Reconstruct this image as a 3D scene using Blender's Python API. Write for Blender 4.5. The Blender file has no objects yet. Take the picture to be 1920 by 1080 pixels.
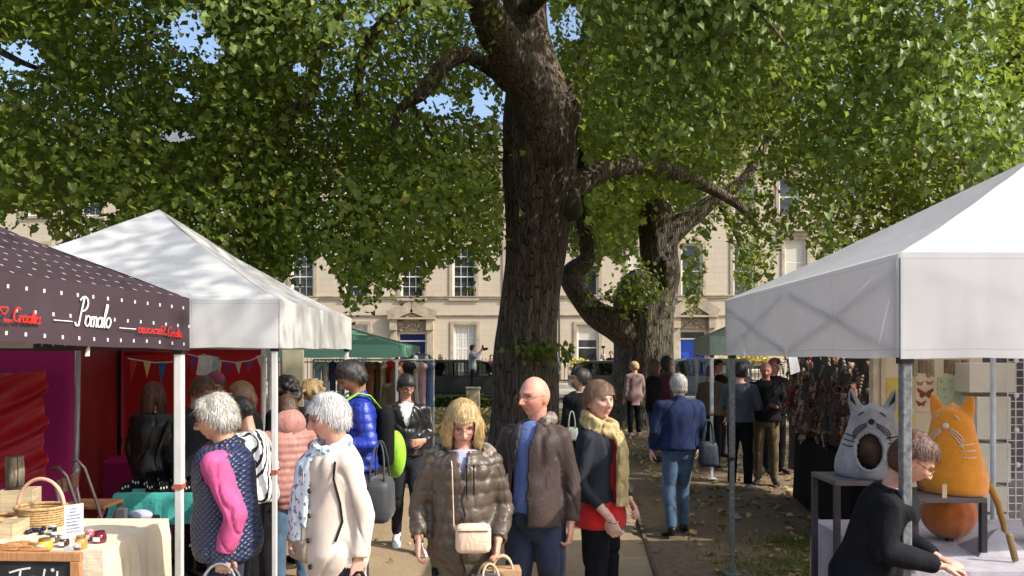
import bpy, math, random
import numpy as np
from mathutils import Matrix, Vector
random.seed(7); rng = np.random.default_rng(7)
R = math.radians
scn = bpy.context.scene
COL = scn.collection
# ------------------------------------------------------------------ camera, world, sun, exposure
F, HZ, EYE = 1423.0, 660.0, 1.95
cam = bpy.data.objects.new('camera', bpy.data.cameras.new('camera')); COL.objects.link(cam)
cam.location = (0, 0, EYE); cam.rotation_euler = (R(90), 0, 0)
cam.data.sensor_width = 36; cam.data.lens = 36*F/1920; cam.data.shift_y = (HZ-540)/1920
cam.data.clip_start = .05; cam.data.clip_end = 900
scn.camera = cam
SUN = Vector((.80, -.34, .73)).normalized()
w = bpy.data.worlds.new('World'); scn.world = w; w.use_nodes = True
wn = w.node_tree.nodes; wl = w.node_tree.links
bg = wn.get('Background') or wn.new('ShaderNodeBackground')
sky = wn.new('ShaderNodeTexSky'); sky.sky_type = 'NISHITA'; sky.sun_disc = False
sky.sun_elevation = math.asin(SUN.z); sky.sun_rotation = math.atan2(SUN.x, SUN.y)
sky.air_density = 1.0; sky.dust_density = 3.5; sky.altitude = 50
wl.new(sky.outputs[0], bg.inputs[0]); bg.inputs[1].default_value = .15
out = wn.get('World Output') or wn.new('ShaderNodeOutputWorld'); wl.new(bg.outputs[0], out.inputs[0])
sl = bpy.data.lights.new('sun', 'SUN'); sl.energy = 3.1; sl.angle = R(.55); sl.color = (1, .94, .84)
so = bpy.data.objects.new('sun', sl); COL.objects.link(so); so.rotation_euler = SUN.to_track_quat('Z', 'Y').to_euler()
scn.view_settings.view_transform = 'Standard'; scn.view_settings.look = 'None'
scn.view_settings.exposure = .92; scn.view_settings.gamma = 1
scn.render.engine = 'CYCLES'; scn.cycles.max_bounces = 8; scn.cycles.transparent_max_bounces = 12

def W(px, py, Y):                      # direction of a photo pixel, at a real distance Y
    return Vector(((px-960)/F*Y, Y, EYE-(py-HZ)/F*Y))
# ------------------------------------------------------------------ materials
MATS = {}
def newmat(name):
    m = bpy.data.materials.new(name); m.use_nodes = True
    nt = m.node_tree; b = nt.nodes['Principled BSDF']
    return m, nt, nt.nodes, nt.links, b
def mathn(N, L, op, a, b=None, c=None):
    n = N.new('ShaderNodeMath'); n.operation = op
    for i, v in enumerate((a, b, c)):
        if v is None: continue
        if isinstance(v, (int, float)): n.inputs[i].default_value = v
        else: L.new(v, n.inputs[i])
    return n.outputs[0]
def mixc(N, L, fac, a, b, mode='MIX'):
    n = N.new('ShaderNodeMix'); n.data_type = 'RGBA'; n.blend_type = mode
    for i, v in ((0, fac), (6, a), (7, b)):
        if isinstance(v, (int, float)): n.inputs[i].default_value = v
        elif isinstance(v, (tuple, list)): n.inputs[i].default_value = (*v[:3], 1)
        else: L.new(v, n.inputs[i])
    return n.outputs[2]
def noise(N, L, vec, scale, detail=4, rough=.6):
    n = N.new('ShaderNodeTexNoise'); n.inputs['Scale'].default_value = scale
    n.inputs['Detail'].default_value = detail; n.inputs['Roughness'].default_value = rough
    if vec is not None: L.new(vec, n.inputs['Vector'])
    return n
def mapping(N, L, vec, scale):
    n = N.new('ShaderNodeMapping'); n.inputs['Scale'].default_value = scale; L.new(vec, n.inputs[0]); return n.outputs[0]
def bumpn(N, L, h, strength, dist, b):
    n = N.new('ShaderNodeBump'); n.inputs['Strength'].default_value = strength; n.inputs['Distance'].default_value = dist
    L.new(h, n.inputs['Height']); L.new(n.outputs[0], b.inputs['Normal']); return n
def ramp(N, L, fac, stops):
    n = N.new('ShaderNodeValToRGB'); e = n.color_ramp.elements
    while len(e) < len(stops): e.new(.5)
    for i, (p, c) in enumerate(stops): e[i].position = p; e[i].color = (*c[:3], 1)
    L.new(fac, n.inputs[0]); return n.outputs[0]
def mat(name, col, rough=.8, var=.18, ns=6, bump=.3, bs=250, bd=.002, spec=.3, metal=0, transl=0, stretch=(1, 1, 1), col2=None, sheen=0, wr=0):
    if name in MATS: return MATS[name]
    m, nt, N, L, b = newmat(name)
    tc = N.new('ShaderNodeTexCoord').outputs['Object']
    v = mapping(N, L, tc, stretch)
    n1 = noise(N, L, v, ns, 5)
    c2 = col2 or tuple(c*(1-2*var) for c in col)
    f = mathn(N, L, 'MULTIPLY_ADD', n1.outputs[0], 2.4, -.7)
    fc = N.new('ShaderNodeClamp'); L.new(f, fc.inputs[0])
    c = mixc(N, L, fc.outputs[0], c2, tuple(min(1, x*(1+var*.4)) for x in col))
    L.new(c, b.inputs['Base Color'])
    b.inputs['Roughness'].default_value = rough; b.inputs['Metallic'].default_value = metal
    b.inputs['Specular IOR Level'].default_value = spec
    if sheen: b.inputs['Sheen Weight'].default_value = sheen
    if bump:
        n2 = noise(N, L, v, bs, 3); hh = n2.outputs[0]; first = bumpn(N, L, hh, bump, bd, b)
        if wr:
            n4 = noise(N, L, mapping(N, L, tc, (1, 1, .6)), 8, 4, .55); n4.inputs['Distortion'].default_value = 1.6
            r4 = mathn(N, L, 'ABSOLUTE', mathn(N, L, 'SUBTRACT', n4.outputs[0], .5)); r4 = mathn(N, L, 'POWER', r4, .6)
            b2 = N.new('ShaderNodeBump'); b2.inputs['Strength'].default_value = wr; b2.inputs['Distance'].default_value = .02
            L.new(r4, b2.inputs['Height']); L.new(b2.outputs[0], first.inputs['Normal'])
    if transl:
        t = N.new('ShaderNodeBsdfTranslucent'); L.new(c, t.inputs[0])
        mx = N.new('ShaderNodeMixShader'); mx.inputs[0].default_value = transl
        L.new(b.outputs[0], mx.inputs[1]); L.new(t.outputs[0], mx.inputs[2])
        L.new(mx.outputs[0], N['Material Output'].inputs[0])
    MATS[name] = m; return m
def knit(name, col, rough=.85, kind='weave', scale=90, strength=.5, dist=.003, col2=None, spec=.25):
    """cloth with a pattern relief: weave, quilt diamonds, ribs, stripes"""
    if name in MATS: return MATS[name]
    m, nt, N, L, b = newmat(name)
    tc = N.new('ShaderNodeTexCoord').outputs['Object']
    s = N.new('ShaderNodeSeparateXYZ'); L.new(tc, s.inputs[0])
    hx = mathn(N, L, 'ADD', s.outputs[0], s.outputs[1])
    if kind == 'quilt':
        a = mathn(N, L, 'SINE', mathn(N, L, 'MULTIPLY', mathn(N, L, 'ADD', s.outputs[1], s.outputs[2]), scale))
        c_ = mathn(N, L, 'SINE', mathn(N, L, 'MULTIPLY', mathn(N, L, 'SUBTRACT', s.outputs[1], s.outputs[2]), scale))
        h = mathn(N, L, 'MULTIPLY', mathn(N, L, 'ABSOLUTE', a), mathn(N, L, 'ABSOLUTE', c_))
        h = mathn(N, L, 'POWER', h, .5)
    elif kind == 'stripe':
        n0 = noise(N, L, tc, 3); a = mathn(N, L, 'ADD', mathn(N, L, 'MULTIPLY', hx, 1.0), mathn(N, L, 'MULTIPLY', s.outputs[2], .6))
        a = mathn(N, L, 'ADD', a, mathn(N, L, 'MULTIPLY', n0.outputs[0], .12))
        h = mathn(N, L, 'GREATER_THAN', mathn(N, L, 'SINE', mathn(N, L, 'MULTIPLY', a, scale)), .45)
    elif kind == 'rib':
        h = mathn(N, L, 'ABSOLUTE', mathn(N, L, 'SINE', mathn(N, L, 'MULTIPLY', s.outputs[2], scale)))
    elif kind == 'blotch':
        n0 = noise(N, L, tc, scale, 2, .5)
        h = mathn(N, L, 'GREATER_THAN', n0.outputs[0], .56)
    elif kind == 'crochet':
        n0 = N.new('ShaderNodeTexVoronoi'); n0.inputs['Scale'].default_value = scale; L.new(tc, n0.inputs[0])
        h = mathn(N, L, 'LESS_THAN', n0.outputs[0], .33)
    else:
        h = mathn(N, L, 'MULTIPLY', mathn(N, L, 'SINE', mathn(N, L, 'MULTIPLY', hx, scale)), mathn(N, L, 'SINE', mathn(N, L, 'MULTIPLY', s.outputs[2], scale)))
    n1 = noise(N, L, tc, 9)
    base = mixc(N, L, n1.outputs[0], tuple(c*.75 for c in col), tuple(min(1, c*1.15) for c in col))
    cc = mixc(N, L, h, col2 if col2 else tuple(c*.45 for c in col), base)
    L.new(cc, b.inputs['Base Color']); b.inputs['Roughness'].default_value = rough
    b.inputs['Specular IOR Level'].default_value = spec
    bumpn(N, L, h, strength, dist, b)
    MATS[name] = m; return m
# ------------------------------------------------------------------ mesh helpers
class MB:
    def __init__(s): s.v = []; s.f = []; s.n = 0
    def add(s, v, f):
        v = np.asarray(v, float).reshape(-1, 3); s.v.append(v)
        k = s.n; s.f += [tuple(i+k for i in q) for q in f]; s.n += len(v); return s
    def verts(s): return np.concatenate(s.v) if s.v else np.zeros((0, 3))
    def box(s, c, d, M=None, taper=1.0):
        x, y, z = (q/2 for q in d); P = []
        for sz in (-1, 1):
            k = 1 if sz < 0 else taper
            P += [(-x*k, -y*k, sz*z), (x*k, -y*k, sz*z), (x*k, y*k, sz*z), (-x*k, y*k, sz*z)]
        P = np.array(P)
        if M is not None: P = P @ np.array(M.to_3x3()).T
        return s.add(P+np.array(c), [(3, 2, 1, 0), (4, 5, 6, 7), (0, 1, 5, 4), (1, 2, 6, 5), (2, 3, 7, 6), (3, 0, 4, 7)])
    def bb(s, a, b):
        a = np.minimum(a, b), np.maximum(a, b)
        return s.box((a[0]+a[1])/2, a[1]-a[0])
    def bar(s, p, q, wd, th=None, up=(0, 0, 1)):
        p = Vector(p); q = Vector(q); d = q-p; t = d.normalized(); u = Vector(up)
        if abs(t.dot(u)) > .95: u = Vector((0, 1, 0))
        a = t.cross(u).normalized(); b_ = a.cross(t); th = th or wd
        P = [];
        for o in (p, q):
            for sx, sy in ((-1, -1), (1, -1), (1, 1), (-1, 1)): P.append(o+a*sx*wd/2+b_*sy*th/2)
        return s.add(P, [(3, 2, 1, 0), (4, 5, 6, 7), (0, 1, 5, 4), (1, 2, 6, 5), (2, 3, 7, 6), (3, 0, 4, 7)])
    def tube(s, pts, rad, n=14, side=None, cap=True):
        pts = np.array([tuple(p) for p in pts], float); m = len(pts)
        T = np.gradient(pts, axis=0) if m > 2 else np.repeat((pts[1]-pts[0])[None], m, 0)
        V = []; A = None
        for i in range(m):
            t = T[i]/(np.linalg.norm(T[i])+1e-9)
            if side is not None: ref = np.array(side, float)
            elif A is None: ref = np.array((1, 0, 0.)) if abs(t[0]) < .8 else np.array((0, 1, 0.))
            else: ref = A
            a = ref-t*ref.dot(t); a /= np.linalg.norm(a)+1e-9; A = a; b = np.cross(t, a)
            r = rad[i] if hasattr(rad, '__len__') else rad
            ra, rb = (r if hasattr(r, '__len__') else (r, r))
            for k in range(n):
                th = 2*math.pi*k/n; V.append(pts[i]+a*ra*math.cos(th)+b*rb*math.sin(th))
        Fc = [(i*n+k, i*n+(k+1) % n, (i+1)*n+(k+1) % n, (i+1)*n+k) for i in range(m-1) for k in range(n)]
        if cap: Fc += [tuple(range(n))[::-1], tuple((m-1)*n+k for k in range(n))]
        return s.add(V, Fc)
    def ell(s, c, r, n=16, m=10, M=None):
        V = []; 
        for i in range(1, m):
            ph = math.pi*i/m
            for k in range(n):
                th = 2*math.pi*k/n; V.append((r[0]*math.sin(ph)*math.cos(th), r[1]*math.sin(ph)*math.sin(th), r[2]*math.cos(ph)))
        V += [(0, 0, r[2]), (0, 0, -r[2])]; V = np.array(V)
        if M is not None: V = V @ np.array(M.to_3x3()).T
        Fc = [(i*n+k, (i+1)*n+k, (i+1)*n+(k+1) % n, i*n+(k+1) % n) for i in range(m-2) for k in range(n)]
        a, b = (m-1)*n, (m-1)*n+1
        Fc += [(a, k, (k+1) % n) for k in range(n)] + [(b, (m-2)*n+(k+1) % n, (m-2)*n+k) for k in range(n)]
        return s.add(V+np.array(c), Fc)
    def ring(s, c, r, t, axis='z', n=18, m=6):
        P = []
        for k in range(n):
            a = 2*math.pi*k/n
            for j in range(m):
                b = 2*math.pi*j/m; rr = r+t*math.cos(b); h = t*math.sin(b)
                x, y, z = rr*math.cos(a), rr*math.sin(a), h
                P.append((x, y, z) if axis == 'z' else (x, z, y) if axis == 'y' else (z, x, y))
        return s.add(np.array(P)+np.array(c), [(k*m+j, k*m+(j+1) % m, ((k+1) % n)*m+(j+1) % m, ((k+1) % n)*m+j) for k in range(n) for j in range(m)])
    def mesh(s, name):
        me = bpy.data.meshes.new(name); me.from_pydata(s.verts().tolist(), [], s.f); me.update(); return me
def link(name, me, m=None, parent=None, smooth=False, loc=None, rz=None):
    o = bpy.data.objects.new(name, me); COL.objects.link(o)
    if m is not None and me is not None and not me.materials: me.materials.append(m)
    if smooth and me: me.shade_smooth()
    if parent: o.parent = parent
    if loc is not None: o.location = loc
    if rz is not None: o.rotation_euler = (0, 0, rz)
    return o
def obj(name, mb, m, parent=None, smooth=False, loc=None, rz=None, bevel=0, kind=None):
    o = link(name, mb.mesh(name), m, parent, smooth, loc, rz)
    if bevel:
        b = o.modifiers.new('b', 'BEVEL'); b.width = bevel; b.segments = 2; b.limit_method = 'ANGLE'
    if kind: o['kind'] = kind
    return o
def empty(name, loc, rz=0):
    o = bpy.data.objects.new(name, None); COL.objects.link(o); o.location = loc; o.rotation_euler = (0, 0, rz); o.empty_display_size = .1; return o
def tag(o, label=None, cat=None, group=None, kind=None):
    if label: o['label'] = label
    if cat: o['category'] = cat
    if group: o['group'] = group
    if kind: o['kind'] = kind
    return o
def copy_tree(o, parent=None):
    c = o.copy(); COL.objects.link(c); c.parent = parent
    for ch in o.children: copy_tree(ch, c)
    return c
def sstep(a, b, x):
    t = np.clip((x-a)/(b-a), 0, 1); return t*t*(3-2*t)
def wob(P, f, seed=0):                 # cheap smooth 3-D noise, about -1..1
    r = np.random.default_rng(seed); s = 0
    for i in range(5):
        k = r.normal(size=(3,)); k = k/np.linalg.norm(k)*f*(1+.35*i); q = r.normal(size=(3,)); q = q/np.linalg.norm(q)*f*.6
        s = s+np.sin(P@k+r.uniform(0, 6)+1.3*np.sin(P@q+r.uniform(0, 6)))/(1+.25*i)
    return s/2.6
TMP = bpy.data.scenes.new('tmp'); TVL = TMP.view_layers[0]
def evalmesh(me, mods):
    o = bpy.data.objects.new('tmp', me); TMP.collection.objects.link(o)
    for k, kw in mods:
        md = o.modifiers.new('m', k)
        for a, b in kw.items(): setattr(md, a, b)
    TVL.update(); m2 = bpy.data.meshes.new_from_object(o.evaluated_get(TVL.depsgraph))
    bpy.data.objects.remove(o); bpy.data.meshes.remove(me); return m2
def remesh(mb, vox, smooth=2):
    mods = [('REMESH', dict(mode='VOXEL', voxel_size=vox, adaptivity=0))]
    if smooth: mods.append(('SMOOTH', dict(factor=.5, iterations=smooth)))
    return evalmesh(mb.mesh('t'), mods)
def vco(me):
    a = np.empty(len(me.vertices)*3); me.vertices.foreach_get('co', a); return a.reshape(-1, 3)
def vno(me):
    a = np.empty(len(me.vertices)*3); me.vertices.foreach_get('normal', a); return a.reshape(-1, 3)
def setco(me, P): me.vertices.foreach_set('co', np.ascontiguousarray(P, dtype=float).ravel()); me.update()
def cutmesh(me, kill):                 # drop faces whose vertices are all flagged
    P = vco(me); fs = [tuple(p.vertices) for p in me.polygons]
    fs = [f for f in fs if not all(kill[i] for i in f)]
    used = sorted({i for f in fs for i in f}); mp = {u: i for i, u in enumerate(used)}
    m2 = bpy.data.meshes.new('c'); m2.from_pydata(P[used].tolist(), [], [tuple(mp[i] for i in f) for f in fs]); m2.update()
    bpy.data.meshes.remove(me); return m2
# ------------------------------------------------------------------ ground, road, pavements (setting)
def ground_mat():
    m, nt, N, L, b = newmat('bare_earth'); tc = N.new('ShaderNodeTexCoord').outputs['Object']
    n1 = noise(N, L, tc, .45, 6); n2 = noise(N, L, tc, 14, 6, .7); n3 = noise(N, L, tc, 90, 3)
    c = ramp(N, L, n1.outputs[0], [(.35, (.11, .072, .045)), (.55, (.17, .115, .072)), (.7, (.23, .165, .105))])
    c = mixc(N, L, .45, c, ramp(N, L, n2.outputs[0], [(.3, (.08, .052, .034)), (.5, (.19, .135, .085)), (.75, (.34, .25, .16))]))
    L.new(c, b.inputs['Base Color']); b.inputs['Roughness'].default_value = .95
    h = mathn(N, L, 'ADD', n2.outputs[0], mathn(N, L, 'MULTIPLY', n3.outputs[0], .4)); bumpn(N, L, h, .7, .02, b); return m
def path_mat():
    m, nt, N, L, b = newmat('gravel_path'); tc = N.new('ShaderNodeTexCoord').outputs['Object']
    n1 = noise(N, L, tc, .8, 6, .65); n3 = noise(N, L, tc, 120, 3); v = N.new('ShaderNodeTexVoronoi'); v.inputs['Scale'].default_value = 70; L.new(tc, v.inputs[0])
    c = ramp(N, L, n1.outputs[0], [(.3, (.25, .175, .105)), (.5, (.36, .265, .16)), (.7, (.44, .335, .21))])
    c = mixc(N, L, mathn(N, L, 'MULTIPLY', n3.outputs[0], .55), c, (.14, .11, .08)); c = mixc(N, L, .18, c, v.outputs[1], 'OVERLAY')
    L.new(c, b.inputs['Base Color']); b.inputs['Roughness'].default_value = .93
    bumpn(N, L, mathn(N, L, 'ADD', n3.outputs[0], v.outputs[0]), .5, .006, b); return m
g = MB(); nx = 60
xs = np.concatenate([np.linspace(-400, -14, 8), np.linspace(-12, 14, 90), np.linspace(16, 400, 8)])
ys = np.concatenate([np.linspace(-300, -4, 6), np.linspace(-3, 26.4, 100), np.linspace(28, 600, 8)])
GX, GY = np.meshgrid(xs, ys); GP = np.stack([GX, GY, GX*0], -1).reshape(-1, 3)
inn = (np.abs(GP[:, 0]) < 13.5) & (GP[:, 1] > -3) & (GP[:, 1] < 23.5)
GP[:, 2] = np.where(inn, -.012+.008*wob(GP, 1.7, 3), -.012)
g.add(GP, [(j*len(xs)+i, j*len(xs)+i+1, (j+1)*len(xs)+i+1, (j+1)*len(xs)+i) for j in range(len(ys)-1) for i in range(len(xs)-1)])
tag(obj('ground', g, ground_mat(), smooth=True), kind='structure')
def strip(name, pts, z, m):
    q = MB(); V = []
    if name == 'path': ys_ = np.linspace(pts[0][0], pts[-1][0], 110); pts = [(y, np.interp(y, [p[0] for p in pts], [p[1] for p in pts])+.12*math.sin(y*2.1)+.06*math.sin(y*5.3), np.interp(y, [p[0] for p in pts], [p[2] for p in pts])+(.05*math.sin(y*3)+.07*math.sin(y*1.3) if y > 8 else 0)) for y in ys_]
    for (y, x0, x1) in pts: V += [(x0, y, z), (x1, y, z)]
    q.add(V, [(2*i, 2*i+1, 2*i+3, 2*i+2) for i in range(len(pts)-1)]); return tag(obj(name, q, m), kind='structure')
pm = path_mat()
strip('path', [(-3, -4.5, .72), (2, -4.4, .9), (6.6, -4.2, 1.23), (9.25, -3.2, 1.5), (12, -2.2, 1.72), (16, -1.6, 1.9), (19.4, -1.9, 2.2)], .004, pm)
strip('cross_path', [(19.4, .9, 14), (21.3, .7, 14)], .0045, mat('pale_path', (.36, .31, .24), ns=3, bs=90))
e = MB()
for y0, y1 in zip(np.arange(0, 18.5, .9), np.arange(.9, 19.4, .9)):
    fx = lambda y: np.interp(y, [-3, 2, 6.6, 9.25, 12, 16, 19.4], [.72, .9, 1.23, 1.5, 1.72, 1.9, 2.2])+.02
    e.bar((fx(y0), y0+.01, .006), (fx(y1), y1-.01, .006+.003*(random.random())), .035, .03)
tag(obj('path_edging', e, mat('old_timber_edge', (.12, .09, .065), bs=60)), kind='structure')
strip('road', [(26.9, -60, 60), (32.6, -60, 60)], .004, mat('asphalt', (.06, .06, .062), ns=1.5, bs=160, bd=.004))
k = MB(); k.bb((-60, 32.6, -.05), (60, 32.9, .14)); k.bb((-60, 32.9, -.05), (60, 37.2, .15)); k.bb((-60, 37.2, -.05), (60, 37.6, .32)); k.bb((-60, 37.6, -.05), (60, 43.0, .34))
tag(obj('pavement', k, mat('pennant_paving', (.36, .33, .28), ns=2, bs=40, bd=.004)), kind='structure')
k = MB(); k.bb((-16, 26.6, -.05), (16, 26.85, .12)); tag(obj('kerb', k, mat('kerb_stone', (.38, .35, .29), ns=5)), kind='structure')
# ------------------------------------------------------------------ leaves
def leafmesh(name, P, Nn, size, tint, seed=0, shape=1.0, Up=None):
    """P positions, Nn normals, size per leaf; two folded quads each, with a tint attribute"""
    r = np.random.default_rng(seed); n = len(P)
    Nn = Nn/np.linalg.norm(Nn, axis=1, keepdims=True)
    a = r.normal(size=(n, 3)) if Up is None else Up+.5*r.normal(size=(n, 3))
    a -= (a*Nn).sum(1, keepdims=True)*Nn; a /= np.linalg.norm(a, axis=1, keepdims=True); b = np.cross(Nn, a)
    T = [(0, .06, 0), (.46, -.02, .12), (.40, .62, .10), (0, 1.05, -.14), (-.40, .62, .10), (-.46, -.02, .12)]
    V = np.empty((n, 6, 3)); s = size[:, None]
    for i, (x, y, z) in enumerate(T): V[:, i] = P+s*(b*x*shape+a*(y-.4)+Nn*z*1.3)
    me = bpy.data.meshes.new(name); me.vertices.add(n*6); me.vertices.foreach_set('co', V.astype(np.float32).ravel())
    base = (np.arange(n)*6)[:, None]; idx = (base+np.array([0, 1, 2, 3, 0, 3, 4, 5])).ravel().astype(np.int32)
    me.loops.add(n*8); me.loops.foreach_set('vertex_index', idx)
    me.polygons.add(n*2); me.polygons.foreach_set('loop_start', (np.arange(n*2)*4).astype(np.int32))
    me.update(calc_edges=True)
    at = me.attributes.new('tint', 'FLOAT', 'POINT'); at.data.foreach_set('value', np.repeat(tint, 6).astype(np.float32))
    me.validate(); return me
def leafmat(name, stops, tr=.5, rough=.45):
    m, nt, N, L, b = newmat(name)
    a = N.new('ShaderNodeAttribute'); a.attribute_name = 'tint'
    c = ramp(N, L, a.outputs['Fac'], stops)
    tc = N.new('ShaderNodeTexCoord').outputs['Object']; n = noise(N, L, tc, 1.1, 2)
    c = mixc(N, L, mathn(N, L, 'MULTIPLY', n.outputs[0], .35), c, (.13, .19, .035))
    L.new(c, b.inputs['Base Color']); b.inputs['Roughness'].default_value = rough; b.inputs['Specular IOR Level'].default_value = .4
    t = N.new('ShaderNodeBsdfTranslucent'); L.new(mixc(N, L, .5, c, (.42, .54, .06)), t.inputs[0])
    mx = N.new('ShaderNodeMixShader'); mx.inputs[0].default_value = tr
    L.new(b.outputs[0], mx.inputs[1]); L.new(t.outputs[0], mx.inputs[2]); L.new(mx.outputs[0], N['Material Output'].inputs[0]); return m
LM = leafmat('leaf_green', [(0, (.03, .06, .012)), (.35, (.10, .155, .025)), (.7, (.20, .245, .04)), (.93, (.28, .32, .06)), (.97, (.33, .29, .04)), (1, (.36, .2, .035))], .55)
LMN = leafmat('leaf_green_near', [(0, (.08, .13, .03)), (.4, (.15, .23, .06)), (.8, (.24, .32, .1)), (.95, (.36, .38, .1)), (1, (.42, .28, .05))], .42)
def bark(name, c1, c2, c3, vs=3.0):
    m, nt, N, L, b = newmat(name); tc = N.new('ShaderNodeTexCoord').outputs['Object']
    v = mapping(N, L, tc, (1, 1, .14))
    n1 = noise(N, L, v, 11*vs/3, 8, .72); n2 = noise(N, L, tc, 1.2, 4); n3 = noise(N, L, tc, 40, 4, .7)
    vo = N.new('ShaderNodeTexVoronoi'); vo.feature = 'DISTANCE_TO_EDGE'; vo.inputs['Scale'].default_value = 16; L.new(v, vo.inputs[0])
    c = ramp(N, L, n1.outputs[0], [(.36, c1), (.5, c2), (.64, c3)])
    c = mixc(N, L, mathn(N, L, 'MULTIPLY', n2.outputs[0], .5), c, (.07, .075, .05))
    c = mixc(N, L, mathn(N, L, 'LESS_THAN', vo.outputs[0], .05), c, tuple(x*.5 for x in c1))
    L.new(c, b.inputs['Base Color']); b.inputs['Roughness'].default_value = .92
    h = mathn(N, L, 'ADD', mathn(N, L, 'ADD', n1.outputs[0], mathn(N, L, 'MULTIPLY', vo.outputs[0], 1.4)), mathn(N, L, 'MULTIPLY', n3.outputs[0], .2))
    bumpn(N, L, h, .9, .035, b); return m
BK = bark('bark_brown', (.042, .03, .024), (.13, .09, .07), (.26, .19, .15))
BK2 = bark('bark_grey', (.035, .028, .021), (.10, .08, .058), (.22, .185, .14), 5)
def limb(pts, n=24, sub=6, ridge=.0, seed=1, knob=0):
    """pts: (x,y,z,r); smooth spline tube with bark ridges"""
    p = np.array(pts, float); m = len(p); t = np.linspace(0, m-1, (m-1)*sub+1); Q = []
    pp = np.vstack([2*p[0]-p[1], p, 2*p[-1]-p[-2]])
    for u in t:
        i = min(int(u), m-2); f = u-i; a, b, c, d = pp[i], pp[i+1], pp[i+2], pp[i+3]
        Q.append(.5*((2*b)+(-a+c)*f+(2*a-5*b+4*c-d)*f*f+(-a+3*b-3*c+d)*f**3))
    Q = np.array(Q); Q[:, 3] = np.maximum(Q[:, 3], .006)
    mb = MB(); mb.tube(Q[:, :3], list(Q[:, 3]), n=n)
    V = mb.v[0]; rr = np.repeat(Q[:, 3], n); cc = np.repeat(Q[:, :3], n, 0); d = V-cc; d /= np.linalg.norm(d, axis=1, keepdims=True)+1e-9
    th = np.tile(np.arange(n)/n*2*np.pi, len(Q)); s = np.repeat(np.linspace(0, 1, len(Q)), n)
    w_ = wob(V*np.array([1, 1, .35]), 5, seed)*.05 + wob(V, 1.6, seed+1)*.07
    rd = np.sin(th*13+3*np.sin(s*7+seed))*.5+np.sin(th*29+5*np.sin(s*9)+seed)*.35
    mb.v[0] = V+d*(rr*(w_+ridge*rd))[:, None]; return mb
CORR = []
def tree(name, label, trunk, limbs, bm, loc=(0, 0, 0), clear=0):
    for i_, l in enumerate(([trunk]+limbs)[:clear]):
        if name[0] == 'o' and i_ in (2, 4, 6): continue
        l = l[:8] if (name[0] == 'g' and i_ == 0) else l[:6] if (name[0] == 'o' and i_ == 5) else l
        CORR.append([(960+F*x/y, HZ-F*(z-EYE)/y, r_*F/y, y) for x, y, z, r_ in l])
    root = empty(name, loc); tag(root, label, 'tree')
    o = np.array([*loc, 0.0])
    obj('trunk', limb([tuple(np.array(p)-o) for p in trunk], n=72, sub=14, ridge=.035, seed=3), bm, root, True)
    for i, l in enumerate(limbs): obj('branch', limb([tuple(np.array(p)-o) for p in l], n=20 if l[0][3] > .1 else 8, sub=7, ridge=.03, seed=10+i), bm, root, True)
    return root
def PX(px, py, Y, rpx): q = W(px, py, Y); return (q.x, q.y, q.z, rpx/F*Y)
T1 = tree('old_plane_tree', 'huge old tree with a broad ridged trunk in the middle of the market', 
    [(.28, 15.6, -.3, .86), (.26, 15.6, .15, .71), PX(987, 760, 15.6, 60), PX(985, 640, 15.6, 59), PX(1003, 500, 15.5, 57), PX(1012, 400, 15.4, 62), PX(1012, 300, 15.3, 68), PX(1013, 215, 15.2, 69), PX(1000, 130, 15.2, 50), PX(985, 30, 15.3, 40), PX(985, -120, 15.5, 34), PX(970, -330, 15.8, 25)],
    [[PX(1035, 300, 14.9, 42), PX(1005, 190, 14.5, 42), PX(960, 110, 14.0, 38), PX(915, 30, 13.4, 34), PX(870, -80, 12.8, 28), PX(800, -240, 12, 18), PX(700, -400, 11, 8)],
     [PX(1035, 260, 15.0, 40), PX(1062, 205, 15.1, 32), PX(1100, 120, 15.3, 22), PX(1140, -30, 15.5, 20), PX(1230, -260, 15.5, 14)],
     [PX(960, 155, 15.4, 20), PX(925, 130, 15.3, 15), PX(868, 103, 15.0, 14), PX(825, 130, 14.7, 14), PX(790, 175, 14.4, 13), PX(755, 200, 14.2, 9), PX(730, 260, 14.1, 5)],
     [PX(765, 190, 14.3, 7), PX(790, 225, 14.4, 5), PX(815, 262, 14.4, 3), PX(850, 300, 14.4, 1.5)],
     [PX(1050, 370, 15.3, 28), PX(1110, 328, 15.8, 20), PX(1180, 310, 16.3, 16), PX(1260, 322, 16.8, 15), PX(1330, 352, 17.2, 11), PX(1390, 390, 17.5, 8), PX(1430, 440, 17.6, 4)],
     [PX(640, 30, 13, 9), PX(600, 100, 12.6, 11), PX(578, 180, 12.5, 13), PX(530, 225, 12.4, 13), PX(480, 275, 12.2, 9), PX(440, 340, 12, 4)],
     [PX(870, -60, 12.9, 16), PX(760, 10, 13, 12), PX(690, 80, 13, 10), PX(672, 170, 13.1, 8), PX(690, 250, 13.2, 4)],
     [PX(1270, 320, 16.9, 12), PX(1290, 250, 17, 9), PX(1400, 180, 17, 6), PX(1500, 140, 17, 4)],
     [PX(985, 20, 15, 16), PX(1070, -60, 13.5, 12), PX(1180, -120, 11.5, 9), PX(1320, -70, 9.5, 6), PX(1420, 20, 8.6, 3.5), PX(1480, 90, 8.3, 2)]], BK, (.28, 15.6, 0), 7)
burl = MB(); q = W(1073, 385, 15.1); burl.ell(q-Vector((.28, 15.6, 0)), (.2, .24, .34), 20, 14); burl.v[0] = burl.v[0]+.05*wob(burl.v[0], 9, 4)[:, None]
obj('burl', burl, mat('mossy_burl', (.08, .08, .05), bs=30, bd=.02), T1, True)
burl = MB(); q = W(1018, 452, 14.93); burl.ell(q-Vector((.28, 15.6, 0)), (.22, .12, .3), 20, 14); burl.v[0] = burl.v[0]+.05*wob(burl.v[0], 9, 5)[:, None]; obj('burl', burl, BK, T1, True)
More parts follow.
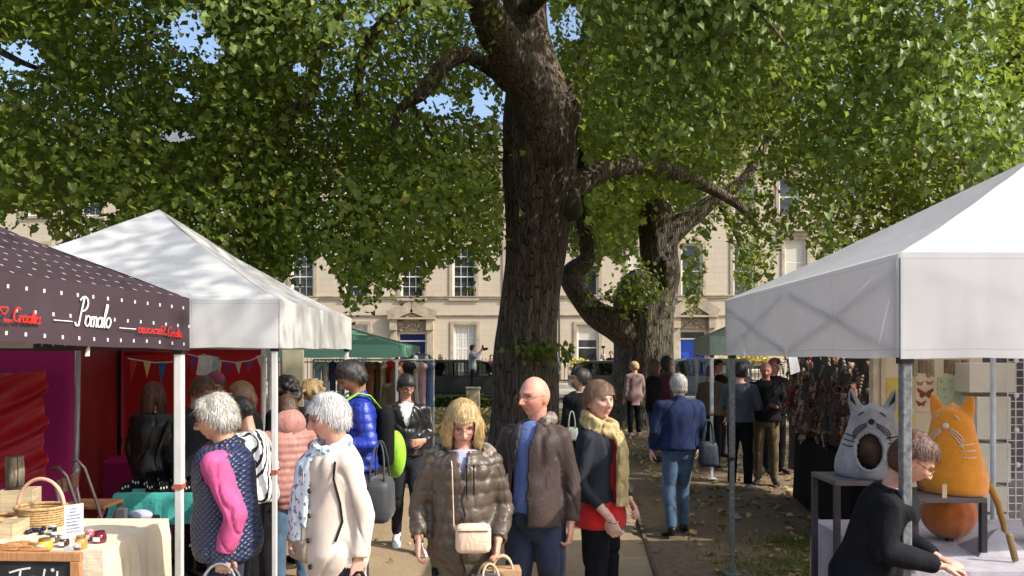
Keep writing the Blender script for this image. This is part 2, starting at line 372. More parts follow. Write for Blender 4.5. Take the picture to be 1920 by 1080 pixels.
T2 = tree('gnarled_plane_tree', 'gnarled tree with a swollen bole and bulging limb, right of the big trunk',
    [(3.45, 20, -.3, 1.15), (3.45, 20, .2, .95), PX(1207, 690, 20, 54), PX(1207, 620, 20, 56), PX(1212, 560, 20, 58), PX(1238, 515, 20, 38), PX(1236, 460, 20.1, 34), PX(1232, 410, 20.2, 33), PX(1212, 370, 20.4, 22), PX(1195, 320, 20.5, 18), PX(1180, 200, 20.6, 16), PX(1160, -20, 21, 12)],
    [[PX(1205, 640, 19.8, 38), PX(1160, 612, 19.6, 30), PX(1120, 590, 19.5, 25), PX(1080, 545, 19.4, 21), PX(1072, 515, 19.4, 22), PX(1098, 490, 19.4, 17), PX(1100, 460, 19.4, 14), PX(1085, 380, 19.4, 10), PX(1090, 280, 19.4, 6)],
     [PX(1235, 470, 20, 27), PX(1258, 435, 20, 24), PX(1300, 405, 20, 16), PX(1345, 370, 20, 12), PX(1400, 330, 20, 9), PX(1450, 240, 20, 6)],
     [PX(1345, 372, 20, 7), PX(1380, 440, 19.7, 4), PX(1400, 500, 19.5, 2)],
     [PX(1080, 530, 19.4, 12), PX(1060, 515, 19.3, 6), PX(1050, 500, 19.2, 3)]], BK2, (3.45, 20, 0), 3)
burl = MB(); q = W(1246, 512, 19.6); burl.ell(q-Vector((3.45, 20, 0)), (.34, .34, .48), 24, 16); burl.v[0] = burl.v[0]+.07*wob(burl.v[0], 8, 4)[:, None]; obj('burl', burl, BK2, T2, True)
T3 = tree('side_tree', 'tree standing out of sight at the left whose crown fills the upper left', [(-14, 15, -.2, .6), (-14, 15, 2, .5), (-13.8, 15, 6, .42), (-13.4, 15, 10, .3), (-13, 15, 13, .15)],
    [[(-13.9, 15, 5, .2), (-10.5, 14.5, 8, .14), (-6.5, 14, 9.4, .06)], [(-13.8, 15, 6.5, .2), (-10, 13, 7.4, .1), (-7.8, 12.4, 6.6, .04)], [(-13.8, 15, 7, .2), (-15, 12, 8.5, .1)]], BK2, (-14, 15, 0))
T4 = tree('side_tree', 'tree standing beyond the white gazebo at the right whose crown fills the upper right', [(9.6, 14, -.2, .6), (9.6, 14, 2, .5), (9.5, 14, 6, .42), (9.3, 14, 10, .3), (9.3, 14, 13, .15)],
    [[(9.5, 14, 6, .2), (8.2, 12.5, 7.4, .1), (6.8, 11.6, 7.6, .04)], [(9.5, 14, 5, .2), (7.6, 13, 5.6, .09), (6.0, 12.6, 5.8, .03)], [(9.5, 13.8, 7, .18), (8, 10, 8.4, .1), (5.8, 8, 6.4, .04)]], BK2, (9.6, 14, 0))
# crown volumes
BOT = np.array([(-400, 500), (0, 400), (60, 420), (120, 450), (200, 480), (420, 530), (500, 560), (560, 500), (610, 500), (660, 590), (700, 575), (760, 545), (800, 530), (850, 480), (900, 540), (940, 500), (1000, 420), (1080, 460), (1100, 500), (1180, 485), (1215, 440), (1262, 400), (1285, 565), (1312, 560), (1332, 450), (1372, 480), (1385, 570), (1415, 560), (1450, 520), (1475, 440), (1510, 420), (1540, 520), (1680, 520), (1800, 480), (2300, 420)], float)
GAPS = [(40, 105, 55, 45), (352, 55, 45, 50), (395, 95, 30, 40), (350, 180, 40, 22), (330, 255, 48, 20), (820, 195, 55, 30), (905, 190, 34, 42), (1072, 45, 30, 50), (1345, 450, 24, 45), (1465, 365, 26, 38), (190, 395, 50, 26), (40, 410, 50, 22), (600, 520, 28, 55), (840, 580, 60, 40), (565, 510, 22, 60), (870, 505, 26, 60), (773, 530, 20, 40), (1345, 540, 26, 60), (1200, 520, 50, 60), (1020, 60, 22, 90), (1492, 490, 40, 60), (560, 130, 20, 20), (700, 40, 25, 20)]
def keep(C, soft=1.0, r=None):
    px = 960+F*C[:, 0]/C[:, 1]; py = HZ-F*(C[:, 2]-EYE)/C[:, 1]
    b = np.interp(px, BOT[:, 0], BOT[:, 1]); b = b+18*np.sin(px/17.)+14*np.sin(px/7.3)
    p = np.clip((b-py)/45, 0, 1)
    for gx, gy, ga, gb in GAPS:
        d = ((px-gx)/ga)**2+((py-gy)/gb)**2; p = p*np.clip((d-.55)/.9, 0.0, 1)
    return r.random(len(C)) < p
def shaderule(C, r):
    s = C[:, 1]+C[:, 2]*.466; xs_ = C[:, 0]-C[:, 2]*1.096
    n = wob(np.stack([xs_, s, s*0], 1), 1.3, 5)
    ok = s+.43*np.clip(xs_, -1.8, 4)+n*.3 > 10.5
    ok &= ~((xs_ > -2.6) & (xs_ < 4.2) & (s > 17.3) & (s < 26.5)) | (r.random(len(C)) < .12)
    return ok
def clusters(n, box, r, pxr=None, vis=True):
    C = r.uniform([box[0], box[2], box[4]], [box[1], box[3], box[5]], size=(n, 3))
    lump = wob(C, 1.15, 21)+.5*wob(C, 2.7, 22); C = C[lump > -.15]
    C = C[shaderule(C, r)]
    if vis: C = C[keep(C, 1, r)]
    if pxr:
        px = 960+F*C[:, 0]/C[:, 1]; C = C[(px > pxr[0]+30*np.sin(C[:, 2]*5)) & (px < pxr[1]+30*np.sin(C[:, 2]*4))]
    return C
def crown(parent, C, per, rad, size, m, seed, droop=.5, name='crown'):
    r = np.random.default_rng(seed); n = len(C)*per
    off = r.normal(size=(n, 3))*np.array([rad, rad, rad*.75]); t = r.random(n)
    Cc = np.repeat(C, per, 0); P = Cc+off; P[:, 2] -= droop*rad*t
    # second filter per leaf keeps gaps crisp
    px = 960+F*P[:, 0]/np.maximum(P[:, 1], .5); py = HZ-F*(P[:, 2]-EYE)/np.maximum(P[:, 1], .5)
    b = np.interp(px, BOT[:, 0], BOT[:, 1])+18*np.sin(px/17.)+14*np.sin(px/7.3)
    ok = (py < b+12)
    for gx, gy, ga, gb in GAPS: ok &= (((px-gx)/ga)**2+((py-gy)/gb)**2 > .5) | (r.random(n) < .12)
    ok &= (P[:, 1]+P[:, 2]*.466+.43*np.clip(P[:, 0]-P[:, 2]*1.096, -1.8, 4) > 10.2) | (name == 'overhanging_twigs')
    for ln in CORR:                                                  # the crown opens in front of the trunk and the great limbs
        for si, ((ax, ay, ar, aY), (bx_, by_, br_, bY)) in enumerate(zip(ln, ln[1:])):
            pl = .05+(0 if len(ln) > 7 else .5*si/len(ln))
            dx, dy = bx_-ax, by_-ay; t = np.clip(((px-ax)*dx+(py-ay)*dy)/(dx*dx+dy*dy+1e-9), 0, 1)
            d = np.hypot(px-ax-t*dx, py-ay-t*dy); rr = ar+(br_-ar)*t
            ok &= ~((d < rr*1.1+3) & (P[:, 1] < aY+(bY-aY)*t)) | (r.random(n) < pl)
    P = P[ok]; Cc = Cc[ok]; n = len(P)
    Nn = np.array([.25, -.35, .75])+r.normal(size=(n, 3))*.62
    tl = np.clip(.45+.22*r.normal(size=n)+.15*wob(Cc, 3, 7), 0, .94); yl = r.random(n) < .012; tl[yl] = .96+.04*r.random(yl.sum())
    me = leafmesh(name, P, Nn, size*(.55+.9*r.random(n)), tl, seed, Up=np.array([0, 0, -.8]))
    o = link(name, me, m, parent); o['kind'] = 'stuff'
    o.matrix_parent_inverse = Matrix.Translation(-Vector(parent.location)); return P
r0 = np.random.default_rng(11)
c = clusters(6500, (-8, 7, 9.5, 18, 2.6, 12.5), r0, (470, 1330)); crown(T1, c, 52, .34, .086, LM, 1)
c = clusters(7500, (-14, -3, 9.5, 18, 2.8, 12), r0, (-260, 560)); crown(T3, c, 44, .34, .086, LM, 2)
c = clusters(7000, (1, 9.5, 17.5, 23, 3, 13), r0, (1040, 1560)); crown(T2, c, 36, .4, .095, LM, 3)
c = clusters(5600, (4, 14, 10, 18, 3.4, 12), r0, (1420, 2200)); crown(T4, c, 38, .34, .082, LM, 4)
c = clusters(4200, (.8, 10, 6.5, 9.5, 3.3, 8), r0, (1120, 2300))
c = c[(HZ-F*(c[:, 2]-EYE)/c[:, 1]) < 330+110*np.exp(-((960+F*c[:, 0]/c[:, 1]-1540)/60)**2)-120*np.exp(-((960+F*c[:, 0]/c[:, 1]-1700)/50)**2)]
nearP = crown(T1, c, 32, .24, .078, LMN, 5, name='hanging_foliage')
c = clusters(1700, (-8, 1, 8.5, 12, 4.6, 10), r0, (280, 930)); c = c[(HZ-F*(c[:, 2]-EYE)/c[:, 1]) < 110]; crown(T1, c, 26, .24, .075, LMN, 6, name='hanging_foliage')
c = clusters(450, (-14, 24, 12, 24, 9.5, 15.5), r0, None, False); c = c[HZ-F*(c[:, 2]-EYE)/c[:, 1] < -40]; crown(T1, c, 16, .55, .17, LM, 7, name='upper_crown')
c = r0.uniform([-2, 2, 8], [9, 8, 12.5], size=(900, 3)); xs_ = c[:, 0]-c[:, 2]*1.096; s = c[:, 1]+c[:, 2]*.466; c = c[(xs_ > -9) & (xs_ < -3.4) & (s > 4) & (s < 10.5) & (HZ-F*(c[:, 2]-EYE)/c[:, 1] < -60)]
c = c[wob(c, 1.3, 77) > .35]; crown(T1, c[:90], 40, .3, .09, LM, 8, name='overhanging_twigs')
# the leaves that show largest are leaves one by one
near = sorted([p for p in nearP if 1080 < 960+F*p[0]/p[1] < 1930 and 0 < HZ-F*(p[2]-EYE)/p[1] < 420], key=lambda p: p[1])[:290]
lms = []
for i in range(8):
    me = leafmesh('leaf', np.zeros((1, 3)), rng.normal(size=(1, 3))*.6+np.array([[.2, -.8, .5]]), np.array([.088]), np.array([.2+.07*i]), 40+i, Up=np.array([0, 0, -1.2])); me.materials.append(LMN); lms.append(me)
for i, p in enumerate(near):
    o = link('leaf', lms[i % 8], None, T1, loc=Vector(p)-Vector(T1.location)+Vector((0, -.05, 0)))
# small shoots on the trunk
def sprig(parent, px, py, Y, rad, n, seed, sz=.11):
    C = np.array([W(px, py, Y)]); r = np.random.default_rng(seed); P = C+r.normal(size=(n, 3))*rad
    me = leafmesh('shoot', P, np.array([.2, -.6, .5])+r.normal(size=(n, 3))*.5, sz*(.7+.5*r.random(n)), np.clip(.5+.2*r.normal(size=n), 0, .9), seed, Up=np.array([0, 0, -.6]))
    o = link('shoot', me, LM, parent); o['kind'] = 'stuff'; o.matrix_parent_inverse = Matrix.Translation(-Vector(parent.location))
sprig(T1, 1015, 655, 14.6, np.array([.28, .1, .12]), 90, 1); sprig(T1, 1060, 668, 14.5, np.array([.12, .1, .1]), 24, 2)
sprig(T2, 1180, 560, 18.9, np.array([.4, .2, .16]), 260, 3); sprig(T2, 1195, 535, 18.9, np.array([.3, .2, .3]), 220, 4)
# ------------------------------------------------------------------ fallen leaves, grass, hedge (stuff)
def lmat(name, stops): return leafmat(name, stops, .15, .7)
FM = lmat('fallen_leaf', [(0, (.14, .075, .035)), (.5, (.34, .2, .08)), (.8, (.5, .34, .14)), (1, (.58, .47, .27))])
r = np.random.default_rng(5); n = 16000
P = np.stack([r.uniform(-11, 12, n), 4+20*r.random(n)**.8, r.uniform(.004, .03, n)], 1)
onp = (P[:, 0] > -3.5) & (P[:, 0] < 1.4+.05*P[:, 1]) & (P[:, 1] < 19); P = P[~onp | (r.random(n) < .12)]
lm = wob(P*np.array([1, 1, 0]), 1.1, 9); P = P[(lm > -.3) | (P[:, 1] < 12)]; n = len(P)
o = link('fallen_leaves', leafmesh('fallen_leaves', P, np.array([0, 0, 1.])+r.normal(size=(n, 3))*.3, .075*(.5+.8*r.random(n)), r.random(n), 5), FM); tag(o, kind='stuff')
n = 14000; P = np.stack([r.uniform(-9, 0.6, n), r.uniform(17.5, 25.4, n), r.uniform(.01, .09, n)], 1)
o = link('leaf_drift', leafmesh('leaf_drift', P, np.array([0, -.2, 1.])+r.normal(size=(n, 3))*.5, .1*(.6+.7*r.random(n)), np.clip(.3+.7*r.random(n), 0, 1), 6), FM); tag(o, kind='stuff')
GM = leafmat('grass_blade', [(0, (.08, .11, .025)), (.6, (.18, .21, .05)), (1, (.34, .31, .12))], .3)
def grass(cx, cy, ax, ay, n, seed):
    r = np.random.default_rng(seed); P = np.stack([cx+ax*r.normal(size=n), cy+ay*r.normal(size=n), r.uniform(.005, .012, n)], 1); P = P[(P[:, 0] > 1.7)|(P[:,1]>21.5)]; n = len(P)
    me = leafmesh('grass_patch', P, np.array([0, -1, .3])+r.normal(size=(n, 3))*.6, .05*(.5+.8*r.random(n)), r.random(n), seed, .22, np.array([0, 0, 1.5])); tag(link('grass_patch', me, GM), kind='stuff')
grass(3.3, 7.7, .35, .16, 2600, 1); grass(2.9, 6.9, .5, .25, 1400, 2); grass(-1, 25.4, 3, .3, 7000, 3)
def hedge(name, a, b, n, seed, label):
    r = np.random.default_rng(seed); root = empty(name, ((a[0]+b[0])/2, (a[1]+b[1])/2, 0)); tag(root, label, 'hedge'); L0 = Vector(root.location)
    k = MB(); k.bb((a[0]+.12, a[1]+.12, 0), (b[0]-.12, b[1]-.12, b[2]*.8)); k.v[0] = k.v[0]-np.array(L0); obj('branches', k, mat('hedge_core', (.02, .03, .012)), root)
    P = r.uniform([a[0], a[1], .02], [b[0], b[1], b[2]], size=(n, 3)); 
    P[:, 2] = np.minimum(P[:, 2], b[2]*(.75+.2*wob(P, 2.3, seed)))
    me = leafmesh('foliage', P-np.array(L0), np.array([0, -.5, .6])+r.normal(size=(n, 3))*.7, .07*(.6+.8*r.random(n)), np.clip(.3+.2*r.normal(size=n), 0, .9), seed)
    o = link('foliage', me, LM, root); o['kind'] = 'stuff'
hedge('low_hedge', (-6.2, 25.5, 0), (-.4, 26.3, .6), 9000, 1, 'low dark hedge running along the road edge in front of the parked black car')
# ------------------------------------------------------------------ terrace of stone houses
def stone_mat():
    m, nt, N, L, b = newmat('bath_stone'); tc = N.new('ShaderNodeTexCoord').outputs['Object']
    br = N.new('ShaderNodeTexBrick'); s = N.new('ShaderNodeSeparateXYZ'); L.new(tc, s.inputs[0]); cb = N.new('ShaderNodeCombineXYZ'); L.new(s.outputs[0], cb.inputs[0]); L.new(s.outputs[2], cb.inputs[1]); L.new(cb.outputs[0], br.inputs['Vector'])
    br.inputs['Scale'].default_value = 1; br.inputs['Brick Width'].default_value = .95; br.inputs['Row Height'].default_value = .36; br.inputs['Mortar Size'].default_value = .007
    br.inputs['Color1'].default_value = (.47, .405, .31, 1); br.inputs['Color2'].default_value = (.42, .36, .275, 1); br.inputs['Mortar'].default_value = (.3, .25, .18, 1)
    n = noise(N, L, tc, .7, 6, .7); n2 = noise(N, L, mapping(N, L, tc, (3, 3, .35)), 1.5, 5, .7)
    c = mixc(N, L, mathn(N, L, 'MULTIPLY', n.outputs[0], .5), br.outputs[0], (.5, .44, .34)); 
    st = N.new('ShaderNodeClamp'); L.new(mathn(N, L, 'MULTIPLY_ADD', n2.outputs[0], 3, -1.7), st.inputs[0])
    c = mixc(N, L, mathn(N, L, 'MULTIPLY', st.outputs[0], .7), c, (.26, .22, .17)); L.new(c, b.inputs['Base Color']); b.inputs['Roughness'].default_value = .9
    bumpn(N, L, br.outputs['Fac'], -.3, .01, b); return m
ST = stone_mat(); ST2 = mat('carved_stone', (.43, .36, .26), ns=2, bs=30, bd=.01, var=.22); ST3 = mat('weathered_carving', (.34, .27, .19), ns=9, bs=40, bd=.02, var=.3)
WH = mat('white_window_paint', (.72, .71, .66), .5, .06, bump=0); SL = mat('roof_slate', (.17, .175, .2), .6, .25, ns=5, bs=20, bd=.01)
def glass():
    m, nt, N, L, b = newmat('window_glass'); tc = N.new('ShaderNodeTexCoord').outputs['Object']; n = noise(N, L, tc, 2.0, 3)
    L.new(ramp(N, L, n.outputs[0], [(.4, (.012, .014, .018)), (.65, (.05, .055, .06))]), b.inputs['Base Color']); b.inputs['Roughness'].default_value = .08; b.inputs['Specular IOR Level'].default_value = .6; return m
GL = glass(); BL = mat('window_blind', (.55, .52, .44), .9, .08, bump=0); CU = mat('net_curtain', (.6, .58, .53), .9, .2, ns=12, bump=0)
FY = 43.0
def X2(px): return (px-960)/F*FY
def Z2(py): return EYE-(py-HZ)/F*FY
panes = {}
def window(house, L0, px, y0, y1, wpx, rows, cols=3, blind=0, curtain=0):
    """glazed opening in photo pixels at the facade distance: real size = px/F*FY"""
    xc = X2(px); wd = wpx/F*FY; zb, zt = Z2(y1), Z2(y0); h = zt-zb
    f = MB(); y = FY+.14
    for sx in (-1, 1): f.bb((xc+sx*(wd/2+.05)-.05, y, zb-.05), (xc+sx*(wd/2+.05)+.05, y+.1, zt+.05))
    f.bb((xc-wd/2-.001, y, zt), (xc+wd/2+.001, y+.1, zt+.06)); f.bb((xc-wd/2-.001, y, zb-.07), (xc+wd/2+.001, y+.1, zb))
    f.v = [np.asarray(v)-np.array(L0) for v in f.v]; wo = obj('window', f, WH, house)
    b = MB(); cw, rh = wd/cols, h/rows
    for i in range(1, cols): b.bb((xc-wd/2+i*cw-.014, y+.02, zb), (xc-wd/2+i*cw+.014, y+.06, zt))
    for j in range(1, rows):
        t = .03 if j == rows//2 else .014
        b.bb((xc-wd/2, y+.018, zb+j*rh-t), (xc+wd/2, y+.062, zb+j*rh+t))
    if cols > 1 or rows > 1: b.v = [np.asarray(v)-np.array(L0) for v in b.v]; obj('glazing_bar', b, WH, wo)
    key = (round(cw, 3), round(rh, 3))
    if key not in panes:
        q = MB(); q.bb((-cw/2+.004, -.004, -rh/2+.004), (cw/2-.004, .004, rh/2-.004)); panes[key] = q.mesh('pane'); panes[key].materials.append(GL)
    for i in range(cols):
        for j in range(rows):
            o = link('pane', panes[key], None, wo, loc=Vector((xc-wd/2+(i+.5)*cw, y+.045, zb+(j+.5)*rh))-Vector(L0)); o.rotation_euler = (random.uniform(-.012, .012), 0, random.uniform(-.012, .012))
    if blind:
        q = MB(); q.bb((xc-wd/2, y+.03, zt-blind*h), (xc+wd/2, y+.037, zt)); q.v = [np.asarray(v)-np.array(L0) for v in q.v]; obj('blind', q, BL, wo)
    if curtain:
        q = MB(); n = 24
        V = [(xc-wd/2+wd*i/n, y+.033+.006*math.sin(i*1.9), z) for z in (zb, zt) for i in range(n+1)]
        q.add(V, [(i, i+1, n+2+i, n+1+i) for i in range(n)]); q.v = [np.asarray(v)-np.array(L0) for v in q.v]; obj('net_curtain', q, CU, wo)
    return (xc-wd/2-.1, xc+wd/2+.1, zb-.07, zt+.06)
def house(label, x0, x1, ztop, wins, door=None, string=(560, 592), hood=()):
    L0 = ((x0+x1)/2, FY, .34); h = empty('terraced_house', L0); tag(h, label, 'house')
    ops = [window(h, L0, *wv) for wv in wins]
    if door: dx = X2(door[0]); dw = door[1]/F*FY; ops.append((dx-dw/2, dx+dw/2, .34, Z2(door[2])))
    # wall built round its openings
    zs = sorted({.34, ztop, *[o[2] for o in ops], *[o[3] for o in ops]}); wl_ = MB()
    for za, zb in zip(zs, zs[1:]):
        cur = x0; 
        for o in sorted(ops):
            if o[2] <= za+1e-4 and o[3] >= zb-1e-4:
                if o[0] > cur: wl_.bb((cur, FY, za), (o[0], FY+.5, zb))
                cur = o[1]
        wl_.bb((cur, FY, za), (x1, FY+.5, zb))
    def fin(mb): mb.v = [np.asarray(v)-np.array(L0) for v in mb.v]; return mb
    obj('wall', fin(wl_), ST, h)
    q = MB(); q.tube([(x0+.25, FY-.1, .36), (x0+.25, FY-.1, ztop-.5)], .055, 8); q.box((x0+.25, FY-.12, ztop-.6), (.3, .2, .25)); obj('drainpipe', fin(q), mat('painted_iron_pipe', (.12, .11, .1)), h, True)
    bk = MB(); bk.bb((x0+.01, FY+2.2, .34), (x1-.01, FY+2.4, ztop)); obj('room_back', fin(bk), mat('dim_room', (.05, .045, .04), bump=0), h)
    for name, y, dz, dy in (('string_course', string[0], .17, .10), ('plinth_band', string[1], .12, .05)):
        q = MB(); q.bb((x0, FY-dy, Z2(y)-dz/2), (x1, FY-.001, Z2(y)+dz/2)); q.bb((x0, FY-dy-.05, Z2(y)+dz/2-.05), (x1, FY-dy-.001, Z2(y)+dz/2-.001)); obj(name, fin(q), ST2, h)
    q = MB(); q.bb((x0, FY-.45, ztop-.28), (x1, FY-.001, ztop-.002)); q.bb((x0, FY-.3, ztop-.5), (x1, FY-.001, ztop-.282)); q.bb((x0, FY-.12, ztop), (x1, FY+.4, ztop+.75)); obj('cornice', fin(q), ST2, h)
    rf = MB(); rf.add([(x0, FY+.45, ztop+.2), (x1, FY+.45, ztop+.2), (x1, FY+5, ztop+3.4), (x0, FY+5, ztop+3.4), (x0, FY+9, ztop+.2), (x1, FY+9, ztop+.2)], [(0, 1, 2, 3), (3, 2, 5, 4)])
    ro = obj('roof', fin(rf), SL, h)
    ch = MB(); ch.bb((x1-1.9, FY+4, ztop+2), (x1-.3, FY+6, ztop+5)); obj('chimney', fin(ch), ST3, ro)
    for wv in wins:                                                  # stone surround: architrave and sill
        px, y0, y1, wp = wv[:4]; xc = X2(px); wd = wp/F*FY; zb, zt = Z2(y1), Z2(y0)
        a = MB()
        for sx in (-1, 1): a.bb((xc+sx*(wd/2+.2)-.09, FY-.06, zb-.1), (xc+sx*(wd/2+.2)+.09, FY-.001, zt+.1))
        a.bb((xc-wd/2-.29, FY-.065, zt+.1), (xc+wd/2+.29, FY-.001, zt+.28)); a.bb((xc-wd/2-.32, FY-.12, zb-.24), (xc+wd/2+.32, FY-.001, zb-.102))
        if px in hood: a.bb((xc-wd/2-.42, FY-.28, zt+.52), (xc+wd/2+.42, FY-.001, zt+.66)); a.bb((xc-wd/2-.3, FY-.12, zt+.282), (xc+wd/2+.3, FY-.001, zt+.518))
        obj('surround', fin(a), ST2, h)
    if door:
        px, wp, yt, yp, col, side = door; xc = X2(px); zt = Z2(yt); dh = zt-.34
        dm = mat('door_paint_'+side, col, .35, .08, bump=0)
        d = MB(); d.bb((xc-dw/2+.06, FY+.22, .34), (xc+dw/2-.06, FY+.28, zt-.5)); dd = obj('door', fin(d), dm, h)
        for j in range(3):
            for i in (-1, 1):
                q = MB(); q.bb((xc+i*dw*.22-dw*.14, FY+.195, .55+j*.72), (xc+i*dw*.22+dw*.14, FY+.219, 1.1+j*.72)); obj('door_panel', fin(q), dm, dd, bevel=.01)
        q = MB(); q.ell((xc+dw*.38, FY+.19, 1.4), (.05, .04, .05)); obj('door_knob', fin(q), mat('brass', (.5, .35, .12), .3, metal=1, bump=0), dd)
        q = MB()
        for sx in (-1, 1): q.bb((xc+sx*(dw/2-.03)-.03, FY+.15, .34), (xc+sx*(dw/2-.03)+.03, FY+.3, zt))
        q.bb((xc-dw/2+.06, FY+.15, zt-.5), (xc+dw/2-.06, FY+.3, zt-.42)); q.bb((xc-dw/2+.06, FY+.15, zt-.07), (xc+dw/2-.06, FY+.3, zt)); obj('door_frame', fin(q), WH, h)
        q = MB(); q.bb((xc-dw/2+.06, FY+.24, zt-.42), (xc+dw/2-.06, FY+.25, zt-.07)); obj('fanlight', fin(q), dm if side == 'left' else GL, h)
        zp = Z2(yp); hw = dw/2+.55
        q = MB()
        for sx in (-1, 1):
            q = MB()
            q.bb((xc+sx*(dw/2+.24)-.18, FY-.22, .34), (xc+sx*(dw/2+.24)+.18, FY-.001, zt+.15))
            q.bb((xc+sx*(dw/2+.24)-.2, FY-.4, zt+.15), (xc+sx*(dw/2+.24)+.2, FY-.001, zt+.75))
            obj('pilaster', fin(q), ST2, h)
        q = MB(); q.bb((xc-dw/2-.03, FY-.14, zt+.1), (xc+dw/2+.03, FY-.001, zt+.65)); obj('frieze', fin(q), ST3, h)
        q = MB(); 
        for i in range(26):
            a = random.uniform(-1, 1); q.ell((xc+a*dw*.42, FY-.17, zt+.32+.14*math.cos(a*3)+random.uniform(-.08, .08)), (.09, .07, .07), 8, 6)
        obj('carved_swag', fin(q), ST3, h, True)
        q = MB(); q.bb((xc-hw, FY-.5, zt+.752), (xc+hw, FY-.001, zt+.86))
        ap = zp
        for sx in (-1, 1): q.bar((xc+sx*hw, FY-.3, zt+.93), (xc+sx*.02, FY-.3, ap), .58, .13, up=(0, 1, 0))
        q.v = [np.asarray(v) for v in q.v]; obj('pediment', fin(q), ST2, h)
        q = MB(); q.add([(xc-hw*.85, FY-.08, zt+.87), (xc+hw*.85, FY-.08, zt+.87), (xc, FY-.08, ap-.1), (xc-hw*.85, FY-.01, zt+.87), (xc+hw*.85, FY-.01, zt+.87), (xc, FY-.01, ap-.1)], [(0, 1, 2), (0, 3, 4, 1), (1, 4, 5, 2), (2, 5, 3, 0)])
        cs = MB(); cs.box((xc, FY-.16, (zt+.87+ap)/2-.08), (.85, .14, .85)); 
        for i in range(14): cs.ell((xc+random.uniform(-.3, .3), FY-.24, (zt+.87+ap)/2-.08+random.uniform(-.28, .28)), (.09, .05, .09), 8, 6)
        obj('tympanum', fin(q), ST3, h); obj('carved_panel', fin(cs), ST3, h)
        q = MB(); q.bb((xc-dw/2-.3, FY-1.2, .345), (xc+dw/2+.3, FY-.001, .5)); obj('doorstep', fin(q), ST2, h)
    return h
ZT = 13.1
FF = (462, 556); SF = (335, 402)
def row(pxs, yy, wp, rows, **kw): return [(p, *yy, wp, rows, kw.get('cols', 3), kw.get('blind', 0), kw.get('curtain', 0)) for p in pxs]
house('stone terraced house at the far left behind the pointed white gazebo', X2(-260), X2(520), ZT,
      row([-130, -30, 70, 170, 271, 369, 468], (462, 558), 36, 5)+row([-130, -30, 70, 170, 271, 369, 468], SF, 34, 3)+row([-30, 170, 369], (612, 694), 36, 4, curtain=1), None, (564, 597))
house('middle stone house with a dark blue door under a carved pediment', X2(520), X2(1040), ZT,
      row([567, 668, 773, 870], FF, 36, 5)+row([970], FF, 36, 5)+row([567, 668, 773, 870, 970], SF, 34, 3)+row([668, 872], (612, 694), 36, 4, curtain=1)+row([970], (612, 694), 36, 4), (773, 52, 624, 576, (.012, .02, .10), 'left'), (558, 592))
house('right stone house with a bright blue door, roller blinds and a carved pediment', X2(1040), X2(1545), ZT+.25,
      row([1102], (462, 552), 33, 2, cols=1, blind=.4)+row([1197], (466, 556), 33, 2, cols=1, blind=.45)+row([1297, 1395], (460, 556), 33, 2, cols=1)+row([1492], (452, 532), 35, 2, cols=1, blind=1.0)+row([1102, 1197, 1297, 1395, 1480], SF, 32, 2, cols=1)+row([1102], (612, 692), 34, 2, cols=1, blind=.32)+row([1420], (612, 692), 34, 2, cols=1), (1300, 50, 620, 562, (.02, .07, .42), 'right'), (556, 592), hood=(1492,))
house('far right stone house mostly hidden by leaves and the big white gazebo', X2(1545), X2(2250), ZT, row([1600, 1700, 1800, 1900, 2000, 2100], FF, 34, 2, cols=1)+row([1600, 1700, 1800, 1900, 2000, 2100], SF, 32, 2, cols=1), None)
# railings along the front
IR = mat('black_iron', (.03, .032, .03), .5, bump=0)
def railing(label, xa, xb):
    rt = empty('railing', (xa, 39.8, .34)); tag(rt, label, 'railing'); q = MB(); n = int((xb-xa)/.19)
    for i in range(n):
        q.bb((i*.19-.016, -.016, 0), (i*.19+.016, .016, 1.22)); q.add([(i*.19-.028, 0, 1.2), (i*.19+.028, 0, 1.2), (i*.19, .0, 1.33), (i*.19, .028, 1.2), (i*.19, -.028, 1.2)], [(0, 4, 2), (4, 1, 2), (1, 3, 2), (3, 0, 2)])
    obj('railing_bar', q, IR, rt)['kind'] = 'stuff'
    q = MB(); q.bb((0, -.03, 1.05), (xb-xa, .03, 1.11)); q.bb((0, -.03, .1), (xb-xa, .03, .16)); obj('rail', q, IR, rt)
    q = MB(); q.bb((-.02, -.12, -.02), (xb-xa, .12, .1)); obj('stone_base', q, ST2, rt)
railing('iron railing in front of the left stone houses, seen under the green canopy', -17, -7.2); railing('iron railing in front of the middle house between its blue door and the trunk', -4.6, 1.4); railing('iron railing between the two plane trees with yellow flowers on it', 1.8, 8.3); railing('iron railing right of the bright blue door', 11.6, 19)
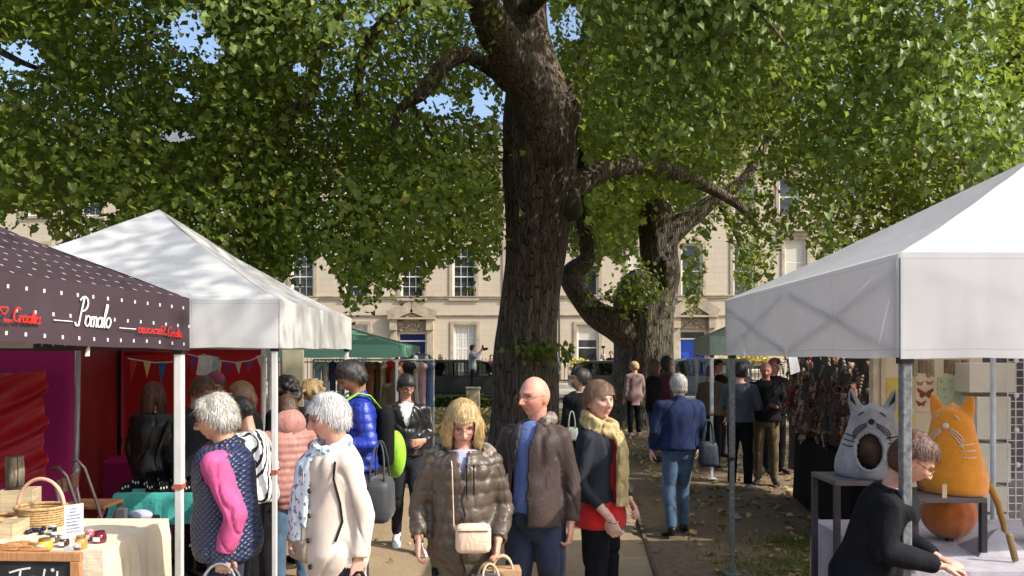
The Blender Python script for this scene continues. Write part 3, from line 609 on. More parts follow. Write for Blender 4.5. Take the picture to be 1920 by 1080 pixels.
# ------------------------------------------------------------------ parked cars
def carglass():
    m, nt, N, L, b = newmat('car_glass'); t = N.new('ShaderNodeBsdfTransparent'); t.inputs[0].default_value = (.22, .27, .27, 1); g2 = N.new('ShaderNodeBsdfGlossy'); g2.inputs['Roughness'].default_value = .03; mx = N.new('ShaderNodeMixShader'); fr = N.new('ShaderNodeFresnel'); fr.inputs[0].default_value = 1.7
    L.new(fr.outputs[0], mx.inputs[0]); L.new(t.outputs[0], mx.inputs[1]); L.new(g2.outputs[0], mx.inputs[2]); L.new(mx.outputs[0], N['Material Output'].inputs[0]); return m
CGL = carglass()
def car(label, x, y, L_, H, col, zg=0, van=False, flip=1):
    rt = empty('parked_car', (x, y, zg), 0 if flip > 0 else math.pi); tag(rt, label, 'car', 'dark cars parked along the road')
    cm = mat('car_paint_%d' % len(MATS), col, .3, .1, bump=0, spec=.6); hw = .88; q = MB()
    prof = [(-.5, .36), (-.5, .56), (-.46, .63), (-.40, .66), (.24, .65), (.36, .61), (.47, .54), (.5, .45), (.5, .3), (.34, .2), (-.42, .2)]
    V = []
    for s_, yy in ((1, -hw), (.97, -hw-.03), (.97, hw+.03), (1, hw)):
        V += [(a*L_, yy, b*H if abs(yy) > hw else b*H) for a, b in prof]
    n = len(prof); q.add(V, [(j*n+i, j*n+(i+1) % n, (j+1)*n+(i+1) % n, (j+1)*n+i) for j in range(3) for i in range(n)]+[tuple(range(n))[::-1], tuple(range(3*n, 4*n))])
    cp = [(-.47, .62), (-.43, .93), (-.38, .99), (-.05, 1.0), (.06, .97), (.26, .63)] if not van else [(-.49, .62), (-.48, .95), (-.45, 1.0), (.10, 1.0), (.18, .95), (.34, .62)]
    V = []
    for yy, sh in ((-hw, 1), (hw, 1)): V += [(a*L_, yy*(1 if b < .8 else .84), b*H) for a, b in cp]
    m_ = len(cp); roof = MB(); roof.add(V, [(i, i+1, m_+i+1, m_+i) for i in range(m_-1)]+[tuple(range(m_))[::-1], tuple(range(m_, 2*m_)), (m_-1, 0, m_, 2*m_-1)])
    obj('body', q, cm, rt, bevel=.04)
    q = MB(); tp = [c_ for c_ in cp if c_[1] > .9]; P = [(a*L_, s_*hw*.84, b*H) for s_ in (-1, 1) for a, b in tp]+[(a*L_, s_*hw*.84, b*H-.1) for s_ in (-1, 1) for a, b in tp]; k_ = len(tp)
    q.add(P, [(i, i+1, k_+i+1, k_+i) for i in range(k_-1)]+[(2*k_+i, 3*k_+i, 3*k_+i+1, 2*k_+i+1) for i in range(k_-1)]+[(i, 2*k_+i, 2*k_+i+1, i+1) for i in range(k_-1)]+[(k_+i, k_+i+1, 3*k_+i+1, 3*k_+i) for i in range(k_-1)]+[(0, k_, 3*k_, 2*k_), (k_-1, 3*k_-1, 4*k_-1, 2*k_-1)]); obj('roof', q, cm, rt)
    for sy in (-1, 1):
        for (a0, b0), (a1, b1) in ((cp[0], tp[0]), (cp[-1], tp[-1]), ((-.1, .64), (-.1, .97)), ((-.28, .64), (-.28, .97))): q = MB(); q.bar((a0*L_, sy*hw*.97, b0*H), (a1*L_, sy*hw*.82, b1*H-.02), .06, .09); obj('pillar', q, cm, rt)
    for a in (-.2, .08):
        for sy in (-.38, .38): q = MB(); q.box((a*L_, sy, .72*H), (.16, .42, .34*H)); q.ell((a*L_, sy, .93*H), (.08, .14, .09), 8, 6); obj('seat_back', q, IR, rt)
    xs = [p[0]*L_ for p in cp]; x0_, x1_ = (xs[1]+.12, xs[-2]+.05)
    for sy in (-1, 1):
        spl = [x0_, x0_+(x1_-x0_)*.33, x0_+(x1_-x0_)*.66, x1_]
        for i in range(3):
            a, b = spl[i]+.05, spl[i+1]-.05; e_ = .32 if i == 2 else 0; yb, yt = hw*.985+.006, hw*.86+.006
            g_ = MB(); g_.add([(a, sy*yb, .66*H), (b+e_, sy*yb, .66*H), (b, sy*yt, .945*H), (a, sy*yt, .945*H)], [(0, 1, 2, 3)] if sy < 0 else [(3, 2, 1, 0)]); obj('side_window', g_, CGL, rt)
    q = MB()
    for sy in (-1, 1):
        for a in (-.30, -.1, .1): q.box((a*L_, sy*(hw+.031), .45*H), (.012, .008, .36*H))
        q.box((-.02*L_, sy*(hw+.033), .30*H), (.8*L_, .012, .05))
    obj('door_seam', q, IR, rt)
    for sx, sy in ((-.31, -1), (-.31, 1), (.31, -1), (.31, 1)):
        t = MB(); t.tube([(sx*L_, sy*.74, .33), (sx*L_, sy*.92, .33)], .33, 22, side=(1, 0, 0)); wv = obj('wheel', t, mat('tyre', (.02, .02, .02), bump=0), rt)
        t = MB(); t.tube([(sx*L_, sy*.90, .33), (sx*L_, sy*.935, .33)], .2, 14, side=(1, 0, 0)); obj('rim', t, mat('alloy', (.45, .45, .47), .3, metal=.9, bump=0), wv)
    for sy in (-1, 1):
        t = MB(); t.box((.475*L_, sy*.62, .5*H), (.12, .3, .13)); obj('headlight', t, mat('lamp_glass', (.6, .6, .6), .1, bump=0), rt, bevel=.02)
        t = MB(); t.box((-.495*L_, sy*.68, .55*H), (.06, .2, .2)); obj('tail_light', t, mat('tail_red', (.3, .01, .01), .2, bump=0), rt, bevel=.02)
        t = MB(); t.ell((.2*L_, sy*1.02, .69*H), (.08, .1, .07)); obj('door_mirror', t, cm, rt, True)
        for i in (0, 1): t = MB(); t.box((-.12*L_+i*1.0, sy*(hw+.035), .57*H), (.16, .02, .03)); obj('door_handle', t, IR, rt)
car('black estate car parked behind the hedge left of the big trunk', W(872, 700, 28.4).x, 28.4, 4.9, 1.66, (.03, .03, .034), van=True)
car('dark blue hatchback parked right of the gnarled tree under the bright blue door', W(1300, 700, 28.6).x, 28.6, 3.9, 1.70, (.02, .03, .05), van=True, flip=-1)
car('dark car between the two plane trees, partly behind the gnarled one', W(1165, 700, 31).x, 31, 4.2, 1.6, (.015, .017, .02))
# stone bollard
b_ = MB(); q = W(887, 750, 25.3); b_.box((0, 0, .36), (.46, .4, .72), taper=.95); b_.box((0, 0, .75), (.5, .44, .06)); tag(obj('stone_bollard', b_, mat('bollard_stone', (.5, .42, .3), bs=40), bevel=.02, loc=(q.x, 25.3, 0)), 'short square stone bollard standing in front of the photographer in grey', 'bollard')
# ------------------------------------------------------------------ gazebos
def fabric(name, col, tr=.35, gloss=.5, dots=False, transl_lines=True):
    m, nt, N, L, b = newmat(name); tc = N.new('ShaderNodeTexCoord'); n = noise(N, L, tc.outputs['Object'], 3, 5); n2 = noise(N, L, tc.outputs['Object'], 300, 2)
    c = mixc(N, L, n.outputs[0], tuple(x*.88 for x in col), tuple(min(.9, x*1.06) for x in col))
    if dots:
        s = N.new('ShaderNodeSeparateXYZ'); L.new(tc.outputs['UV'], s.inputs[0])
        u = mathn(N, L, 'DIVIDE', s.outputs[0], .105); v = mathn(N, L, 'DIVIDE', s.outputs[1], .118); rw = mathn(N, L, 'FLOOR', v)
        u = mathn(N, L, 'ADD', u, mathn(N, L, 'MULTIPLY', mathn(N, L, 'MODULO', rw, 2), .5))
        du = mathn(N, L, 'ABSOLUTE', mathn(N, L, 'SUBTRACT', mathn(N, L, 'FRACT', u), .5)); dv = mathn(N, L, 'ABSOLUTE', mathn(N, L, 'SUBTRACT', mathn(N, L, 'FRACT', v), .5))
        d = mathn(N, L, 'MULTIPLY', mathn(N, L, 'LESS_THAN', du, .062), mathn(N, L, 'LESS_THAN', dv, .085)); c = mixc(N, L, d, c, (.52, .49, .45))
    if not dots and transl_lines:                                   # stitched seams and hem
        s = N.new('ShaderNodeSeparateXYZ'); L.new(tc.outputs['UV'], s.inputs[0]); lt = lambda x, c0, w0: mathn(N, L, 'LESS_THAN', mathn(N, L, 'ABSOLUTE', mathn(N, L, 'SUBTRACT', x, c0)), w0)
        k_ = mathn(N, L, 'MAXIMUM', mathn(N, L, 'MAXIMUM', lt(s.outputs[1], .452, .0018), lt(s.outputs[1], .035, .0018)), lt(mathn(N, L, 'FRACT', mathn(N, L, 'DIVIDE', s.outputs[0], 1.6)), .5, .0016))
        k_ = mathn(N, L, 'MAXIMUM', k_, mathn(N, L, 'MULTIPLY', mathn(N, L, 'LESS_THAN', mathn(N, L, 'ABSOLUTE', mathn(N, L, 'SUBTRACT', s.outputs[0], 0)), .012), .4))
        c = mixc(N, L, mathn(N, L, 'MULTIPLY', k_, .45), c, tuple(x*.45 for x in col))
        gr = noise(N, L, mapping(N, L, tc.outputs['Object'], (1, 1, .5)), 1.7, 6, .7); gc2 = N.new('ShaderNodeClamp'); L.new(mathn(N, L, 'MULTIPLY_ADD', gr.outputs[0], 3, -1.75), gc2.inputs[0]); c = mixc(N, L, mathn(N, L, 'MULTIPLY', gc2.outputs[0], .3), c, tuple(x*.6 for x in col))
    L.new(c, b.inputs['Base Color']); b.inputs['Roughness'].default_value = gloss; b.inputs['Specular IOR Level'].default_value = .35
    nb = noise(N, L, mapping(N, L, tc.outputs['Object'], (1, 1, .4)), 3, 2); bumpn(N, L, mathn(N, L, 'ADD', mathn(N, L, 'MULTIPLY', nb.outputs[0], 1.6), mathn(N, L, 'MULTIPLY', n2.outputs[0], .05)), .55, .02, b)
    if tr:
        t = N.new('ShaderNodeBsdfTranslucent'); L.new(c, t.inputs[0]); mx = N.new('ShaderNodeMixShader'); mx.inputs[0].default_value = tr
        L.new(b.outputs[0], mx.inputs[1]); L.new(t.outputs[0], mx.inputs[2]); L.new(mx.outputs[0], N['Material Output'].inputs[0])
    return m
POLE = mat('white_pole_paint', (.62, .62, .6), .4, .08, bump=0, spec=.5); POLEG = mat('grey_pole_paint', (.2, .215, .22), .4, .35, ns=40, bump=.1, bs=300, spec=.5); CLIP = mat('black_plastic', (.02, .02, .022), .5, bump=0); POLED = mat('taupe_pole', (.16, .14, .14), .45, .1, bump=0)
def gazebo(label, A, u, v, w_, d_, zb, zt, zp, fm, pole=POLE, pw=.038, tops=None, legs=(1, 1, 1, 1), sag=.09, legz=0, dots=False, seed=1, group=None, zoff=(0, 0, 0, 0), name='market_gazebo', cross=True):
    """A corner, u/v unit directions, valance bottom/top, peak height"""
    A = Vector((*A, 0)); u = Vector((*u, 0)).normalized(); v = Vector((*v, 0)).normalized()
    C = [A, A+u*w_, A+u*w_+v*d_, A+v*d_]; ctr = sum(C, Vector())/4
    rt = empty(name, ctr); tag(rt, label, 'gazebo', group); n = 28; rs = np.random.default_rng(seed)
    for k in range(4):
        P, Q = C[k]-ctr, C[(k+1) % 4]-ctr; V = []; UV = []; wl2 = (Q-P).length
        for j in range(n//2+1):
            t = j/(n//2)
            for i in range(n+1):
                s_ = i/n; e_ = P.lerp(Q, s_); q = e_.lerp(Vector((0, 0, 0)), t)
                zed = zt+(zoff[k]*(1-s_)+zoff[(k+1) % 4]*s_); z = zed+(zp-zed)*t-sag*math.sin(math.pi*t)*(.45+.55*math.sin(math.pi*s_))
                V.append((q.x, q.y, z)); UV.append((s_*wl2, .5+t*d_/2*1.1))
        V = np.array(V); V[:, 2] += .012*wob(V, 4, seed+k)*sstep(0, .2, np.repeat(np.arange(n//2+1)/(n//2), n+1))*(1-sstep(.8, 1, np.repeat(np.arange(n//2+1)/(n//2), n+1)))
        q = MB(); q.add(V, [(j*(n+1)+i, j*(n+1)+i+1, (j+1)*(n+1)+i+1, (j+1)*(n+1)+i) for j in range(n//2) for i in range(n)])
        me = q.mesh('roof_panel'); uvl = me.uv_layers.new(name='UV')
        for lp in me.loops: uvl.data[lp.index].uv = UV[lp.vertex_index]
        link('roof_panel', me, fm, rt, True)
        # valance
        V = []; UV = []; m_ = 8; nrm = (Q-P).normalized().cross(Vector((0, 0, 1)))
        for j in range(m_+1):
            t = j/m_
            for i in range(n*2+1):
                s_ = i/(n*2); e_ = P.lerp(Q, s_); top = zt+(zoff[k]*(1-s_)+zoff[(k+1) % 4]*s_); bot = zb+(zoff[k]*(1-s_)+zoff[(k+1) % 4]*s_)-.0*math.sin(math.pi*s_)
                o_ = nrm*(.014*t*math.sin(s_*wl2*7+k+seed+2*math.sin(t*2))*math.sin(math.pi*s_)**.3)+nrm*.004
                V.append((e_.x+o_.x, e_.y+o_.y, top+.012*(1-t)*0-(top-bot)*t-.008*t*abs(math.sin(s_*wl2*3.3+seed)))); UV.append((s_*wl2, .48-t*(zt-zb)))
        q = MB(); N2 = n*2+1; q.add(V, [(j*N2+i, (j+1)*N2+i, (j+1)*N2+i+1, j*N2+i+1) for j in range(m_) for i in range(N2-1)])
        me = q.mesh('valance'); uvl = me.uv_layers.new(name='UV')
        for lp in me.loops: uvl.data[lp.index].uv = UV[lp.vertex_index]
        link('valance', me, fm, rt, True)
        # scissor truss right behind the valance
        if cross:
            q = MB(); inn = -nrm*.03
            for a, b in ((0, .5), (.5, 1)):
                p0, p1 = P.lerp(Q, a+.012)+inn, P.lerp(Q, b-.012)+inn
                q.bar(p0+Vector((0, 0, zt-.07)), p1+Vector((0, 0, zb+.03)), .014, .028); q.bar(p0+inn*.5+Vector((0, 0, zb+.03)), p1+inn*.5+Vector((0, 0, zt-.07)), .014, .028)
            obj('scissor_truss', q, pole, rt)
        if legs[k]:
            q = MB(); c_ = (C[k]-ctr)*(1-.06/(C[k]-ctr).length); q.bb((c_.x-pw/2, c_.y-pw/2, zb-.9), (c_.x+pw/2, c_.y+pw/2, zt-.02)); lg = obj('leg', q, pole, rt, bevel=.006)
            q = MB(); s2 = pw/2*.82; q.bb((c_.x-s2, c_.y-s2, legz+.02), (c_.x+s2, c_.y+s2, zb-.9)); obj('inner_leg', q, pole, lg, bevel=.004)
            q = MB(); q.bb((c_.x-pw*.56, c_.y-pw*.56, zb-.925), (c_.x+pw*.56, c_.y+pw*.56, zb-.895)); q.tube([(c_.x-pw*.5, c_.y, zb-.93), (c_.x-pw*.9, c_.y, zb-.93)], .010, 10); obj('height_clip', q, CLIP if pole is not POLE else mat('orange_clip', (.42, .10, .07), .5, bump=0), lg)
            q = MB(); q.bb((c_.x-.07, c_.y-.07, legz), (c_.x+.07, c_.y+.07, legz+.014)); obj('foot_plate', q, pole, lg)
            q = MB(); q.bb((c_.x-pw*.62, c_.y-pw*.62, zb-.03), (c_.x+pw*.62, c_.y+pw*.62, zb+.02)); obj('top_bracket', q, CLIP, lg)
    q = MB(); q.bar((0, 0, zt-.1), (0, 0, zp-.04), .035); obj('centre_pole', q, pole, rt)
    return rt, C, ctr
WF = fabric('white_canvas', (.72, .72, .735), .42); WF2 = fabric('glossy_white_canvas', (.70, .71, .70), .25, .32); GF = fabric('green_canvas', (.24, .5, .37), .45); GF2 = fabric('pale_green_canvas', (.3, .38, .32), .35)
GR, GC, _ = gazebo('big white gazebo filling the right edge, over the felt cat stall', (1.79, 3.5), (1, .02), (.03, 1), 3.4, 3.2, 1.925, 2.41, 3.27, WF, POLEG, .046, legs=(1, 1, 1, 1), sag=.06, seed=2)
for o in [c for c in GR.children if c.name.startswith('leg')]:
    if o.name != 'leg': pass
GLt, LC, _ = gazebo('white gazebo with a tall pointed roof at the left, behind the dark printed one', (-4.72, 5.5), (1, 0), (-.04, 1), 3.03, 3.05, 1.985, 2.33, 3.27, WF2, POLE, .04, sag=.10, seed=4)
gazebo('low green gazebo over the clothes stall behind the white pointed one', (-4.75, 11.4), (1, .02), (-.02, 1), 3.05, 3, 1.87, 2.06, 2.52, GF, POLE, .04, sag=.05, seed=5)
gazebo('small pale green gazebo seen past the edge of the big white one', (3.02, 11.6), (1, .16), (.16, 1), 3, 3, 1.9, 2.2, 2.85, GF2, POLE, .05, sag=.05, seed=6)
BF = fabric('brown_printed_canvas', (.05, .033, .042), .05, .42, dots=True)
du = Vector((-.287, -.958)); dn = Vector((-.958, .287))
BT, BC, _ = gazebo('dark brown dotted gazebo with red and white lettering at the left edge', (-2.17, 5.1), tuple(dn), tuple(du), 3, 3, 1.965, 2.31, 3.17, BF, POLE, .055, sag=.07, seed=7, zoff=(0, 0, .05, .09))
# hanging white strap
q = MB(); p = W(172, 640, 4.33); q.tube([p, p+Vector((-.012, 0, -.02)), p+Vector((-.022, 0, -.05)), p+Vector((-.02, -.01, -.085))], [(.004, .0015), (.006, .0015), (.011, .0015), (.014, .0015)], 8, side=(1, 0, 0)); tag(obj('strap', q, POLE), 'short white strap dangling under the dark printed valance', 'strap')
# lettering printed on the brown valance: strokes in (u along text, v up) units
RD = mat('red_print', (.62, .03, .025), .5, .05, bump=0); WP = mat('white_print', (.78, .76, .74), .5, .03, bump=0)
A3 = Vector((-2.17, 5.1, 0)); dd3 = Vector((-.287, -.958, 0)).normalized(); nn3 = Vector((.958, -.287, 0))
def vpt(t, z): return A3+dd3*t+nn3*.021+Vector((0, 0, z))
def vz(t): return .09*t/3
def arc(cx, cy, rx, ry, a0, a1, n=10): return [(cx+rx*math.cos(R(a0+(a1-a0)*i/n)), cy+ry*math.sin(R(a0+(a1-a0)*i/n))) for i in range(n+1)]
LET = {'P': ([[(.25, 0), (.3, .5), (.42, 1.5)], arc(.45, 1.18, .38, .38, 150, -90, 12), [(.45, .8), (.3, .78)], arc(.1, .15, .16, .16, 180, 330, 6)], .75),
 'o': ([arc(.25, .28, .22, .27, 60, 420, 12)], .5), 'm': ([[(0, .5), (.08, 0)], arc(.2, .33, .13, .2, 170, 0, 6)+[(.3, 0)], arc(.43, .33, .13, .2, 170, 0, 6)+[(.58, 0)]], .62),
 'a': ([arc(.22, .26, .2, .26, 30, 390, 12), [(.43, .52), (.42, .08), (.52, 0)]], .52), 'l': ([[(0, .1), (.22, .9), (.24, 1.25), (.14, 1.25), (.08, .8), (.1, .1), (.22, 0)]], .26),
 'C': ([arc(.4, .62, .36, .58, 45, 320, 14)], .72), 'r': ([[(0, .5), (.06, 0)], arc(.2, .3, .15, .22, 165, 50, 5)], .34), 't': ([[(.14, 1.0), (.1, .12), (.22, 0)], [(0, .62), (.28, .66)]], .3), 'i': ([[(.05, .5), (.08, 0)], [(.09, .72), (.1, .78)]], .2),
 'f': ([[(.3, 1), (.18, 1.02), (.12, .8), (.1, 0)], [(0, .5), (.26, .52)]], .3), 'h': ([], .3)}
def script(word, t0, z0, hgt, m, wd, cond=1.0, slope=0):
    """t decreases to the right as read (towards the far corner)"""
    q = MB(); x = 0
    for ch in word:
        st, adv = LET[ch]
        for s_ in st:
            P = []
            for a, b in s_:
                X = (x+a)*hgt*cond+b*hgt*.18; t = t0-X; P.append(vpt(t, z0+b*hgt+slope*X+vz(t)))
            if len(P) > 1: q.tube(P, [(wd, .0012)]*len(P), 6, side=(0, 0, 1)) if False else [q.bar(P[i]+(P[i]-P[i+1]).normalized()*wd*.3, P[i+1]+(P[i+1]-P[i]).normalized()*wd*.3, .0016, wd, up=tuple(nn3.cross((P[i+1]-P[i]).normalized()))) for i in range(len(P)-1) if (P[i+1]-P[i]).length > 1e-5]
        x += adv*1.02
    o = obj('lettering', q, m, BT); o.matrix_parent_inverse = Matrix.Translation(-Vector(BT.location)); return x*hgt*cond
script('Pomalo', .93, 2.07, .105, WP, .0095, .72)
def block(txt, t0, z0, size, m, sx=1.0):
    c = bpy.data.curves.new('t', 'FONT'); c.body = txt; c.size = size; c.extrude = .0008; c.offset = size*.018; c.shear = .15
    o = bpy.data.objects.new('t', c); TMP.collection.objects.link(o); TVL.update(); me = bpy.data.meshes.new_from_object(o.evaluated_get(TVL.depsgraph)); bpy.data.objects.remove(o)
    P = vco(me).copy(); t = t0-P[:, 0]*sx; Q = np.stack([A3.x+dd3.x*t+nn3.x*(.021+P[:, 2]), A3.y+dd3.y*t+nn3.y*(.021+P[:, 2]), z0+P[:, 1]+.03*t], 1); setco(me, Q)
    me.name = 'lettering'; o = link('lettering', me, m, BT); o.matrix_parent_inverse = Matrix.Translation(-Vector(BT.location)); return o
def heart(t, z, s): 
    q = MB(); P = [vpt(t-s*(.9*math.sin(a)**3), z+s*(.8*math.cos(a)-.3*math.cos(2*a)-.12*math.cos(3*a))+vz(t)) for a in np.linspace(0, 2*math.pi, 15)]
    for i in range(14): q.bar(P[i], P[i+1], .0016, .005, up=tuple(nn3.cross((P[i+1]-P[i]).normalized())))
    o = obj('heart_print', q, RD, BT); o.matrix_parent_inverse = Matrix.Translation(-Vector(BT.location))
block('DELICACIES', .475, 2.055, .047, RD, .82); block('from', .262, 2.05, .024, RD, .8); script('Croatia', .225, 2.045, .052, RD, .007, .78); heart(.262, 2.093, .021)
block('DELICACIES', 1.66, 2.06, .055, RD, .82); block('from', 1.36, 2.06, .03, RD, .8); script('Croatia', 1.31, 2.065, .062, RD, .0085, .8); heart(1.355, 2.12, .024)
def fold_line(t0, t1, z):
    q = MB(); q.bar(vpt(t0, z+vz(t0)), vpt(t1, z+vz(t1)), .0015, .004); o = obj('printed_line', q, WP, BT); o.matrix_parent_inverse = Matrix.Translation(-Vector(BT.location))
fold_line(1.07, .95, 2.09); fold_line(.62, .49, 2.075)
# ------------------------------------------------------------------ people
def skinmat(name, rough=.5):
    m, nt, N, L, b = newmat(name); a = N.new('ShaderNodeAttribute'); a.attribute_name = 'tone'; tc = N.new('ShaderNodeTexCoord').outputs['Object']
    n = noise(N, L, tc, 34, 6, .7); c = mixc(N, L, mathn(N, L, 'MULTIPLY', mathn(N, L, 'POWER', n.outputs[0], 2), .8), a.outputs['Color'], (.45, .17, .11)); L.new(c, b.inputs['Base Color'])
    b.inputs['Roughness'].default_value = rough; b.inputs['Subsurface Weight'].default_value = .12; b.inputs['Subsurface Radius'].default_value = (.02, .008, .005); b.inputs['Subsurface Scale'].default_value = .5
    bumpn(N, L, noise(N, L, mapping(N, L, tc, (1, 1, 2.2)), 75, 5, .65).outputs[0], .35, .004, b); return m
SKIN = skinmat('skin')
def hairmat(name, c1, c2, stretch=(70, 70, 9), rough=.45):
    if name in MATS: return MATS[name]
    m, nt, N, L, b = newmat(name); tc = N.new('ShaderNodeTexCoord').outputs['Object']
    n = noise(N, L, mapping(N, L, tc, stretch), 1.6, 4, .65); n2 = noise(N, L, tc, 9, 2)
    c = ramp(N, L, n.outputs[0], [(.35, c1), (.62, c2)]); c = mixc(N, L, mathn(N, L, 'MULTIPLY', n2.outputs[0], .4), c, c1); L.new(c, b.inputs['Base Color'])
    b.inputs['Roughness'].default_value = rough; bumpn(N, L, n.outputs[0], .8, .006, b); MATS[name] = m; return m
FAIR, TAN, DARK, RUDDY = (.60, .36, .26), (.42, .23, .15), (.2, .1, .06), (.60, .31, .23)
H_GREY = hairmat('grey_hair', (.17, .16, .15), (.62, .59, .53)); H_WHITE = hairmat('white_hair', (.30, .30, .30), (.68, .68, .67)); H_BLOND = hairmat('blond_hair', (.26, .16, .06), (.66, .49, .25))
H_BROWN = hairmat('brown_hair', (.035, .018, .010), (.13, .065, .035)); H_MID = hairmat('light_brown_hair', (.09, .045, .025), (.30, .18, .10)); H_BLACK = hairmat('black_hair', (.008, .007, .007), (.03, .024, .02)); H_RED = hairmat('auburn_hair', (.03, .010, .006), (.13, .045, .022))
RINGS = np.array([(.80, .105, .075, .0), (.86, .150, .100, .0), (.93, .175, .118, .0), (1.0, .165, .108, .0), (1.1, .150, .10, .0), (1.2, .155, .105, 0), (1.3, .172, .115, 0), (1.37, .185, .112, .005), (1.42, .178, .10, .01), (1.46, .135, .085, .015), (1.495, .075, .07, .02)])
class Fig:
    def __init__(s, px, Y, H, hd, label, skin=FAIR, vox=.014, zg=0, lean=0, belly=0, wide=1.0, arms=None, legs=None, yaw=0, pitch=0, roll=0, group=None, hs=1.0, armw=1.0, tq=0):
        s.k = H/1.75; s.lean = lean; s.belly = belly; s.wide = wide; s.vox = vox; s.skin = skin; s.armw = armw
        s.loc = ((px-960)/F*Y, Y, zg); s.hd = R(hd)
        s.hc = s.bend(np.array([[0, -.015, 1.635]]))[0]; s.hs = hs
        s.HR = Matrix.Rotation(R(yaw), 3, 'Z') @ Matrix.Rotation(R(roll), 3, 'Y') @ Matrix.Rotation(R(pitch), 3, 'X')
        s.sh = {q: s.bend(np.array([[q*.178*wide, .01, 1.40]]))[0] for q in (-1, 1)}
        da = {q: ((q*.235*wide, .03, 1.13), (q*.24*wide, -.06, .88), (0, -.2, -1), (-q, 0, 0), .35) for q in (-1, 1)}
        da.update(arms or {}); s.arms = {q: [np.array(a, float) if i < 4 else a for i, a in enumerate(v)] for q, v in da.items()}
        dl = {q: ((q*.105, -.01, .49), (q*.11, .02, .085), (q*.25, -1, 0)) for q in (-1, 1)}; dl.update(legs or {}); s.legs = dl
        s.body(label, group)
    def bend(s, P):
        P = np.array(P, float); z = P[:, 2]; d = np.maximum(z-.95, 0); P[:, 1] -= s.lean*d; P[:, 2] = z-.5*s.lean**2*d; return P
    def world(s, P): return np.asarray(P, float)*s.k
    def torso(s, mb, z0, z1, ease=0, flare=0, n=36, ext=None):
        zs = np.linspace(z0, z1, max(6, int((z1-z0)/.035))); P = []; rad = []
        for z in zs:
            a, b, y = (np.interp(z, RINGS[:, 0], RINGS[:, i]) for i in (1, 2, 3)); top = sstep(1.40, 1.5, z)
            be = s.belly*math.exp(-((z-1.06)/.15)**2)
            f = flare*max(0, (1.02-z)/.3); P.append((0, y-be*.6, z)); rad.append((a*s.wide+ease*(1-.5*top)+f, b+be+ease*(1-.3*top)+f*.8))
        P = s.bend(np.array(P)); mb.tube(s.world(P), [(a*s.k, b*s.k) for a, b in rad], n=n, side=(1, 0, 0)); return mb
    def arm(s, mb, q, r=(.053, .046, .038, .026), to=1.0, n=16):
        S, E, Wr = s.sh[q], s.arms[q][0], s.arms[q][1]
        E2 = E; Wt = E+(Wr-E)*to; inn = S-np.array([q*.05, 0, .0])
        P = [inn, S, S+(E-S)*.5, E-(E-S)*.12, E+(Wt-E)*.12, E+(Wt-E)*.55, Wt]; rr = [r[0]*1.05, r[0], r[1]*1.02, r[1]*.93, (r[1]+r[2])/2*.97, r[2], r[3]]
        mb.tube(s.world(P), [x*s.k*s.armw for x in rr], n=n); mb.ell(s.world(S), tuple([r[0]*s.k*1.02*s.armw]*3), 14, 10); mb.ell(s.world(E), tuple([r[1]*.93*s.k*s.armw]*3), 12, 8)
    def leg(s, mb, q, r=(.076, .052, .038), to=1.0, n=18, hip=.9):
        Kn, An, _ = s.legs[q]; Hp = np.array([q*.085, 0, hip]); Kn = np.array(Kn); An = np.array(An); At = Kn+(An-Kn)*to
        P = [Hp+np.array([0, 0, .04]), Hp, Hp+(Kn-Hp)*.5, Kn-(Kn-Hp)*.1, Kn+(At-Kn)*.12, Kn+(At-Kn)*.4, At]
        mb.tube(s.world(P), [x*s.k for x in (r[0]*.9, r[0], (r[0]*.55+r[1]*.5), r[1], r[1]*.97, (r[1]+r[2])/2, r[2])], n=n, side=(1, 0, 0))
    def hand(s, mb, q):
        Wr, d, pn, curl = s.arms[q][1:]; d = d/np.linalg.norm(d); pn = pn-d*pn.dot(d); pn /= np.linalg.norm(pn); sd = np.cross(d, pn)*(1 if q > 0 else -1)
        k = s.k*.98; Wk = s.world(Wr); pt = lambda a, b, c: Wk+k*(d*a+sd*b+pn*c)
        mb.tube([pt(-.02, 0, 0), pt(.02, 0, 0), pt(.06, 0, 0), pt(.092, 0, .002)], [(.026*k, .02*k), (.032*k, .018*k), (.042*k, .016*k), (.038*k, .013*k)], 14, side=tuple(sd))
        for i, (b, ln, sp) in enumerate(((-.031, .062, -.10), (-.0105, .076, -.03), (.011, .08, .03), (.031, .072, .09))):
            p = pt(.085, b, .002); a = curl*.35; P = [pt(.06, b*.9, 0), p]; c = p
            for j in range(3):
                c = c+k*ln*(.44, .32, .26)[j]*(d*math.cos(a)+pn*math.sin(a)+sd*sp); P.append(c); a += curl*1.1
            mb.tube(P, [x*k for x in (.0105, .0105, .0098, .009, .0075)], 8); mb.ell(P[-1], tuple([.0078*k]*3), 8, 6)
        t0 = pt(.02, .026, .004); t1 = pt(.05, .052, .016); t2 = pt(.078, .06, .03); t3 = pt(.10, .058, .042)
        mb.tube([t0, t1, t2, t3], [x*k for x in (.015, .0135, .0115, .009)], 8); mb.ell(t3, tuple([.0092*k]*3), 8, 6)
    def H(s, P): return (np.asarray(P, float)*s.hs) @ np.array(s.HR).T*s.k+s.world(s.hc)
    def head(s, mb, detail):
        nu, nv = (72, 60) if detail else (30, 24); V = []
        for i in range(1, nv):
            ph = math.pi*i/nv
            for j in range(nu):
                th = 2*math.pi*j/nu; V.append((math.sin(ph)*math.sin(th), -math.sin(ph)*math.cos(th), math.cos(ph)))
        V += [(0, 0, 1), (0, 0, -1)]; D = np.array(V); x, y, z = D.T
        lo = np.clip(-z, 0, 1); X = x*.076*(1-.30*lo**1.6); Yy = y*np.where(y < 0, .094-.004*lo, .104*(1-.42*lo**1.2)); Z = np.where(z > 0, z*.117, z*.118)
        Yy = Yy+.018*sstep(.1, 1, z)*(y < 0)*0; front = sstep(.15, .7, -y)
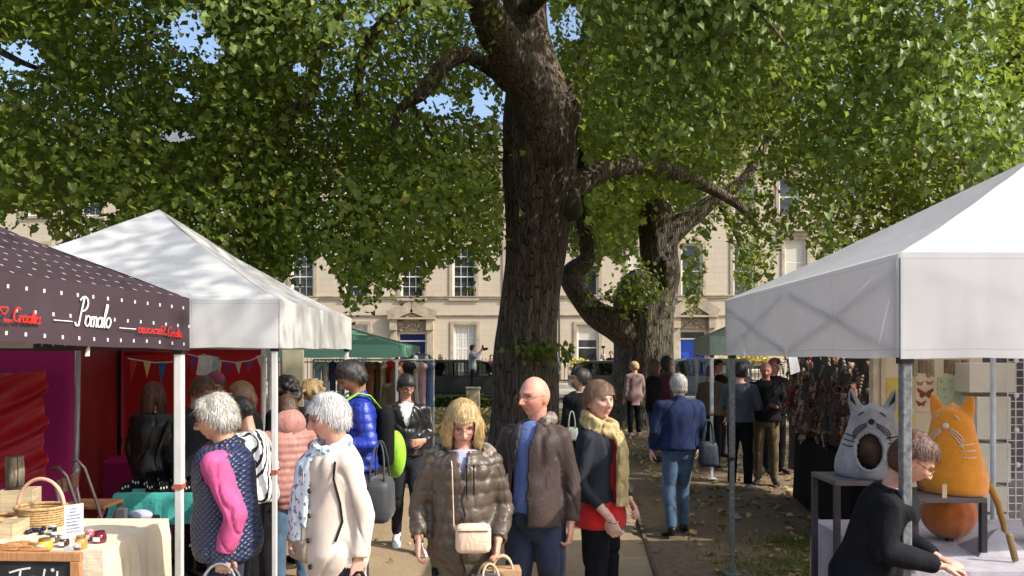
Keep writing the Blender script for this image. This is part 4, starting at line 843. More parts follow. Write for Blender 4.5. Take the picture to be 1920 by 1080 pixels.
        gs = lambda cx, cz, sx, sz: np.exp(-((X-cx)/sx)**2-((Z-cz)/sz)**2)
        o = np.zeros(len(D))
        o += .004*gs(0, .03, .055, .014)+.003*(gs(.03, .028, .016, .008)+gs(-.03, .028, .016, .008)); o -= .0115*(gs(.031, .006, .016, .0125)+gs(-.031, .006, .016, .0125))
        o += .004*(gs(.031, .003, .011, .007)+gs(-.031, .003, .011, .007))
        bridge = np.exp(-(X/(.009+.006*sstep(.0, -.035, Z)))**2)*sstep(.03, -.03, Z)*sstep(-.046, -.034, Z); o += .025*bridge
        o += .006*(gs(.013, -.033, .007, .007)+gs(-.013, -.033, .007, .007)); o += .005*(gs(.042, -.022, .02, .018)+gs(-.042, -.022, .02, .018))
        o += .0055*gs(0, -.0565, .020, .0045)+.0065*gs(0, -.067, .017, .005)-.0035*gs(0, -.0615, .022, .0022)-.003*gs(0, -.079, .02, .006); o += .009*gs(0, -.098, .022, .015)
        Yy -= o*front*1.25; V = np.stack([X, Yy, Z], 1); nn = nu; m_ = nv
        Fc = [(i*nn+k, (i+1)*nn+k, (i+1)*nn+(k+1) % nn, i*nn+(k+1) % nn) for i in range(m_-2) for k in range(nn)]; a, b = (m_-1)*nn, (m_-1)*nn+1
        Fc += [(a, k, (k+1) % nn) for k in range(nn)]+[(b, (m_-2)*nn+(k+1) % nn, (m_-2)*nn+k) for k in range(nn)]
        mb.add(s.H(V), Fc)
        for q in (-1, 1):
            e = MB(); e.ell((q*.076, .012, -.008), (.008, .020, .033), 12, 10, Matrix.Rotation(R(q*-18), 3, 'Z')); mb.add(s.H(e.v[0]), e.f)
        nb = s.bend(np.array([[0, .03, 1.44]]))[0]; c = s.H([(0, .022, -.06)])[0]
        mb.tube([s.world(nb)-np.array([0, 0, .03]), s.world(nb), (s.world(nb)+c)/2, c], [(.072*s.k, .066*s.k), (.062*s.k, .06*s.k), (.054*s.k, .058*s.k), (.054*s.k, .06*s.k)], 18, side=(1, 0, 0))
    def body(s, label, group):
        near = s.vox < .009; mb = MB(); s.torso(mb, .87, 1.49, -.014)
        for q in (-1, 1): s.arm(mb, q, (.040, .036, .031, .025)); s.leg(mb, q)
        ms = [remesh(mb, .018, 1)]; hv = .0042 if near else .0065 if s.vox < .012 else s.vox*.8
        for q in (-1, 1):
            mb = MB(); s.hand(mb, q); E, Wr = s.arms[q][0], s.arms[q][1]; mb.tube(s.world([Wr+(E-Wr)*.35, Wr+(E-Wr)*.1, Wr]), [.033*s.k, .027*s.k, .025*s.k], 14); ms.append(remesh(mb, max(hv, .005), 1))
        mb = MB(); s.head(mb, s.vox < .014); ms.append(remesh(mb, hv, 0 if near else 1))
        j = MB()
        for m_ in ms: j.add(vco(m_), [tuple(p.vertices) for p in m_.polygons]); bpy.data.meshes.remove(m_)
        me = j.mesh('person'); P = vco(me); h = ((P-s.world(s.hc)) @ np.array(s.HR)/s.k/s.hs); x, y, z = h.T; n = len(P)
        col = np.tile(np.array([*s.skin, 1.0]), (n, 1)); fr = (y < -.045) & (abs(z) < .13)
        def paint(mask, c, a): col[:, :3] = col[:, :3]*(1-(a*mask)[:, None])+np.array(c)*(a*mask)[:, None]
        G = lambda cx, cz, sx, sz: np.exp(-np.abs((x-cx)/sx)**3-np.abs((z-cz)/sz)**3)*fr
        sk = np.array(s.skin); paint(G(.045, -.03, .022, .02)+G(-.045, -.03, .022, .02), sk*np.array([1.05, .72, .68]), .55); paint(G(0, -.03, .016, .018), sk*np.array([1.05, .75, .7]), .5)
        paint(G(.031, .008, .023, .015)+G(-.031, .008, .023, .015), sk*.42, .6)  # eye socket shade painted into the skin colour
        paint(G(.031, .004, .0125, .0055)+G(-.031, .004, .0125, .0055), (.5, .46, .42), .8); paint(G(.031, .004, .0075, .0068)+G(-.031, .004, .0075, .0068), (.015, .012, .01), 1.0)
        paint(G(.031, .0115, .017, .0038)+G(-.031, .0115, .017, .0038), (.03, .016, .012), .95); paint(G(.040, -.052, .006, .022)+G(-.040, -.052, .006, .022), sk*.6, .35)  # lash line, then the shade of the nasolabial folds painted in
        paint(G(.033, .027, .020, .006)+G(-.033, .027, .020, .006), getattr(s, 'brow', (.12, .08, .05)), .85); paint(G(0, -.061, .023, .0085), (sk*np.array([.85, .42, .4])), .85); paint(G(0, -.0615, .023, .0022), (.12, .03, .03), .8)
        paint(((abs(x) > .07) & (abs(z+.008) < .04) & (abs(y-.01) < .03)).astype(float), sk*np.array([1.05, .7, .62]), .6)
        at = me.color_attributes.new('tone', 'FLOAT_COLOR', 'POINT'); at.data.foreach_set('color', col.astype(np.float32).ravel())
        s.o = link('person', me, SKIN, None, True, s.loc, s.hd); tag(s.o, label, 'person', group)
    # garments ---------------------------------------------------------------
    def wear(s, name, mb, m, cut=None, fold=.006, disp=None, thick=.006, vox=None, sm=3, seed=3, ff=13):
        me = remesh(mb, vox or max(s.vox*1.35, .0115), sm); P = vco(me); N_ = vno(me)
        hang = np.array([1, 1, .38])
        d = fold*(wob(P*hang, ff, seed)*.6+wob(P, ff*2.1, seed+1)*.4); Wc = np.abs(wob(P*np.array([1, 1, .5])+.03*wob(P, 9, 8)[:, None], ff*1.3, seed+5)); d = d-fold*1.3*np.exp(-(Wc/.13)**2)
        if disp is not None: d = d+disp(P/s.k)
        P = P+N_*d[:, None]; setco(me, P)
        if cut is not None: me = cutmesh(me, cut(vco(me)/s.k))
        if thick: me = evalmesh(me, [('SOLIDIFY', dict(thickness=thick*s.k, offset=-1))])
        me.name = name; return link(name, me, m, s.o, True)
    def top(s, name, m, hem=.9, ease=.022, sl=(.068, .060, .052, .044), to=.96, flare=0, cut=None, open_=None, neck=1.0, collar=0, sleeves=True, neckz=1.47, bottomless=True, **kw):
        mb = MB(); s.torso(mb, hem, 1.485, ease, flare)
        if sleeves:
            for q in (-1, 1): s.arm(mb, q, sl, to)
        if collar:
            nb = s.bend(np.array([[0, .02, 1.46], [0, .03, 1.47+collar*.4], [0, .02, 1.47+collar]])); mb.tube(s.world(nb), [(.082*s.k, .08*s.k), (.078*s.k, .078*s.k), (.074*s.k, .076*s.k)], 20, side=(1, 0, 0))
        topz = s.bend(np.array([[0, 0, neckz+collar]]))[0][2]
        def c(P):
            kll = np.zeros(len(P), bool)
            if bottomless: kll |= (P[:, 2] < hem+.012) & (np.abs(P[:, 0]) < .5) & (np.hypot(P[:, 0]/(.19*s.wide+flare), (P[:, 1])/(.2+flare)) < 1.1) & (P[:, 2] < hem+.012)
            cx = s.bend(np.array([[0, .02, 1.47]]))[0]; kll |= (P[:, 2] > topz-.012) & (np.hypot(P[:, 0]-cx[0], P[:, 1]-cx[1]) < .068)
            if sleeves:
                for q in (-1, 1):
                    E, Wr = s.arms[q][0], s.arms[q][1]; We = E+(Wr-E)*to; ax = (Wr-E)/np.linalg.norm(Wr-E); kll |= ((P-We)@ax > -.006) & (np.linalg.norm(P-We, axis=1) < sl[3]*.8)
            if open_ is not None: kll |= open_(P)
            return kll
        return s.wear(name, mb, m, c, **kw)
    def trousers(s, m, top=1.0, r=(.1, .074, .062), ease=.008, name='trousers', to=1.0, **kw):
        mb = MB(); s.torso(mb, .82, top, ease)
        for q in (-1, 1): s.leg(mb, q, r, to)
        return s.wear(name, mb, m, None, thick=0, **kw)
    def shoes(s, m, sole=None):
        for q in (-1, 1):
            Kn, An, td = s.legs[q]; A = np.array(An, float); t = np.array(td, float); t /= np.linalg.norm(t); b = np.array([t[1], -t[0], 0]); mb = MB(); z0 = A[2]-.085
            P = [A-t*.05+np.array([0, 0, -.045]), A+t*.0+np.array([0, 0, -.035]), A+t*.09+np.array([0, 0, -.05]), A+t*.16+np.array([0, 0, -.058]), A+t*.205+np.array([0, 0, -.062])]
            mb.tube(s.world(P), [(x*s.k, y_*s.k) for x, y_ in ((.028, .036), (.036, .045), (.043, .035), (.042, .026), (.026, .02))], 14, side=tuple(b)); mb.tube(s.world([A+np.array([0, 0, -.04]), A+np.array([0, 0, .02])]), [.042*s.k, .043*s.k], 12)
            sh = link('shoe', remesh(mb, .009 if s.vox < .012 else .014, 2), m, s.o, True)
            if sole:
                mb = MB(); mb.tube(s.world([A-t*.07+np.array([0, 0, -.075]), A-t*.03+np.array([0, 0, -.075]), A+t*.1+np.array([0, 0, -.075]), A+t*.17+np.array([0, 0, -.073]), A+t*.21+np.array([0, 0, -.07])]), [(x*s.k, .012*s.k) for x in (.028, .038, .046, .044, .026)], 12, side=tuple(b)); obj('sole', mb, sole, sh, True)
    def hair(s, m, kind='short', vol=1.0, seed=1, amp=.004, front=.062, side=.065, long=.0, parting=0, name='hair'):
        mb = MB(); e = MB(); v = .010*vol
        e.ell((0, .012, .018), (.078+v, .103+v, .108+v), 30, 20)
        if kind in ('bob', 'long', 'fringe'):
            L_ = long or (.13 if kind == 'bob' else .3)
            for q in (-1, 1):
                e.tube([(q*.060, .0, .06), (q*.077, .0, 0), (q*.083, -.005, -.06), (q*.080, -.012, -L_*.8-.02), (q*.072, -.02, -L_-.02)], [(.03, .05), (.024+v, .06), (.022+v, .055), (.02+v*.6, .045), (.008, .03)], 14, side=(1, 0, 0))
            e.tube([(0, .07, .04), (0, .085, -.03), (0, .09, -L_*.7), (0, .085, -L_-.01)], [(.07, .04), (.078, .038+v), (.08, .032+v), (.06, .015)], 18, side=(1, 0, 0))
        if kind == 'short': e.ell((0, .045, -.03), (.072+v, .062+v, .055), 22, 14)
        if kind in ('wavy',): e.ell((0, .045, -.02), (.082+v, .072+v, .065), 22, 14); e.ell((0, -.03, .075), (.07+v, .055, .04+v), 18, 12)
        if kind == 'curly':
            r = np.random.default_rng(seed)
            for i in range(60):
                d = r.normal(size=3); d /= np.linalg.norm(d); 
                if d[1] < -.35 and d[2] < .4: continue
                c = d*np.array([.088, .112, .115])+np.array([0, .015, .0 if d[2] > -.4 else -.03]); e.ell(c, tuple([.026+.012*r.random()]*3), 8, 6)
        if kind == 'bun': e.ell((0, .045, -.025), (.072, .06, .05), 22, 14); e.ell((.0, .07, .10), (.05, .048, .05), 16, 12); e.ell((.015, .04, .13), (.03, .03, .03), 12, 8)
        if kind == 'fringe': e.tube([(-.05, -.07, .066), (0, -.088, .075), (.05, -.07, .066)], [.012, .016, .012], 10)
        mb.add(s.H(np.concatenate(e.v)), e.f)
        me = remesh(mb, .006 if s.vox < .009 else .010 if s.vox < .014 else .014, 1)
        h = ((vco(me)-s.world(s.hc)) @ np.array(s.HR)/s.k/s.hs); N_ = vno(me); x, y, z = h.T
        ang = np.arctan2(x, -(z-.05)); str_ = np.sin(np.arctan2(x, y+.3*z)*34+7*wob(h, 17, seed+2))*.3+wob(h*np.array([1, .8, .4]), 85, seed)*.7+wob(h*np.array([1, 1, .5]), 38, seed+1)*.9
        P = vco(me)+N_*(amp*str_*(.6+.4*wob(h, 20, 4)))[:, None]; setco(me, P)
        fz = front+.012*wob(h, 26, seed+3)-(.0 if not parting else .03*np.abs(x/.07)); lowz = -.11 if kind in ('bob', 'long', 'fringe') else -.035
        kill = (y < (-.012 if kind not in ('bob', 'long', 'fringe') else -.03)+.2*np.maximum(z-.0, 0)*-.6) & (z < fz) & (np.abs(x) < side) & (z > -.3)
        if kind in ('short', 'wavy', 'bun'): kill |= (z < -.012+.006*wob(h, 50, 3)) & (y < .028); kill |= (z < .02) & (y < -.012) & (np.abs(x) > .05)
        if kind in ('short', 'wavy', 'bun'): kill |= (y < -.045) & (z < .042+.006*wob(h, 40, 2))
        if kind == 'bun': kill |= (y < -.028) & (z < .062)
        if kind == 'bun': kill |= (z < .035) & (y < .034) & (np.abs(x) > .04)
        me = cutmesh(me, kill); me.name = name; ho = link(name, me, m, s.o, True)
        if s.vox < .011:                                             # loose locks lying over the surface
            P = vco(me); Nv = vno(me); r = np.random.default_rng(seed+50); n = (500 if kind == 'bun' else 1500) if s.vox < .009 else 350; idx = r.integers(0, len(P), n); hh = ((P-s.world(s.hc)) @ np.array(s.HR)/s.k/s.hs); top_ = s.H([(0, .03, .12)])[0]; q = MB()
            for i in idx:
                p = P[i]; nv = Nv[i]; d = p-top_; d = d+np.array([0, 0, -.06])+r.normal(size=3)*.035; d -= nv*nv.dot(d); d /= np.linalg.norm(d)+1e-9; sd = np.cross(nv, d); L_ = (.022+.03*r.random())*s.k; w_ = (.0011+.0011*r.random())*s.k*(1 if s.vox < .009 else 1.8); lift = r.uniform(.0, .0045); V = []
                if (hh[i][1] < -.05 and hh[i][2] < .075 and abs(hh[i][0]) < .075): continue
                for t in (0, .35, .7, 1): c = p+d*L_*t+nv*(.001+lift*t*t)-np.array([0, 0, .004*t*t]); ww = w_*(1-.75*t); V += [c-sd*ww, c+nv*ww*.5, c+sd*ww]
                q.add(V, [(3*j+k, 3*j+k+1, 3*j+k+4, 3*j+k+3) for j in range(3) for k in range(2)])
            obj('hair_lock', q, m, ho, True)['kind'] = 'stuff'
        return ho
    def glasses(s, m, metal=True):
        e = MB(); r_ = .0011 if metal else .0018
        for q in (-1, 1):
            n = 16; P = [(q*.033+.0245*math.cos(2*math.pi*i/n), -.101+.006*abs(math.cos(2*math.pi*i/n)), .001+.0175*math.sin(2*math.pi*i/n)) for i in range(n)]
            for i in range(n): e.bar(P[i], P[(i+1) % n], r_*2)
            e.bar((q*.058, -.094, .006), (q*.079, .01, .008), r_*2)
        e.bar((-.009, -.106, .004), (.009, -.106, .004), r_*2)
        v = s.H(np.concatenate(e.v)); g_ = MB(); g_.add(v, e.f); return obj('glasses', g_, m, s.o)
def pt_world(f, p): M = Matrix.Translation(f.loc) @ Matrix.Rotation(f.hd, 4, 'Z'); return M @ Vector(f.world(np.array(p, float)))
# cloth materials
C = {}
def cl(n, c, **k): C[n] = mat('cloth_'+n, c, **{**dict(rough=.85, bs=420, bd=.0015, bump=.35, ns=7, sheen=.15, wr=.3), **k}); return C[n]
cl('black', (.010, .010, .012), spec=.12, sheen=0); cl('dark', (.018, .02, .026), spec=.2, sheen=0); cl('navy', (.018, .022, .055)); cl('jeans', (.075, .14, .23), var=.3, ns=5); cl('darkjeans', (.02, .03, .065), var=.25); cl('blueshirt', (.13, .2, .46)); cl('pink', (.60, .10, .27), sheen=0); cl('coral', (.66, .10, .2))
cl('trench', (.60, .53, .46), var=.08, ns=4, wr=.08, sheen=0); cl('brownjkt', (.05, .031, .026), var=.2, rough=.6); cl('puffer', (.088, .067, .05), rough=.42, spec=.5, bs=150, var=.15, sheen=0); cl('blazer', (.022, .026, .036), sheen=0); cl('mustard', (.55, .43, .2), var=.22, ns=22, bs=120, bd=.006); cl('red', (.62, .02, .018)); cl('leather', (.016, .017, .019), rough=.28, spec=.6, bs=70, bd=.004, sheen=0)
cl('royal', (.015, .04, .36), rough=.38, spec=.5, sheen=0); cl('lime', (.30, .62, .03), rough=.5); cl('fleece', (.012, .024, .085), sheen=0, var=.3, bs=120, bd=.004); cl('dustypink', (.42, .2, .17), rough=.5); cl('grey', (.075, .082, .09)); cl('palegrey', (.36, .38, .40)); cl('denim', (.13, .24, .30), var=.3); cl('denimsh', (.09, .13, .25)); cl('white', (.72, .72, .70)); cl('beige', (.45, .36, .26)); cl('maroon', (.13, .02, .03)); cl('olive', (.10, .07, .035)); cl('lav', (.45, .47, .66)); cl('purplehat', (.26, .05, .13), bs=80, bd=.006); cl('fur', (.3, .25, .2), var=.4, ns=40, bs=90, bd=.02); cl('teal', (.06, .42, .38), var=.12); cl('cream', (.70, .62, .46), var=.1, ns=3); cl('palepink', (.33, .21, .21)); cl('tanleather', (.72, .54, .40), rough=.45, bs=200, var=.06); cl('greyleather', (.19, .2, .22), rough=.3, spec=.6, bs=90)
BSH, WSH, GM1 = mat('black_shoe', (.012, .012, .013), .35, bump=0), mat('white_shoe', (.75, .75, .75), .45, .04, bump=0), mat('gunmetal', (.04, .04, .045), .3, metal=.6, bump=0); GOLD = mat('gold_rim', (.35, .22, .1), .3, metal=.8, bump=0)
# -- grey haired woman, quilted waistcoat
up = {1: ((.235, .09, 1.14), (.20, .02, .93), (0, -.1, -1), (-1, 0, 0), 1.3), -1: ((-.22, -.02, 1.14), (-.17, -.16, .98), (.2, -.6, -1), (1, 0, 0), .5)}
f1 = Fig(432, 4.15, 1.70, -84, 'grey haired woman in a navy quilted waistcoat over a pink jumper, looking left', skin=(.56, .32, .21), vox=.0078, lean=.10, belly=.03, wide=1.02, arms=up, pitch=12, yaw=2, roll=0, hs=1.02, armw=1.12)
f1.top('jumper', C['pink'], hem=.93, ease=.046, sl=(.069, .061, .053, .045), to=.95, collar=.0, fold=.009)
QV = knit('quilted_navy', (.035, .05, .12), .38, 'quilt', 105, .9, .008, col2=(.006, .009, .03), spec=.6)
def vcut(P): return ((P[:, 0] < np.where(P[:, 2] < 1.30, .125, .045)) & (P[:, 0] > -.10) & (P[:, 1] < -.04)) | ((np.hypot(P[:, 1]-(-.10*(P[:, 2]-.95)*1.0+.02), (P[:, 2]-1.36)*.85) < .085) & (np.abs(P[:, 0]) > .13))
f1.top('waistcoat', QV, hem=.86, ease=.052, sleeves=False, open_=vcut, thick=.012, fold=.005, flare=.02, collar=.05)
f1.trousers(C['navy'], top=1.0); f1.shoes(BSH); f1.hair(H_GREY, 'wavy', 1.5, amp=.007, front=.058, seed=4); f1.glasses(GM1, False)
q = MB(); q.tube(f1.world([(.0, -.09+.0, 1.375), (.0, -.14, 1.30)]), [.005, .008], 8); obj('zip_pull', q, GOLD, f1.o)
# -- white haired woman, trench coat
up = {1: ((.19, .06, 1.12), (.185, .02, .90), (0, -.1, -1), (-1, 0, 0), 1.2), -1: ((-.19, .0, 1.14), (-.14, -.12, 1.0), (.2, -.6, -.6), (1, 0, 0), .5)}
f2 = Fig(632, 4.05, 1.715, -48, 'white haired woman in a cream trench coat and pale blue scarf, looking left', skin=(.62, .34, .27), vox=.0078, lean=.06, belly=.02, wide=.80, arms=up, yaw=-20, pitch=14, hs=1.0, armw=.95)
f2.brow = (.4, .35, .3)
def tcut(P): return (P[:, 1] < -.02) & (P[:, 0] > -.150) & (P[:, 0] < -.045+.08*sstep(1.25, 1.48, P[:, 2])) & (P[:, 2] < 1.5)
f2.top('jumper', C['black'], hem=.9, ease=.012, fold=.004, sleeves=False, open_=lambda P: (P[:, 1] > -.02) & (P[:, 2] < 1.46))
f2.top('trench_coat', C['trench'], hem=.52, ease=.036, sl=(.072, .064, .058, .056), to=.96, flare=.06, open_=tcut, collar=.035, fold=.009, thick=.008)
f2.trousers(C['black']); f2.shoes(BSH); f2.hair(H_WHITE, 'short', 1.3, amp=.005, front=.05, seed=9)
def tubepart(f, name, pts, rad, m, fold=.004, n=14, vox=.009, side=None, kw=None, parent=None):
    mb = MB(); mb.tube(f.world(pts), [(tuple(x*f.k for x in r_) if hasattr(r_, '__len__') else r_*f.k) for r_ in rad], n, side=side); return f.wear(name, mb, m, None, fold=fold, thick=0, vox=vox, sm=1, ff=26)
SC = knit('pale_blue_scarf', (.62, .72, .78), .8, 'blotch', 22, .1, .002, col2=(.72, .70, .74)); SC2 = knit('scarf_print', (.16, .26, .34), .8, 'blotch', 30, .2, .002, col2=(.66, .75, .80))
mb = MB(); k_ = f2.k
cen = f2.bend(np.array([[0, .0, 1.485]]))[0]
mb.tube([f2.world((cen[0]+.085*math.cos(a), cen[1]+.0+.088*math.sin(a), cen[2]+.012*math.sin(2*a)+.02*math.sin(a))) for a in np.linspace(0, 2*math.pi, 24)], [(.026*k_, .036*k_)]*24, 12)
mb.tube(f2.world([(-.05, -.10, 1.47), (-.085, -.165, 1.38), (-.10, -.185, 1.22), (-.105, -.195, 1.05), (-.10, -.20, .98)]), [(x*k_, .022*k_) for x in (.035, .05, .065, .075, .07)], 16, side=(1, 0, 0))
mb.tube(f2.world([(-.0, -.12, 1.46), (-.03, -.165, 1.36), (-.04, -.18, 1.2), (-.045, -.19, 1.06)]), [(x*k_, .018*k_) for x in (.03, .042, .05, .05)], 16, side=(1, 0, 0))
f2.wear('scarf', mb, SC2, None, fold=.007, thick=0, vox=.009, sm=1, ff=24)
q = MB(); q.box(f2.world((-.085, -.17, .935)), tuple(np.array((.2, .075, .13))*k_)); tag(obj('waist_bag', q, mat('khaki_bag', (.36, .3, .22), .6), None, True, bevel=.03, loc=f2.loc, rz=f2.hd), 'khaki bag worn at the waist under the pale blue scarf', 'bag')
def lapel(f, pts, m, name='lapel', th=.006):
    q = MB(); P = np.array(f.world(pts)); n = len(P); q.add(np.vstack([P, P+np.array([0, -th, 0])]), [tuple(range(n))[::-1], tuple(range(n, 2*n))]+[(i, (i+1) % n, n+(i+1) % n, n+i) for i in range(n)]); return obj(name, q, m, f.o)
def onfront(f, x, z, off=.0, ease=.036):
    """a point on the front of the coat surface, in figure units"""
    a, b, y = (np.interp(z, RINGS[:, 0], RINGS[:, i]) for i in (1, 2, 3)); a = a*f.wide+ease+.0; be = f.belly*math.exp(-((z-1.06)/.15)**2); b = b+ease+be
    fl = .06*max(0, (1.02-z)/.3); yy = y-be*.6-(b+fl*.8)*math.sqrt(max(.02, 1-(x/(a+fl))**2)); p = f.bend(np.array([[x, yy-off, z]]))[0]; return p
for z in (1.26, 1.13, 1.0, .86): 
    q = MB(); p = onfront(f2, .035, z, .010); q.tube(f2.world([p, p+np.array([0, -.008, 0])]), [.014, .013], 12, side=(1, 0, 0)); obj('button', q, mat('dark_button', (.03, .025, .02), .3, bump=0), f2.o)
q = MB(); P = [f2.world(onfront(f2, -.02, z, .004)) for z in np.linspace(1.36, .62, 16)]
for a, b in zip(P, P[1:]): q.bar(a, b, .006, .03)
obj('placket', q, C['trench'], f2.o)
q = MB(); P = [f2.world(onfront(f2, .155, z, .012)) for z in (1.42, 1.33, 1.2, 1.1, 1.0)]
for a, b in zip(P, P[1:]): q.bar(a, b, .006, .010)
obj('bag_strap', q, C['black'], f2.o)
# -- blonde woman, quilted down coat
up = {-1: ((-.255, .02, 1.16), (-.25, -.10, .99), (-.05, -.25, -1), (1, .1, 0), .7), 1: ((.245, .03, 1.13), (.195, -.17, .985), (-.1, -.3, -1), (-1, .2, 0), 1.6)}
f3 = Fig(868, 4.2, 1.665, 4, 'blonde woman in a brown quilted down coat looking down at her bags', skin=(.60, .33, .25), vox=.0078, lean=.04, arms=up, pitch=20, yaw=4, wide=.93, belly=.02, hs=1.04, armw=1.0)
def baffle(P):
    z = P[:, 2]; a = np.arctan2(P[:, 0], P[:, 1]); row_ = np.floor(z/.078); u = np.abs(np.sin(np.pi*(z/.078))); v = np.abs(np.sin(a*6.5+row_*1.57+.6*np.sin(z*9))); arm_ = np.abs(P[:, 0]) > .235
    return -.011*(1-np.minimum(u, 1)**.4)-np.where(arm_, 0, .009*(1-v**.35))
f3.top('top', C['lav'], hem=.95, ease=.004, fold=.003, sleeves=False, open_=lambda P: (P[:, 1] > -.04) | (P[:, 2] < 1.2))
f3.top('down_coat', C['puffer'], hem=.76, ease=.042, sl=(.076, .068, .062, .05), to=.95, flare=.05, disp=baffle, collar=.045, fold=.006, thick=.012, vox=.0095, sm=1, open_=lambda P: (P[:, 1] < -.06) & (P[:, 2] > 1.30) & (np.abs(P[:, 0]) < .2*(P[:, 2]-1.30)))
mb = MB(); cen = f3.bend(np.array([[0, .05, 1.47]]))[0]
mb.tube([f3.world((cen[0]+.155*math.sin(a), cen[1]+.0+.11*math.cos(a)*(1), cen[2]-.02-.05*abs(math.sin(a/1)) if 0 else cen[2]+.01-.05*(a/2.4)**2)) for a in np.linspace(-2.5, 2.5, 26)], [.04]*26, 12)
hd = f3.wear('fur_hood_trim', mb, C['fur'], None, fold=.012, thick=0, vox=.009, sm=0, ff=45)
mb = MB(); mb.tube([f3.world((cen[0]+.11*math.sin(a), cen[1]+.04+.09*math.cos(a), cen[2]-.02)) for a in np.linspace(-2.2, 2.2, 16)], [.055]*16, 12); f3.wear('hood', mb, C['puffer'], None, fold=.008, thick=0)
f3.trousers(C['black']); f3.shoes(BSH); f3.hair(H_BLOND, 'fringe', 1.7, long=.115, amp=.004, front=.05, side=.062, seed=2); f3.glasses(GM1)
q = MB(); P = [f3.world(onfront(f3, -.0+.012*math.sin(z*40), z, .008, .044)) for z in np.linspace(1.3, .78, 14)]
for a, b in zip(P, P[1:]): q.bar(a, b, .008, .01)
obj('zip', q, GM1, f3.o)
for x in (.02, .06):
    q = MB(); q.tube([f3.world(onfront(f3, x, z, .012, .044)) for z in (1.42, 1.36, 1.3, 1.25)], [.004]*4, 8); obj('drawstring', q, C['black'], f3.o)
# -- bald man, brown jacket
up = {1: ((.21, .05, 1.14), (.215, -.02, .915), (0, -.12, -1), (-1, .1, 0), .8), -1: ((-.26, .03, 1.14), (-.25, -.05, .9), (0, -.1, -1), (1, 0, 0), .8)}
f4 = Fig(1003, 4.55, 1.80, -14, 'bald man with glasses in a brown jacket over a blue polo shirt', skin=RUDDY, vox=.0078, arms=up, yaw=-36, pitch=4, wide=.80, belly=.03, hs=1.0, armw=1.0)
f4.top('polo_shirt', C['blueshirt'], hem=.965, ease=.004, fold=.003, collar=.015, sleeves=False, open_=lambda P: ((P[:, 1] > -.02) & (P[:, 2] < 1.46)) | (P[:, 0] > .035))
f4.top('jacket', C['brownjkt'], hem=.90, ease=.036, sl=(.072, .064, .058, .052), to=.97, flare=.02, collar=.05, fold=.011, thick=.010, open_=lambda P: (P[:, 1] < -.03) & (P[:, 0] > -.13+.05*sstep(1.1, 1.45, P[:, 2])) & (P[:, 0] < -.005+.045*sstep(1.3, 1.5, P[:, 2])) & (P[:, 2] < 1.6))
f4.trousers(C['darkjeans'], fold=.009); f4.shoes(BSH); f4.glasses(GOLD)
mb = MB(); mb.tube(f4.world([(.06, -.07, 1.50), (.10, .01, 1.51), (.07, .09, 1.50), (-.03, .11, 1.49)]), [.03, .04, .045, .04], 12); f4.wear('collar_lining', mb, C['fur'], None, fold=.008, thick=0, ff=40)
# -- young woman with mustard scarf
up = {-1: ((-.215, .05, 1.13), (-.18, -.13, .93), (.0, -.45, -1), (1, 0, 0), .9), 1: ((.2, -.02, 1.14), (.08, -.17, 1.0), (-.4, -.6, -.5), (0, 1, 0), .9)}
f5 = Fig(1126, 4.9, 1.745, 62, 'short haired woman in a dark blazer, mustard scarf and red top, facing the camera', skin=(.68, .44, .34), vox=.0078, arms=up, yaw=-34, pitch=-2, wide=.80, lean=-.03, armw=.85, hs=1.03)
f5.top('red_top', C['red'], hem=.83, ease=.020, sleeves=False, open_=lambda P: (P[:, 2] > .99) & (P[:, 1] > -.04), fold=.007, flare=.10)
f5.top('blazer', C['blazer'], hem=.975, ease=.026, sl=(.058, .05, .044, .038), to=.97, fold=.009, open_=lambda P: (P[:, 1] < -.05) & (np.abs(P[:, 0]) < .07) & (P[:, 2] < 1.6), thick=.007)
f5.trousers(C['black'], fold=.008); f5.shoes(BSH); f5.hair(H_MID, 'short', 1.5, amp=.005, front=.05, seed=12, parting=1)
mb = MB(); cen = f5.bend(np.array([[0, .0, 1.475]]))[0]; k_ = f5.k
for j in range(2): mb.tube([f5.world((cen[0]+(.098-.012*j)*math.cos(a), cen[1]-.01+(.105-.014*j)*math.sin(a), cen[2]+.0+.045*j-.04*(-math.sin(a)+.2))) for a in np.linspace(0, 2*math.pi, 24)], [(.032*k_, .032*k_)]*24, 12)
mb.tube(f5.world([(-.02, -.12, 1.44), (-.03, -.165, 1.35), (-.035, -.17, 1.2), (-.035, -.165, 1.06), (-.04, -.165, .985)]), [(x*k_, .03*k_) for x in (.055, .075, .075, .08, .09)], 18, side=(1, 0, 0))
f5.wear('scarf', mb, C['mustard'], None, fold=.012, thick=0, vox=.009, sm=1, ff=30)
q = MB(); a_ = f5.arms[-1][1]; q.ring(f5.world(a_+np.array([.0, -.02, -.02])), .033, .005); obj('bracelet', q, mat('silver', (.6, .6, .6), .2, metal=1, bump=0), f5.o)
